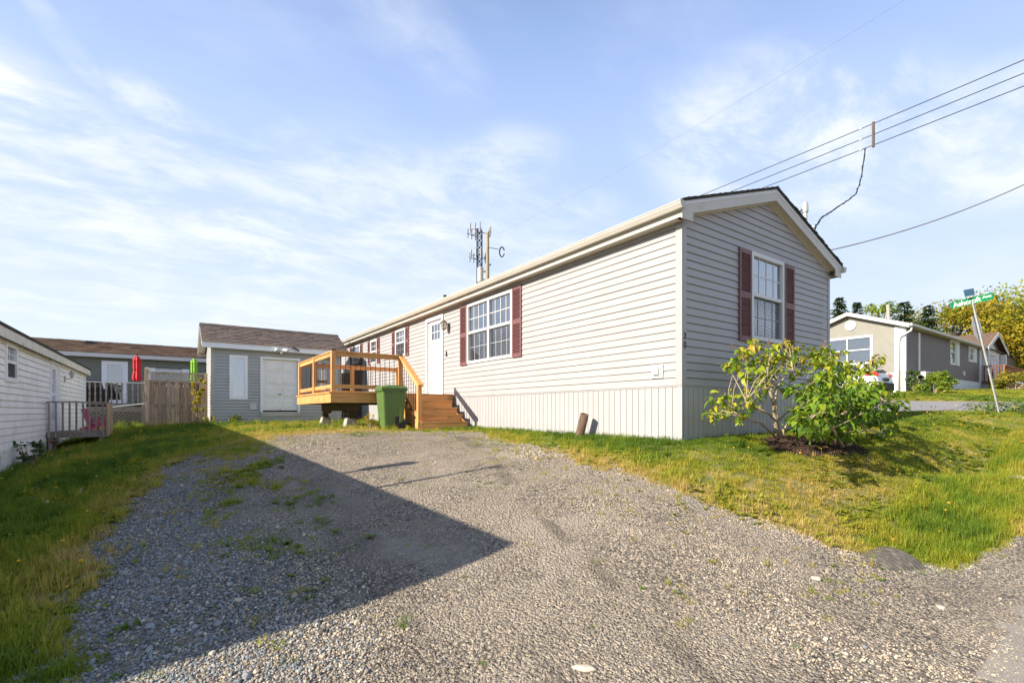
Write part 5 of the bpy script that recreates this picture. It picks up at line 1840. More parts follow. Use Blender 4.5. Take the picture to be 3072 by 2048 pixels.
loft(side, .90, .05).build('body', 'car_silver', car, local=True, bevel=.05)
loft(green, .84, .17).build('cabin', 'car_silver', car, local=True, bevel=.04)
for sy in (-1, 1):
    for poly in ([(-1.62, 1.06), (-1.35, 1.38), (-.98, 1.43), (-.95, 1.06)], [(-.87, 1.06), (-.87, 1.43), (-.12, 1.43), (-.10, 1.04)], [(-.03, 1.04), (-.05, 1.42), (.12, 1.40), (.66, 1.02)]):
        m_ = MB(); m_.prism([(x, sy * (.848 - .17 * ((z - .98) / .55) ** 2), z) for x, z in poly], (0, sy * .012, 0)); m_.build('side_window', 'car_glass', car, local=True)
    m_ = MB(); m_.prism([(-2.17, sy * .90, .86), (-2.06, sy * .90, 1.03), (-1.62, sy * .885, 1.0), (-1.72, sy * .90, .90)], (0, -sy * .06, 0)); m_.build('tail_lamp', 'tail_red', car, local=True, bevel=.01)
    m_ = MB(); m_.prism([(-2.215, sy * .66, .86), (-2.215, sy * .86, .86), (-2.14, sy * .86, 1.0), (-2.14, sy * .66, .98)], (.03, 0, 0)); m_.build('tail_lamp', 'tail_red', car, local=True)
    m_ = MB(); m_.box(-1.3, .1, sy * .70 - .02, sy * .70 + .02, 1.53, 1.56); m_.build('roof_rail', 'aluminium', car, local=True)
    for x in (-1.35, 1.35):
        m_ = MB(); m_.tube([(x, sy * .68, .33), (x, sy * .905, .33)], .335, 24); wh = m_.build('wheel', 'tyre', car, local=True, bevel=.03)
        m_ = MB(); m_.tube([(x, sy * .90, .33), (x, sy * .915, .33)], .21, 20); m_.build('rim', 'aluminium', wh, local=True)
    m_ = MB(); m_.hex([(.66, sy * .88, .98), (.84, sy * .88, .98), (.84, sy * 1.04, .98), (.66, sy * 1.04, .98), (.70, sy * .88, 1.12), (.80, sy * .88, 1.12), (.80, sy * 1.03, 1.12), (.70, sy * 1.03, 1.12)]); m_.build('door_mirror', 'car_silver', car, local=True, bevel=.02)
m_ = MB(); m_.prism([(-1.985, -.70, 1.06), (-1.985, .70, 1.06), (-1.66, .60, 1.37), (-1.66, -.60, 1.37)], (-.03, 0, .02)); m_.build('rear_window', 'car_glass', car, local=True)
m_ = MB(); m_.box(-2.255, -2.15, -.80, .80, .26, .60); m_.build('bumper', 'car_black', car, local=True, bevel=.03)
m_ = MB(); m_.box(-2.225, -2.18, -.27, .27, .66, .80); m_.build('plate_recess', 'car_black', car, local=True)
m_ = MB(); m_.prism([(.42, -.62, 1.40), (.42, .62, 1.40), (.93, .74, 1.0), (.93, -.74, 1.0)], (.03, 0, .02)); m_.build('windscreen', 'car_glass', car, local=True)

# ------------------------------------------------------------------ leaning street sign
sgz = Hf(15.4, 2.56)
lean = Matrix.Rotation(R(-13.6), 4, Vector((math.sin(R(YAW)), math.cos(R(YAW)), 0)))
ss = thing('street_sign', 'leaning metal post with green Ashcroft Ave sign and octagonal plate', 'street sign', (15.4, 2.56, sgz), rot=lean.to_euler())
m_ = MB()
m_.box(-.034, .034, -.004, .0, -.3, 2.62); m_.box(-.036, -.030, -.03, -.004, -.3, 2.62); m_.box(.030, .036, -.03, -.004, -.3, 2.62)
m_.box(-.055, -.036, -.030, -.026, -.3, 2.62); m_.box(.036, .055, -.030, -.026, -.3, 2.62)
po_ = m_.build('post', 'galvanised', ss, local=True)
m_ = MB()
for k in range(60):
    z = .05 + k * .042
    m_.tube([(0, -.0045, z), (0, -.0055, z)], .006, 6)
tag(m_.build('bolt_holes', 'steel_dark', po_, local=True), kind='stuff')
m_ = MB(); m_.box(-.05, .05, -.04, .006, 1.06, 1.12); m_.build('splice_clamp', 'steel_dark', ss, local=True)
# blade parallel to the cross road, facing -X
m_ = MB(); m_.box(-.006, .006, -.36, .36, 2.55, 2.70); bl = m_.build('name_blade', 'sign_green', ss, local=True, bevel=.002)
bl['label'] = 'green blade lettered Ashcroft Ave'
for key, yc, zc_ in (('Ashcroft', .078, 2.618), ('Ave', -.262, 2.64)):
    me = TXT[key].copy(); me.materials.clear(); me.materials.append(MATS['sign_text'])
    o = bpy.data.objects.new('lettering', me); COL.objects.link(o); o.parent = bl
    o.location = (-.0085, yc, zc_)
    o.rotation_euler = (R(90), 0, R(-90))
    wv = [v.co.x for v in me.vertices]
    tw_ = {'Ashcroft': .48, 'Ave': .15}[key]
    o.scale = (tw_ / (max(wv) - min(wv)), 1, 1)
m_ = MB(); m_.box(-.045, .045, -.045, .045, 2.70, 2.735); m_.build('blade_bracket', 'galvanised', ss, local=True)
m_ = MB(); m_.box(-.45, .45, -.006, .006, 2.745, 2.90); b2 = m_.build('name_blade', 'sign_teal', ss, local=True, bevel=.002)
b2['label'] = 'dark teal blade set crosswise above the green one'
# octagonal plate seen from behind
oc = [(.30 / math.cos(R(22.5)) * math.cos(R(22.5 + 45 * k)), .30 / math.cos(R(22.5)) * math.sin(R(22.5 + 45 * k))) for k in range(8)]
ya = R(-3)
m_ = MB(); m_.prism([(x * math.cos(ya), .012 + x * math.sin(ya) * 1.0, 1.98 + z) for x, z in oc], (0, .004, 0)); pl = m_.build('sign_plate', 'aluminium', ss, local=True)
pl['label'] = 'grey back of the octagonal plate'
m_ = MB(); m_.prism([(x * .99 * math.cos(ya), .017 + x * .99 * math.sin(ya), 1.98 + z * .99) for x, z in oc], (0, .002, 0)); m_.build('plate_face', 'sign_red', pl, local=True)

# ------------------------------------------------------------------ utility pole, mast, wires
UX, UY = 17.2, 27.1
up = thing('utility_pole', 'tall wooden utility pole with grey transformer behind the home', 'utility pole', (UX, UY, Hf(UX, UY)))
m_ = MB(); m_.tube([(UX, UY, -.2), (UX, UY, 11.9)], [.16, .10], 14); m_.build('pole', 'pole_wood', up)
m_ = MB()
TXc = (UX - .48 * .816, UY + .48 * .578)
m_.lathe([(.02, 8.55), (.17, 8.57), (.20, 8.65), (.20, 9.45), (.22, 9.47), (.22, 9.52), (.12, 9.58), (.03, 9.6)], TXc, 16); tr_ = m_.build('transformer', 'transformer', up, smooth=False)
m_ = MB()
for z in (8.75, 9.3):
    m_.bar((UX, UY, z), (TXc[0], TXc[1], z), .08, .09)
m_.build('bracket', 'galvanised', up)
m_ = MB()
for z in (8.15, 8.45, 9.75, 8.3):
    m_.lathe([(.03, z - .06), (.06, z - .03), (.03, z), (.06, z + .03), (.03, z + .06)], (UX + .17 * .816, UY - .17 * .578), 8)
m_.build('insulator', 'cable_black', up)
m_ = MB()
a0 = Vector((UX, UY, 10.9)); rt = Vector((.816, -.578, 0))
m_.tube([a0, a0 + rt * .72 + Vector((0, 0, -.12))], .02, 6); m_.build('lamp_arm', 'cable_black', up)
m_ = MB(); cc = a0 + rt * .95 + Vector((0, 0, -.30))
ringp = [cc + rt * (.16 * math.cos(R(a_))) + Vector((0, 0, .32 * math.sin(R(a_)))) for a_ in range(20, 341, 20)]
m_.tube(ringp, .045, 6); m_.build('cable_coil', 'cable_black', up)
up2 = thing('utility_pole', 'plain wooden utility pole beside the corner of the roads', 'utility pole', (16.6, -16, Hf(16.6, -8)))
m_ = MB(); m_.tube([(16.6, -16, -1), (16.6, -16, 11.5)], [.16, .10], 14); m_.build('pole', 'pole_wood', up2)
m_ = MB()
for z in (8.15, 8.45, 8.8):
    m_.lathe([(.03, z - .06), (.06, z - .03), (.03, z), (.06, z + .03), (.03, z + .06)], (16.45, -16), 8)
m_.build('insulator', 'porcelain', up2)


def wire(name, label, p, q, sag, r_=.011, m='cable_black', n=26, cat='wire', group=None, wob=0):
    p, q = Vector(p), Vector(q)
    mid = (p + q) / 2
    o = thing(name, label, cat, p, group)
    pts = []
    for i in range(n + 1):
        t = i / n
        v = p.lerp(q, t); v.z -= sag * 4 * t * (1 - t)
        if wob: v += Vector((random.uniform(-wob, wob), random.uniform(-wob, wob), random.uniform(-wob, wob)))
        pts.append(v)
    m_ = MB(); m_.tube(pts, r_, 5); m_.build('strand', m, o)
    return o


SPY = 5.41
lv = ((8.74, 8.43, 'upper'), (8.42, 8.11, 'middle'), (8.10, 7.80, 'lower'))
for (zp, zs, nm) in lv:
    # wire passes through the spreader: the sag puts it there
    t_ = (UY - SPY) / (UY + 16)
    zl_ = zp + (zp + .25 - zp) * t_
    sg_ = (zl_ - zs) / (4 * t_ * (1 - t_))
    wire('power_line', nm + ' overhead wire of the three strung along the cross road', (UX - .08, UY, zp), (16.5, -16, zp + .25), sg_, .0115)
sx_ = UX - .08 + (16.5 - UX + .08) * (UY - SPY) / (UY + 16)
sp = thing('wire_spreader', 'brown vertical spreader bar holding three overhead wires apart', 'spreader', (sx_, SPY, 7.74))
m_ = MB(); m_.box(-.03, .03, -.03, .03, 0, .74); m_.build('bar', 'dark_brown_wood', sp, local=True, bevel=.006)
m_ = MB()
for z in (.06, .37, .69):
    m_.lathe([(.02, z - .03), (.04, z), (.02, z + .03)], (0, .32), 8)
m_.build('insulator', 'porcelain', sp, local=True)
# drop cable down to the mast: corner points read off the sky
dc = thing('service_drop', 'twisted black cable drooping from the spreader to the roof', 'cable', (11.14, 4.67, 3.88))
pts = []
pl_ = [(2608, 440), (2596, 470), (2586, 520), (2578, 555), (2567, 582), (2545, 600), (2515, 620), (2486, 640), (2466, 652), (2452, 672), (2441, 692), (2432, 712)]
s0 = Vector((sx_, SPY + .2, 7.8)); s1 = Vector((11.14, 4.67, 3.86))
ca, sa = math.cos(R(YAW)), math.sin(R(YAW))
for i, (px, py) in enumerate(pl_):
    r_, v_ = (px - 1536) / 1446, (1234 - py) / 1446
    # distance from the vertical plane through both ends
    dirx, diry = sa + ca * r_, ca - sa * r_
    ex, ey = s1.x - s0.x, s1.y - s0.y
    den_ = dirx * ey - diry * ex
    t = (s0.x * ey - s0.y * ex) / den_
    pts.append(Vector((dirx * t, diry * t, v_ * t)))
pts = [s0] + [q for q in pts if s1.x < q.x < s0.x] + [s1]
fine_ = []
for i in range(len(pts) - 1):
    for k in range(4):
        q = pts[i].lerp(pts[i + 1], k / 4)
        fine_.append(q + Vector((0, 0, random.uniform(-.012, .012))))
fine_.append(pts[-1])
for k, (rr, off) in enumerate(((.015, 0), (.010, .02))):
    m_ = MB(); m_.tube([q + Vector((off * math.sin(i * 1.9), off * math.cos(i * 1.9), off * math.sin(i * 1.9 + 1))) for i, q in enumerate(fine_)], rr, 6); m_.build('strand', 'cable_black', dc)
wire('telephone_line', 'thin grey telephone line running from the gable eave to the road', (11.05, 4.62, 3.32), (17.0, 1.2, 5.95), .28, .012, 'cable_grey')
wire('telephone_line', 'faint upper wire crossing high above the gable roof', (UX, UY, 11.5), (14.5, -16, 12.5), 1.2, .0028, 'cable_grey')

# lattice mast far behind
TD = 92.0
tx, ty = TD * sa + ca * (TD * (1436 - 1536) / 1446), TD * ca - sa * (TD * (1436 - 1536) / 1446)
tw = thing('cell_tower', 'lattice antenna mast behind the utility pole', 'tower', (tx, ty, 0))
TZ = (1234 - 690) / 1446 * TD
hw_ = .62
legs = [(hw_ * math.cos(R(a_)), hw_ * math.sin(R(a_))) for a_ in (90, 210, 330)]
for k, (lx_, ly_) in enumerate(legs):
    m_ = MB(); m_.tube([(lx_, ly_, 0), (lx_, ly_, TZ)], .12, 6); m_.build('leg', 'tower_blue', tw, local=True)
nlev = 26
for seg in range(4):
    m_ = MB()
    for i in range(nlev * seg // 4, nlev * (seg + 1) // 4):
        z0_, z1_ = TZ * i / nlev, TZ * (i + 1) / nlev
        for k in range(3):
            a_, b_ = legs[k], legs[(k + 1) % 3]
            m_.tube([(a_[0], a_[1], z0_), (b_[0], b_[1], z1_)], .055, 4); m_.tube([(b_[0], b_[1], z0_), (a_[0], a_[1], z1_)], .055, 4)
            m_.tube([(a_[0], a_[1], z1_), (b_[0], b_[1], z1_)], .055, 4)
    m_.build('bracing', 'tower_red' if seg % 2 == 0 else 'tower_blue', tw, local=True)
for (z, rad_, n_) in ((TZ - .5, 1.9, 3), (TZ - 5.2, 1.3, 3)):
    for k in range(n_):
        th = R(100 + 120 * k)
        e_ = (rad_ * math.cos(th), rad_ * math.sin(th))
        m_ = MB(); m_.tube([(0, 0, z), (e_[0], e_[1], z)], .07, 6)
        t_ = (-math.sin(th), math.cos(th))
        m_.tube([(e_[0] - t_[0] * 1.3, e_[1] - t_[1] * 1.3, z), (e_[0] + t_[0] * 1.3, e_[1] + t_[1] * 1.3, z)], .06, 6)
        arm = m_.build('antenna_arm', 'tower_blue', tw, local=True)
        for s_ in (-.95, 0, .95):
            c_ = (e_[0] + t_[0] * s_ + .2 * math.cos(th), e_[1] + t_[1] * s_ + .2 * math.sin(th))
            m_ = MB(); m_.box(c_[0] - .11, c_[0] + .11, c_[1] - .08, c_[1] + .08, z - .7, z + 1.1); m_.build('antenna_panel', 'antenna', arm, local=True)

# ------------------------------------------------------------------ leaves, shrubs, trees
def px_point(px, py, X=None, Y=None, depth=None):
    r_, v_ = (px - 1536) / 1446, (1234 - py) / 1446
    dx_, dy_ = sa + ca * r_, ca - sa * r_
    t = Y / dy_ if Y is not None else (X / dx_ if X is not None else depth)
    return Vector((dx_ * t, dy_ * t, v_ * t))


def leaf_shape(L, Wd, fold, droop):
    """heart shaped leaf along +X, folded at the midrib, tip drooping"""
    prof = [(0.0, 0.0), (.10, .34), (.30, .50), (.55, .42), (.8, .20), (1.0, 0.0)]
    v, f = [], []
    for (t, w_) in prof:
        z = -droop * L * t * t
        v.append((t * L, 0, z))
    base = len(v)
    for sgn in (1, -1):
        for (t, w_) in prof[1:-1]:
            v.append((t * L - (.06 * L if t < .2 else 0), sgn * w_ * Wd, -droop * L * t * t + fold * w_ * Wd))
    n_ = len(prof) - 2
    for si in range(2):
        b = base + si * n_
        ring = [0] + [b + i for i in range(n_)] + [len(prof) - 1]
        for i in range(len(prof) - 1):
            q = (i, i + 1, ring[i + 1], ring[i]) if i not in (0,) else (0, 1, ring[1])
            if i == len(prof) - 2: q = (i, i + 1, ring[i])
            f.append(q if si else q[::-1])
    return v, f


LEAFS = []
for (L, Wd, fo, dr_) in ((.10, .075, .35, .35), (.085, .065, .5, .2), (.11, .078, .25, .55), (.07, .055, .45, .3)):
    v, f = leaf_shape(L, Wd, fo, dr_)
    me = bpy.data.meshes.new('leaf'); me.from_pydata(v, [], f); me.shade_smooth(); me.materials.append(MATS['lilac_leaf'])
    LEAFS.append((me, v, f))


LEAFS_D = []
for (me_, v_, f_) in LEAFS:
    q_ = me_.copy(); q_.materials.clear(); q_.materials.append(MATS['lilac_leaf_dark']); LEAFS_D.append((q_, v_, f_))


def leaf_matrix(p, out, k=1.0, down=.5):
    """leaf at p pointing outwards and hanging a little"""
    d_ = Vector((out.x + random.gauss(0, .6), out.y + random.gauss(0, .6), out.z * .3 - down + random.gauss(0, .35))).normalized()
    up_ = Vector((random.gauss(0, .35), random.gauss(0, .35), 1))
    y_ = up_.cross(d_).normalized(); z_ = d_.cross(y_)
    return Matrix(((d_.x, y_.x, z_.x, p.x), (d_.y, y_.y, z_.y, p.y), (d_.z, y_.z, z_.z, p.z), (0, 0, 0, 1))) @ Matrix.Scale(k, 4)


def lilac(label, base, clusters, stems, nleaf, yellow_top, seeds=(), LF=None):
    root = thing('lilac_shrub', label, 'shrub', base, 'lilac shrubs by the gable')
    inv_ = -Vector(base)
    # stems
    for s_ in stems:
        m_ = MB(); n_ = len(s_) ; m_.tube([Vector(q[:3]) for q in s_], [q[3] for q in s_], 7); m_.build('stem', 'bark', root, smooth=True)
    joints = [Vector(q[:3]) for s_ in stems for q in s_[1:]]
    tw_ = MB()
    mats = []
    for ci, (c_, rad_, yl) in enumerate(clusters):
        j = min(joints, key=lambda q: (q - c_).length + max(0, q.z - c_.z) * 1.5)
        mid = (j + c_) / 2 + Vector((random.gauss(0, .04), random.gauss(0, .04), random.gauss(.03, .03)))
        tw_.tube([j, mid, c_], [.0065, .005, .0025], 5)
        ends = []
        for k in range(3):
            e_ = c_ + Vector((random.gauss(0, rad_ * .7), random.gauss(0, rad_ * .7), random.gauss(.02, rad_ * .5)))
            tw_.tube([mid.lerp(c_, .6), e_], [.005, .0025], 4)
            ends.append(e_)
        for k in range(nleaf):
            e_ = random.choice(ends)
            p_ = e_.lerp(c_, random.uniform(0, .8)) + Vector((random.gauss(0, rad_ * .42), random.gauss(0, rad_ * .42), random.gauss(0, rad_ * .38)))
            out = (p_ - c_); out = out.normalized() if out.length > 1e-4 else Vector((1, 0, 0))
            mats.append((leaf_matrix(p_, out, random.uniform(.42, 1.05)), min(1, max(0, random.gauss(yl, .16)))))
    tw_.build('twigs', 'bark', root)['kind'] = 'stuff'
    eye = Vector((0, 0, 0))
    mats.sort(key=lambda q: (q[0].translation - eye).length)
    for i, (mx, yl) in enumerate(mats[:300]):
        me = random.choice(LF or LEAFS)[0]
        o = bpy.data.objects.new('leaf', me); COL.objects.link(o); o.parent = root
        o.matrix_local = Matrix.Translation(inv_) @ mx
    rest = MB()
    for mx, yl in mats[300:]:
        _, v, f = random.choice(LEAFS)
        rest.add([(mx @ Vector(q)) for q in v], f, max(.01, yl))
    if rest.v:
        o = rest.build('leaves', 'lilac_leaf_m', root, normals=False, smooth=True); o['kind'] = 'stuff'
    if seeds:
        sm = MB()
        for (p_, q_) in seeds:
            sm.tube([p_, q_], [.004, .002], 4)
            for k in range(26):
                t_ = random.random()
                c_ = p_.lerp(q_, t_) + Vector((random.gauss(0, .025), random.gauss(0, .025), random.gauss(0, .02))) * (1.2 - t_)
                sm.lathe([(.002, c_.z - .007), (.005, c_.z), (.001, c_.z + .008)], (c_.x, c_.y), 4)
        o = sm.build('seed_heads', 'seed_brown', root); o['kind'] = 'stuff'
    return root


def r7(x, y):
    return 2000 + x * .3231, 980 + y * .3231


B1 = Vector((7.68, 3.70, Hf(7.68, 3.70)))
c1 = []
for (x, y) in ((760, 175), (850, 165), (700, 215), (640, 345), (565, 350), (700, 300), (770, 265), (820, 335), (900, 285), (960, 340), (1040, 275), (1100, 205), (1130, 160), (1180, 225), (1235, 265), (1290, 325), (1340, 375), (1000, 420), (905, 415), (745, 440), (850, 505), (955, 560), (1080, 600), (1200, 440), (1110, 330), (1180, 330), (960, 230), (1240, 380), (690, 390), (890, 500), (800, 400),
               (480, 665), (560, 690), (640, 640), (720, 625), (820, 600), (700, 745), (790, 760), (660, 835), (420, 835), (540, 825), (480, 785), (600, 740), (770, 700)):
    p_ = px_point(*r7(x, y), Y=3.62 + random.uniform(-.38, .38))
    yl = .42 + (.22 if y < 330 else 0) + random.uniform(-.12, .14)
    c1.append((p_, .095, yl))
S = lambda x, y, Y, r_: (*px_point(*r7(x, y), Y=Y), r_)
st1 = [[(B1.x, B1.y, B1.z - .05, .032), S(1010, 900, 3.70, .028), S(995, 720, 3.70, .026), S(960, 600, 3.68, .020), S(1000, 480, 3.66, .014), S(1080, 400, 3.64, .009)],
       [(B1.x + .05, B1.y, B1.z - .05, .022), S(1030, 880, 3.72, .02), S(1010, 700, 3.76, .017), S(1020, 560, 3.78, .012), S(900, 400, 3.78, .008)],
       [(B1.x - .03, B1.y - .03, B1.z - .04, .022), S(960, 970, 3.66, .018), S(870, 890, 3.6, .015), S(720, 850, 3.55, .011), S(600, 800, 3.5, .007)],
       [S(1010, 870, 3.7, .016), S(940, 800, 3.66, .013), S(850, 770, 3.6, .010), S(740, 690, 3.55, .006)],
       [S(1050, 860, 3.7, .018), S(1110, 800, 3.66, .016), S(1210, 735, 3.6, .012), S(1300, 690, 3.55, .008)],
       [(B1.x + .12, B1.y - .02, B1.z - .05, .022), S(1080, 960, 3.66, .02), S(1160, 850, 3.62, .016), S(1220, 760, 3.6, .010)],
       [S(1000, 600, 3.68, .014), S(1090, 470, 3.66, .010), S(1170, 400, 3.62, .007)]]
sd1 = [(px_point(*r7(690, 215), Y=3.6), px_point(*r7(550, 165), Y=3.55)), (px_point(*r7(950, 180), Y=3.6), px_point(*r7(945, 118), Y=3.6)), (px_point(*r7(1060, 190), Y=3.7), px_point(*r7(1090, 120), Y=3.7))]
lilac('open lilac shrub with bare pale stems and yellowing top leaves', B1, c1, st1, 20, True, sd1)

B2 = Vector((8.0, 3.05, Hf(8.0, 3.05)))
c2 = []
for (x, y) in ((1220, 600), (1340, 560), (1280, 680), (1420, 600), (1500, 560), (1580, 620), (1660, 550), (1720, 620), (1800, 560), (1700, 430), (1820, 425), (1880, 335), (1560, 345), (1450, 255), (1430, 335), (1540, 275), (1900, 560), (1980, 545), (2060, 620), (1980, 655), (2080, 745), (2150, 730), (1880, 725), (1780, 725), (1640, 745), (1500, 725), (1380, 765), (1240, 760), (1220, 880), (1340, 860), (1440, 900), (1560, 865), (1680, 865), (1640, 960), (1500, 985), (1370, 995), (1780, 845), (1880, 885), (1975, 1025), (1905, 1035), (2080, 935), (1740, 960), (1300, 930), (1600, 480), (1500, 480), (1760, 500), (1320, 620), (1450, 680), (1600, 690), (1720, 780), (1820, 800), (1420, 820), (1540, 800), (1980, 800), (2020, 700), (1580, 940), (1250, 970), (1690, 1000), (1430, 470), (1920, 640), (1840, 640), (1700, 700), (1360, 700)):
    lo_ = 2.75 + .25 * max(0, (700 - y) / 400)
    p_ = px_point(*r7(x, y), Y=lo_ + random.uniform(-.40, .40))
    yl = .20 + (.30 if y < 440 else (.12 if y < 640 else 0)) + random.uniform(-.1, .1)
    c2.append((p_, .11, yl))
st2 = [[(B2.x, B2.y, B2.z - .05, .026), S(1480, 860, 3.0, .02), S(1440, 640, 3.05, .016), S(1450, 470, 3.1, .012), S(1470, 330, 3.1, .007)],
       [(B2.x + .06, B2.y - .02, B2.z - .05, .024), S(1600, 880, 2.9, .018), S(1680, 720, 2.85, .014), S(1760, 560, 2.8, .010), S(1830, 430, 2.8, .006)],
       [(B2.x - .06, B2.y, B2.z - .05, .022), S(1400, 900, 2.9, .016), S(1300, 780, 2.85, .012), S(1260, 660, 2.8, .008)],
       [(B2.x + .1, B2.y - .04, B2.z - .05, .022), S(1720, 900, 2.75, .016), S(1880, 780, 2.7, .012), S(2040, 700, 2.65, .008)],
       [(B2.x + .12, B2.y - .06, B2.z - .05, .018), S(1760, 960, 2.7, .013), S(1900, 960, 2.6, .010), S(1990, 980, 2.55, .006)],
       [(B2.x + .02, B2.y - .1, B2.z - .05, .020), S(1540, 940, 2.6, .015), S(1560, 780, 2.5, .012), S(1600, 640, 2.5, .007)]]
sd2 = [(px_point(*r7(1450, 200), Y=3.0), px_point(*r7(1455, 110), Y=3.0)), (px_point(*r7(1900, 320), Y=2.8), px_point(*r7(1970, 245), Y=2.8)), (px_point(*r7(1850, 400), Y=2.8), px_point(*r7(2010, 370), Y=2.75)), (px_point(*r7(1800, 390), Y=2.8), px_point(*r7(1920, 395), Y=2.85)), (px_point(*r7(1580, 270), Y=2.9), px_point(*r7(1620, 240), Y=2.9)), (px_point(*r7(1990, 310), Y=2.85), px_point(*r7(1960, 290), Y=2.9))]
lilac('dense low lilac shrub with broad green leaves over the mulch', B2, c2, st2, 46, False, sd2, LEAFS_D)


def crown_cards(centres, rad_, n, size, flat=.8):
    """many small bent leaf-clump faces spread through lobes; returns MB"""
    m_ = MB()
    for _ in range(n):
        c_, r_, yl = random.choice(centres)
        d_ = Vector((random.gauss(0, 1), random.gauss(0, 1), random.gauss(0, flat))).normalized()
        q = c_ + d_ * r_ * (random.random() ** .45)
        s_ = size * random.uniform(.5, 1.3)
        a_ = Vector((random.gauss(0, 1), random.gauss(0, 1), random.gauss(0, .8))).normalized()
        b_ = a_.cross(Vector((random.gauss(0, 1), random.gauss(0, 1), random.gauss(0, 1)))).normalized()
        m_.add([q - a_ * s_ * .5, q + b_ * s_ * .32, q + a_ * s_ * .55, q - b_ * s_ * .30], [(0, 1, 2), (0, 2, 3)], min(.99, max(.01, random.gauss(yl, .15))))
    return m_


def tree(label, px, X, ytop, width, m='autumn_leaf', yl=.5, n=5200, size=.30, seedv=0, name='broadleaf_tree', group='trees behind the taupe home', lobes=26):
    random.seed(100 + seedv)
    Y = YatX(px, X)
    zg_ = 1.3
    depth = X * sa + Y * ca
    zt = (1234 - ytop) / 1446 * depth
    root = thing(name, label, 'tree', (X, Y, zg_), group)
    h_ = zt - zg_
    m_ = MB()
    top = Vector((X + random.uniform(-.3, .3), Y, zg_ + h_ * .75))
    m_.tube([(X, Y, zg_ - .3), (X + .1, Y, zg_ + h_ * .3), top], [h_ * .028, h_ * .02, h_ * .006], 8)
    m_.build('trunk', 'bark_dark', root, smooth=True)
    lb = MB(); cs = []
    for k in range(lobes):
        th = random.uniform(0, 2 * math.pi)
        f_ = random.uniform(.22, 1.0)
        rr = width * .5 * math.sin(math.pi * min(1, .18 + .80 * (1 - f_))) ** .6 * random.uniform(.3, 1.0)
        c_ = Vector((X + rr * math.cos(th), Y + rr * math.sin(th), zg_ + h_ * (.16 + .78 * f_)))
        s_ = Vector((X, Y, zg_ + h_ * (.12 + .5 * f_)))
        lb.tube([s_, s_.lerp(c_, .55) + Vector((0, 0, .15)), c_], [h_ * .009, h_ * .005, .012], 5)
        cs.append((c_, width * random.uniform(.09, .19), min(.95, max(.05, yl + random.uniform(-.28, .28)))))
    lb.build('limbs', 'bark_dark', root)
    crown_cards(cs, 1, n, size).build('crown', m, root, normals=False)
    return root


def conifer(label, px, X, ytop, width, seedv, group='conifers behind the taupe home'):
    random.seed(300 + seedv)
    Y = YatX(px, X); zg_ = 1.2
    depth = X * sa + Y * ca
    zt = (1234 - ytop) / 1446 * depth
    root = thing('spruce_tree', label, 'tree', (X, Y, zg_), group)
    h_ = zt - zg_
    m_ = MB(); m_.tube([(X, Y, zg_ - .3), (X, Y, zt - .1)], [h_ * .018, .015], 7); m_.build('trunk', 'bark_dark', root)
    cr = MB()
    lev = int(h_ / .20)
    for i in range(lev):
        f_ = i / lev
        z = zg_ + h_ * (.12 + .88 * f_)
        L = width * .5 * (1 - f_) ** .85 * random.uniform(.75, 1.1) + .10
        for k in range(random.randint(9, 13)):
            th = random.uniform(0, 2 * math.pi)
            Lk = L * random.uniform(.65, 1.12)
            d_ = Vector((math.cos(th), math.sin(th), random.uniform(-.35, .0)))
            sd_ = Vector((-math.sin(th), math.cos(th), 0))
            steps = max(2, int(Lk / .22))
            for s_ in range(steps):
                t_ = (s_ + .5) / steps
                q = Vector((X, Y, z)) + d_ * Lk * t_ + Vector((0, 0, .12 * Lk * t_ * t_))
                w_ = .34 * (1.1 - t_ * .7)
                for sg in (-1, 1):
                    e_ = q + sd_ * sg * w_ * random.uniform(.6, 1.1) + d_ * .22 + Vector((0, 0, random.uniform(-.16, -.02)))
                    cr.add([q - d_ * .08, q + d_ * .14, e_], [(0, 1, 2)], min(.99, max(.01, random.gauss(.42, .22))))
                e_ = q + d_ * .3 + Vector((0, 0, random.uniform(-.05, .1)))
                cr.add([q - sd_ * .06, q + sd_ * .06, e_], [(0, 1, 2)], random.uniform(.3, .8))
    cr.build('crown', 'needle', root, normals=False)


conifer('pointed dark spruce nearest the white gable peak of the taupe home', 2518, 50, 888, 6.6, 1)
conifer('slim spruce tip showing just over the taupe roof ridge', 2571, 52, 902, 4.4, 2)
conifer('broad spruce in the middle of the row over the taupe roof', 2712, 47, 900, 5.6, 4)
conifer('ragged spruce leaning beside the first yellow tree', 2785, 48, 912, 5.4, 5)
tree('thin green tree with sparse top twigs between two spruces', 2645, 54, 892, 4.4, 'green_leaf', .30, 2600, .24, 11, lobes=18)
tree('low golden tree beside the ragged spruce', 2850, 54, 918, 7.5, 'autumn_leaf', .32, 8000, .23, 12)
tree('golden tree directly behind the leaning street sign', 2925, 56, 915, 9.5, 'autumn_leaf', .38, 11000, .23, 13)
tree('golden tree behind the porch gable of the taupe home', 3010, 60, 905, 10, 'autumn_leaf', .30, 11000, .24, 14)
tree('tall yellow green tree rising past the brown deck', 3085, 58, 868, 9.5, 'green_leaf', .55, 12000, .23, 15)
tree('yellow green tree leaning over the end of the brown deck', 3140, 64, 900, 11, 'green_leaf', .75, 9000, .26, 16)


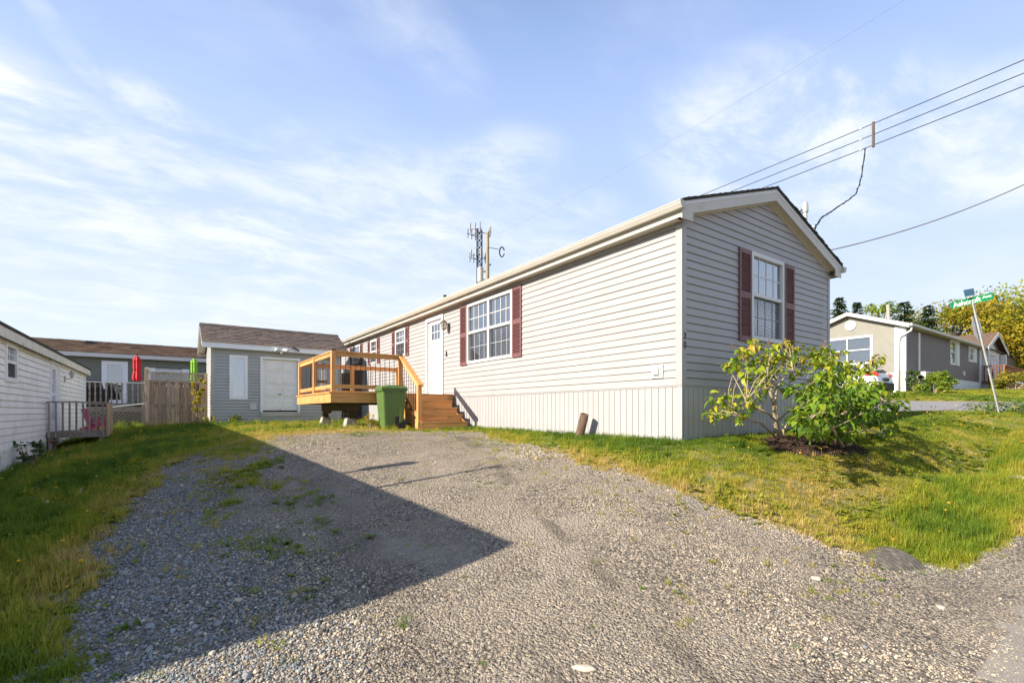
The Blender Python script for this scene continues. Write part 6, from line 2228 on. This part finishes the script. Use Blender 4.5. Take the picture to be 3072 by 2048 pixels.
def shrub(label, c_, rx, rz, m, yl, n, size, seedv, name='garden_shrub', group='small shrubs by the taupe home'):
    random.seed(500 + seedv)
    root = thing(name, label, 'shrub', (c_[0], c_[1], c_[2]), group)
    cs = []
    st_ = MB()
    for k in range(14):
        th = random.uniform(0, 2 * math.pi); rr = rx * math.sqrt(random.random()) * .75
        p_ = Vector((c_[0] + rr * math.cos(th), c_[1] + rr * math.sin(th), c_[2] + rz * random.uniform(.25, .85)))
        cs.append((p_, rx * random.uniform(.22, .36), yl + random.uniform(-.2, .2)))
        st_.tube([(c_[0] + random.uniform(-.05, .05) * rx, c_[1], c_[2] - .05), p_], [.02 * rx, .006], 5)
    st_.build('stems', 'bark', root)
    crown_cards(cs, 1, n, size, .9).build('foliage', m, root, normals=False)


def gp(px, Y):
    x = XatY(px, Y)
    return (x, Y, Hf(x, Y))


shrub('rounded green shrub with yellow tips before the heat pump', gp(2803, 6.7), .80, .95, 'green_leaf', .38, 2600, .11, 1)
shrub('dark narrow shrub at the white corner of the taupe home', gp(2746, 7.85), .42, 1.15, 'needle', .4, 1300, .10, 2)
shrub('yellow shrub in front of the brown deck', gp(3046, 6.3), 1.25, 1.1, 'yellow_leaf', .3, 3000, .12, 3)
shrub('low dark ground cover at the foot of the street sign', (16.1, 2.6, Hf(16.1, 2.6)), .85, .16, 'green_leaf', .12, 2000, .05, 4, group='plants by the street sign')
shrub('low dark plant on the verge past the street sign', (15.2, 1.75, Hf(15.2, 1.75)), .6, .16, 'green_leaf', .12, 1600, .06, 5, group='plants by the street sign')
shrub('upright yellow leaved shrub between the board fence and shed', (.72, 18.22, Hf(.72, 18.22)), .24, 1.75, 'yellow_leaf', .55, 620, .075, 6, group='plants by the shed')
shrub('small bright weed clump at the shed corner', (1.0, 18.05, Hf(1.0, 18.05)), .22, .25, 'green_leaf', .7, 260, .06, 7, group='plants by the shed')
shrub('small leafy weed under the shed window', (1.75, 17.98, Hf(1.75, 17.98)), .25, .28, 'green_leaf', .5, 300, .06, 8, group='plants by the shed')
shrub('brown seeded weed beside the green cart', (3.72, 10.85, Hf(3.72, 10.85)), .16, .40, 'autumn_leaf', .7, 240, .04, 9, group='plants by the deck')
shrub('tall thin weed against the white skirting', (-2.2, 13.0, Hf(-2.2, 13.0)), .3, .62, 'needle', .5, 90, .11, 10, group='plants by the white home')
random.seed(77)

# ------------------------------------------------------------------ culvert, stones
zc_ = -1.15
CVY = 1.60
cv = thing('culvert_pipe', 'black corrugated culvert pipe showing through the gravel edge', 'pipe', (4.95, CVY, -1.5))
m_ = MB()
nseg, nr_ = 120, 28
vs_, fs = [], []
h0_, h1_ = Hf(4.55, CVY), Hf(5.3, CVY)
for i in range(nseg + 1):
    t_ = i / nseg
    x = 4.30 + 1.15 * t_
    r_ = .30 + .017 * math.sin(i * math.pi / 4.0)
    zc0 = h0_ + (h1_ - h0_) * (x - 4.55) / .75 - .30 + .010 + .11 * (t_ - .5)
    for k in range(nr_):
        th = 2 * math.pi * k / nr_
        vs_.append((x, CVY + r_ * math.cos(th), zc0 + r_ * math.sin(th)))
for i in range(nseg):
    for k in range(nr_):
        fs.append((i * nr_ + k, i * nr_ + (k + 1) % nr_, (i + 1) * nr_ + (k + 1) % nr_, (i + 1) * nr_ + k))
m_.add(vs_, fs)
m_.build('corrugated_tube', 'culvert_grey', cv, smooth=True, normals=False)


def rock(name, label, x, y, sx, sy, sz, m='stone_pale', cat='stone', rz=0, seedv=0, group=None):
    bm = bmesh.new()
    bmesh.ops.create_icosphere(bm, subdivisions=3, radius=1)
    for v in bm.verts:
        n_ = .12 * math.sin(3.1 * v.co.x + seedv) + .10 * math.sin(4.3 * v.co.y + 2 * seedv) + .06 * math.sin(7 * v.co.z + seedv)
        v.co *= 1 + n_
        if v.co.z > .55: v.co.z = .55 + (v.co.z - .55) * .3
    me = bpy.data.meshes.new(name); bm.to_mesh(me); bm.free(); me.shade_smooth(); me.materials.append(MATS[m])
    o = bpy.data.objects.new(name, me); COL.objects.link(o)
    o.scale = (sx, sy, sz); o.rotation_euler = (0, 0, rz)
    o.location = (x, y, Hf(x, y) + sz * .1)
    return tag(o, label, cat, group)


def ground_at(px, py):
    """where the sight line of a pixel meets the ground"""
    r_, v_ = (px - 1536) / 1446, (1234 - py) / 1446
    dx_, dy_ = sa + ca * r_, ca - sa * r_
    t = np.linspace(.8, 40, 3000)
    d_ = v_ * t - H(dx_ * t, dy_ * t)
    i = int(np.argmax(d_ < 0))
    return float(dx_ * t[i]), float(dy_ * t[i])


rock('field_stone', 'large pale oblong stone lying on the gravel', *ground_at(1752, 2008), .064, .027, .02, rz=R(-35 + -12), seedv=1)
rock('field_stone', 'round pinkish stone near the culvert pipe', *ground_at(2448, 1735), .035, .03, .02, rz=.6, seedv=2)
rock('field_stone', 'white angular stone at the shoulder of the gravel', *ground_at(2822, 1823), .028, .022, .016, rz=1.0, seedv=3)
rock('field_stone', 'grey boulder half sunk beside the ditch', *ground_at(3050, 1440), .16, .12, .09, 'concrete', rz=.4, seedv=4)

# ------------------------------------------------------------------ scattered ground cover (instances)
def scatter(name, pts, rots, scl, tints, vidx, templates, label, parent=None):
    me = bpy.data.meshes.new(name)
    n_ = len(pts)
    me.vertices.add(n_)
    me.vertices.foreach_set('co', np.asarray(pts, np.float32).ravel())
    a = me.attributes.new('rotv', 'FLOAT_VECTOR', 'POINT'); a.data.foreach_set('vector', np.asarray(rots, np.float32).ravel())
    a = me.attributes.new('sclv', 'FLOAT_VECTOR', 'POINT'); a.data.foreach_set('vector', np.asarray(scl, np.float32).ravel())
    a = me.attributes.new('tint', 'FLOAT', 'POINT'); a.data.foreach_set('value', np.asarray(tints, np.float32))
    a = me.attributes.new('vidx', 'INT', 'POINT'); a.data.foreach_set('value', np.asarray(vidx, np.int32))
    o = bpy.data.objects.new(name, me); COL.objects.link(o)
    tag(o, label, kind='stuff')
    gn = bpy.data.node_groups.new(name + '_nodes', 'GeometryNodeTree')
    gn.interface.new_socket('Geometry', in_out='INPUT', socket_type='NodeSocketGeometry')
    gn.interface.new_socket('Geometry', in_out='OUTPUT', socket_type='NodeSocketGeometry')
    N = gn.nodes
    gi, go = N.new('NodeGroupInput'), N.new('NodeGroupOutput')
    jn = N.new('GeometryNodeJoinGeometry')
    for tm in reversed(templates):
        oi = N.new('GeometryNodeObjectInfo'); oi.inputs['Object'].default_value = tm
        oi.inputs['As Instance'].default_value = True
        gn.links.new(oi.outputs['Geometry'], jn.inputs[0])
    ip = N.new('GeometryNodeInstanceOnPoints')
    ip.inputs['Pick Instance'].default_value = True

    def attr(nm, tp):
        q = N.new('GeometryNodeInputNamedAttribute'); q.data_type = tp; q.inputs['Name'].default_value = nm
        return q.outputs['Attribute']
    gn.links.new(gi.outputs[0], ip.inputs['Points'])
    gn.links.new(jn.outputs[0], ip.inputs['Instance'])
    gn.links.new(attr('vidx', 'INT'), ip.inputs['Instance Index'])
    e2r = N.new('FunctionNodeEulerToRotation')
    gn.links.new(attr('rotv', 'FLOAT_VECTOR'), e2r.inputs[0])
    gn.links.new(e2r.outputs[0], ip.inputs['Rotation'])
    gn.links.new(attr('sclv', 'FLOAT_VECTOR'), ip.inputs['Scale'])
    gn.links.new(ip.outputs[0], go.inputs[0])
    md = o.modifiers.new('scatter', 'NODES'); md.node_group = gn
    return o


def template(name, mbv, m, smooth=False):
    me = mbv.mesh(name, normals=False, smooth=smooth)
    me.materials.append(MATS[m])
    return bpy.data.objects.new(name, me)


def blade(mb_, x, y, h_, lean_, th, wd):
    d_ = Vector((math.cos(th), math.sin(th), 0)); s_ = Vector((-d_.y, d_.x, 0)) * wd * .5
    b = Vector((x, y, -.01)); m1 = b + d_ * lean_ * .35 + Vector((0, 0, h_ * .6)); t_ = b + d_ * lean_ + Vector((0, 0, h_))
    mb_.add([b - s_, b + s_, m1 + s_ * .75, m1 - s_ * .75, t_], [(0, 1, 2, 3), (3, 2, 4)])


TG = []
for k in range(6):      # short mown clumps
    mb_ = MB()
    for i in range(34):
        h_ = random.uniform(.022, .060)
        blade(mb_, random.gauss(0, .032), random.gauss(0, .032), h_, random.uniform(.005, .05), random.uniform(0, 6.28), random.uniform(.0035, .006))
    TG.append(template('grass_clump', mb_, 'grass_blade'))
for k in range(4):      # long clumps
    mb_ = MB()
    for i in range(30):
        h_ = random.uniform(.07, .19)
        blade(mb_, random.gauss(0, .03), random.gauss(0, .03), h_, random.uniform(.02, .13), random.uniform(0, 6.28), random.uniform(.004, .007))
    TG.append(template('grass_clump', mb_, 'grass_blade'))
for k in range(3):      # broad leaved weeds
    mb_ = MB()
    for i in range(14):
        th = random.uniform(0, 6.28); L = random.uniform(.03, .085)
        p0 = Vector((random.gauss(0, .01), random.gauss(0, .01), .005))
        d_ = Vector((math.cos(th), math.sin(th), random.uniform(.1, .7))); s_ = Vector((-math.sin(th), math.cos(th), 0)) * L * .26
        mb_.add([p0, p0 + d_ * L * .5 + s_, p0 + d_ * L, p0 + d_ * L * .5 - s_], [(0, 1, 2, 3)])
    TG.append(template('weed', mb_, 'grass_blade'))

# positions over all the ground that shows
zones = [  # x0, x1, y0, y1, clumps per m2, size
    (-2.44, 6.0, .75, 11.2, 680, .9), (-2.44, 6.0, 11.2, 18.6, 300, 1.05), (6.0, 13.5, .75, 4.3, 850, .85),
    (13.5, 17.4, .75, 8, 280, 1.05), (10.9, 13.5, 4.3, 8, 150, 1.2), (22.65, 46, -3, 8.3, 60, 2.0), (10.9, 17.4, 8, 16, 40, 1.6), (-3, 1, 18.7, 25, 40, 2.0), (-8, -2.4, -.5, 4, 40, 1.6), (-2.44, -.3, .75, 6.5, 200, 1.0)]
P_, R_, S_, T_, V_ = [], [], [], [], []
for (x0, x1, y0, y1, dens, sz) in zones:
    n_ = int((x1 - x0) * (y1 - y0) * dens)
    x = rng.uniform(x0, x1, n_); y = rng.uniform(y0, y1, n_)
    gdv = gravel_d(x, y)
    keep = np.ones(n_, bool)
    keep &= ~((x > HX0 - .01) & (x < HX1) & (y > HY0 - .01))
    keep &= ~((x > SHX0 - .02) & (x < SHX1) & (y > SHY0 - .02) & (y < SHY1))
    keep &= ~((x > SX0 - .06) & (x < SX1 + .05) & (y > DY0 - 1.16) & (y < DY0))
    keep &= ~((x > DX0 + .3) & (x < DX1) & (y > DY0 + .5) & (y < DY1) & (rng.random(n_) < .75))
    keep &= ~((x > QX0) & (y > QY0))
    keep &= ~((x > 17.45) & (x < 22.65))
    keep &= mulch_d(x, y) < .02
    keep &= (y > .74) | (x < -.7)
    prob = np.where(gdv < .12, np.clip(.55 - gdv / .42, 0, 1), .26 * np.exp(-(gdv - .12) / .42) * (fbm(x, y, 3.2, 63) > .46))
    prob = np.where(gdv > .15, np.maximum(prob, np.clip((fbm(x, y, 1.5, 61) - .60) * 2.4, 0, .30) * np.clip(1.4 - gdv / 1.6, .06, 1)), prob)
    # weeds up the crown of the drive
    band = np.exp(-((x - .75 - .04 * (y - 6)) / .42) ** 2) * np.clip((y - 3.0) / 3, 0, 1)
    prob = np.maximum(prob, np.where(gdv > 0, np.clip((fbm(x, y, 2.3, 71) - .42) * 4.0, 0, .7) * band, 0))
    # far end of the drive thins into grass
    farb = np.clip((y - 8.6) / 1.3, 0, 1)
    prob = np.maximum(prob, np.where(gdv > 0, farb * np.clip((fbm(x, y, 1.9, 75) - .40) * 3, 0, .8), 0))
    # bald spots in the lawn by the drive
    bald = np.clip((fbm(x, y, 1.6, 81) - .58) * 5, 0, .7) * np.exp(-np.abs(gdv + .5))
    keep &= rng.random(n_) < prob * (1 - bald)
    x, y, gdv = x[keep], y[keep], gdv[keep]
    n_ = len(x)
    z = H(x, y)
    dry = .31 + (fbm(x, y, .9, 91) - .5) * 1.25 + (fbm(x, y, 3.5, 95) - .5) * .6
    dry += .40 * np.exp(-np.abs(gdv) / .55)                          # drought along the gravel
    dry += .42 * np.exp(-(((x - 5.6) / 1.5) ** 2 + ((y - 2.5) / .8) ** 2))
    dry -= .30 * np.exp(-(((x - 7.6) / 2.0) ** 2 + ((y - 1.55) / .45) ** 2))   # lush in the ditch
    dry -= .12 * ((y > 4) & (y < 10) & (x > 5.3))
    dry += .10 * ((x > .8) & (y > 9.5))
    dry -= .10 * (x < -.3)
    dry += .16 * (x > 22)
    tnt = np.clip(dry + rng.normal(0, .10, n_), .02, .98)
    lng = ((rng.random(n_) < .05) & (x < 12)) | ((np.abs(y - 1.55) < .4) & (x > 5.6) & (rng.random(n_) < .30)) | ((x < -.4) & (rng.random(n_) < .12)) | ((x > 5.5) & (x < 6) & (y > 4) & (rng.random(n_) < .25))
    weed = (rng.random(n_) < .22) & (fbm(x, y, 1.4, 99) > .48)
    vi = rng.integers(0, 6, n_)
    vi = np.where(lng, 6 + rng.integers(0, 4, n_), vi)
    vi = np.where(weed, 10 + rng.integers(0, 3, n_), vi)
    tnt = np.where(weed, np.clip(tnt - .22, .05, .5), tnt)
    s_ = sz * rng.uniform(.65, 1.1, n_)
    s_ = np.where(gdv > .05, s_ * np.where((np.abs(x - .9) < .6) & (y > 3), 1.0, .6), s_)
    P_.append(np.c_[x, y, z]); T_.append(tnt); V_.append(vi)
    R_.append(np.c_[rng.normal(0, .1, n_), rng.normal(0, .1, n_), rng.uniform(0, 6.28, n_)])
    zf = np.where((x > 5.2) & ~((np.abs(y - 1.5) < .45) & (x > 5.6)), .62, 1.0)
    S_.append(np.c_[s_, s_, s_ * rng.uniform(.75, 1.2, n_) * zf])
scatter('grass', np.concatenate(P_), np.concatenate(R_), np.concatenate(S_), np.concatenate(T_), np.concatenate(V_), TG, 'patchy green and straw coloured lawn grass with weeds')

# wild flowers: thin stalks with a small head
TF = []
for mname in ('flower_yellow', 'flower_pale'):
    mb_ = MB()
    mb_.lathe([(.002, .13), (.014, .138), (.011, .146), (.002, .149)], (0.01, 0), 7)
    TF.append(template('flower_head', mb_, mname))
mb_ = MB(); mb_.tube([(0, 0, 0), (.004, 0, .07), (.01, 0, .135)], .0018, 4); TFs = template('flower_stalk', mb_, 'grass_blade')
fp = []
for (x0, x1, y0, y1, n_) in ((-2.4, -.4, 3.5, 17, 200), (-1.2, 2.5, 11, 18, 90), (5.5, 13, .9, 4, 70), (2.5, 6, 10.2, 17.5, 60), (13, 16.5, 1, 5, 50)):
    x = rng.uniform(x0, x1, n_); y = rng.uniform(y0, y1, n_)
    k_ = (gravel_d(x, y) < .1) & (mulch_d(x, y) < 0) & ~((x > HX0) & (y > HY0))
    fp.append(np.c_[x[k_], y[k_], H(x[k_], y[k_])])
fp = np.concatenate(fp); n_ = len(fp)
sc_ = rng.uniform(.5, 1.25, n_)
rt_ = np.c_[rng.normal(0, .15, n_), rng.normal(0, .15, n_), rng.uniform(0, 6.28, n_)]
scatter('flower_heads', fp, rt_, np.c_[sc_, sc_, sc_], rng.random(n_), np.where(rng.random(n_) < .9, 0, 1), TF, 'small yellow and pale wild flower heads in the lawn')
scatter('flower_stalks', fp, rt_, np.c_[sc_, sc_, sc_], rng.uniform(.2, .6, n_), np.zeros(n_, int), [TFs], 'thin stalks of the lawn wild flowers')

# gravel stones
TS = []
for k in range(7):
    bm = bmesh.new()
    bmesh.ops.create_icosphere(bm, subdivisions=1, radius=1)
    for v in bm.verts:
        v.co *= random.uniform(.68, 1.18)
        v.co.z *= .62; v.co.y *= random.uniform(.75, .95)
    me = bpy.data.meshes.new('stone'); bm.to_mesh(me); bm.free(); me.materials.append(MATS['gravel_stone'])
    TS.append(bpy.data.objects.new('stone', me))
P_, S_, T_ = [], [], []
for (x0, x1, y0, y1, dens, big) in ((-1.3, 6.5, .2, 3.2, 4600, .0), (-1.2, 5.5, 3.2, 6.0, 2600, .0015), (-1, 5.6, 6.0, 10.3, 900, .002), (4.5, 13, .72, 1.6, 1200, .002)):
    n_ = int((x1 - x0) * (y1 - y0) * dens)
    x = rng.uniform(x0, x1, n_); y = rng.uniform(y0, y1, n_)
    d_ = gravel_d(x, y)
    d_ = np.where((y < .74), 1.0, d_)
    # coarse blue stone on the left and along the edges, packed fines in the wheel lanes
    coarse = .30 + (fbm(x, y, .9, 101) - .5) * 1.5 + .5 * np.exp(-np.abs(d_) / .45) + .55 * np.clip((1.2 - x) / .9, 0, 1)
    coarse = np.clip(coarse - .35 * np.exp(-((x - 1.57 - .35 * y) / .5) ** 2), .04, 1)
    k_ = (d_ > -.25) & (rng.random(n_) < (.25 + .75 * coarse) * np.clip(1.0 - (road_d(x, y) - .02) / .26, 0.01, 1))
    x, y, c_ = x[k_], y[k_], coarse[k_]
    n_ = len(x)
    s_ = (.0036 + .0075 * c_ * rng.uniform(.3, 1.15, n_) + big) * np.where(rng.random(n_) < .018, rng.uniform(1.6, 2.6, n_), 1)
    P_.append(np.c_[x, y, H(x, y) + s_ * np.where(c_ > .5, .3, .0)]); S_.append(np.c_[s_, s_, s_])
    tt = rng.random(n_)
    blu = rng.random(n_) < np.clip((1.25 - x) * .8, .08, .75) + .35 * (x > 5)
    warm = np.where(c_ < .45, .52 + tt * .30, .40 + tt * .58)
    T_.append(np.where(blu, tt * .30, warm))
P_, S_, T_ = np.concatenate(P_), np.concatenate(S_), np.concatenate(T_)
n_ = len(P_)
scatter('gravel_stones', P_, np.c_[rng.normal(0, .35, n_), rng.normal(0, .35, n_), rng.uniform(0, 6.28, n_)], S_, T_, rng.integers(0, 7, n_), TS, 'loose grey crushed stone spread over the drive')

# mulch chips
mb_ = MB(); mb_.box(-.5, .5, -.14, .14, -.05, .05)
TM = [template('chip', mb_, 'mulch_chip')]
x = rng.uniform(6.4, 9.2, 9000); y = rng.uniform(2.3, 4.2, 9000)
k_ = mulch_d(x, y) > -.06
x, y = x[k_], y[k_]; n_ = len(x)
s_ = rng.uniform(.02, .06, n_)
scatter('mulch_chips', np.c_[x, y, H(x, y) + .006], np.c_[rng.normal(0, .35, n_), rng.normal(0, .35, n_), rng.uniform(0, 6.28, n_)], np.c_[s_, s_ * rng.uniform(.5, 1, n_), s_], rng.random(n_), np.zeros(n_, int), TM, 'dark bark chips of the mulch bed')
bpy.context.view_layer.update()
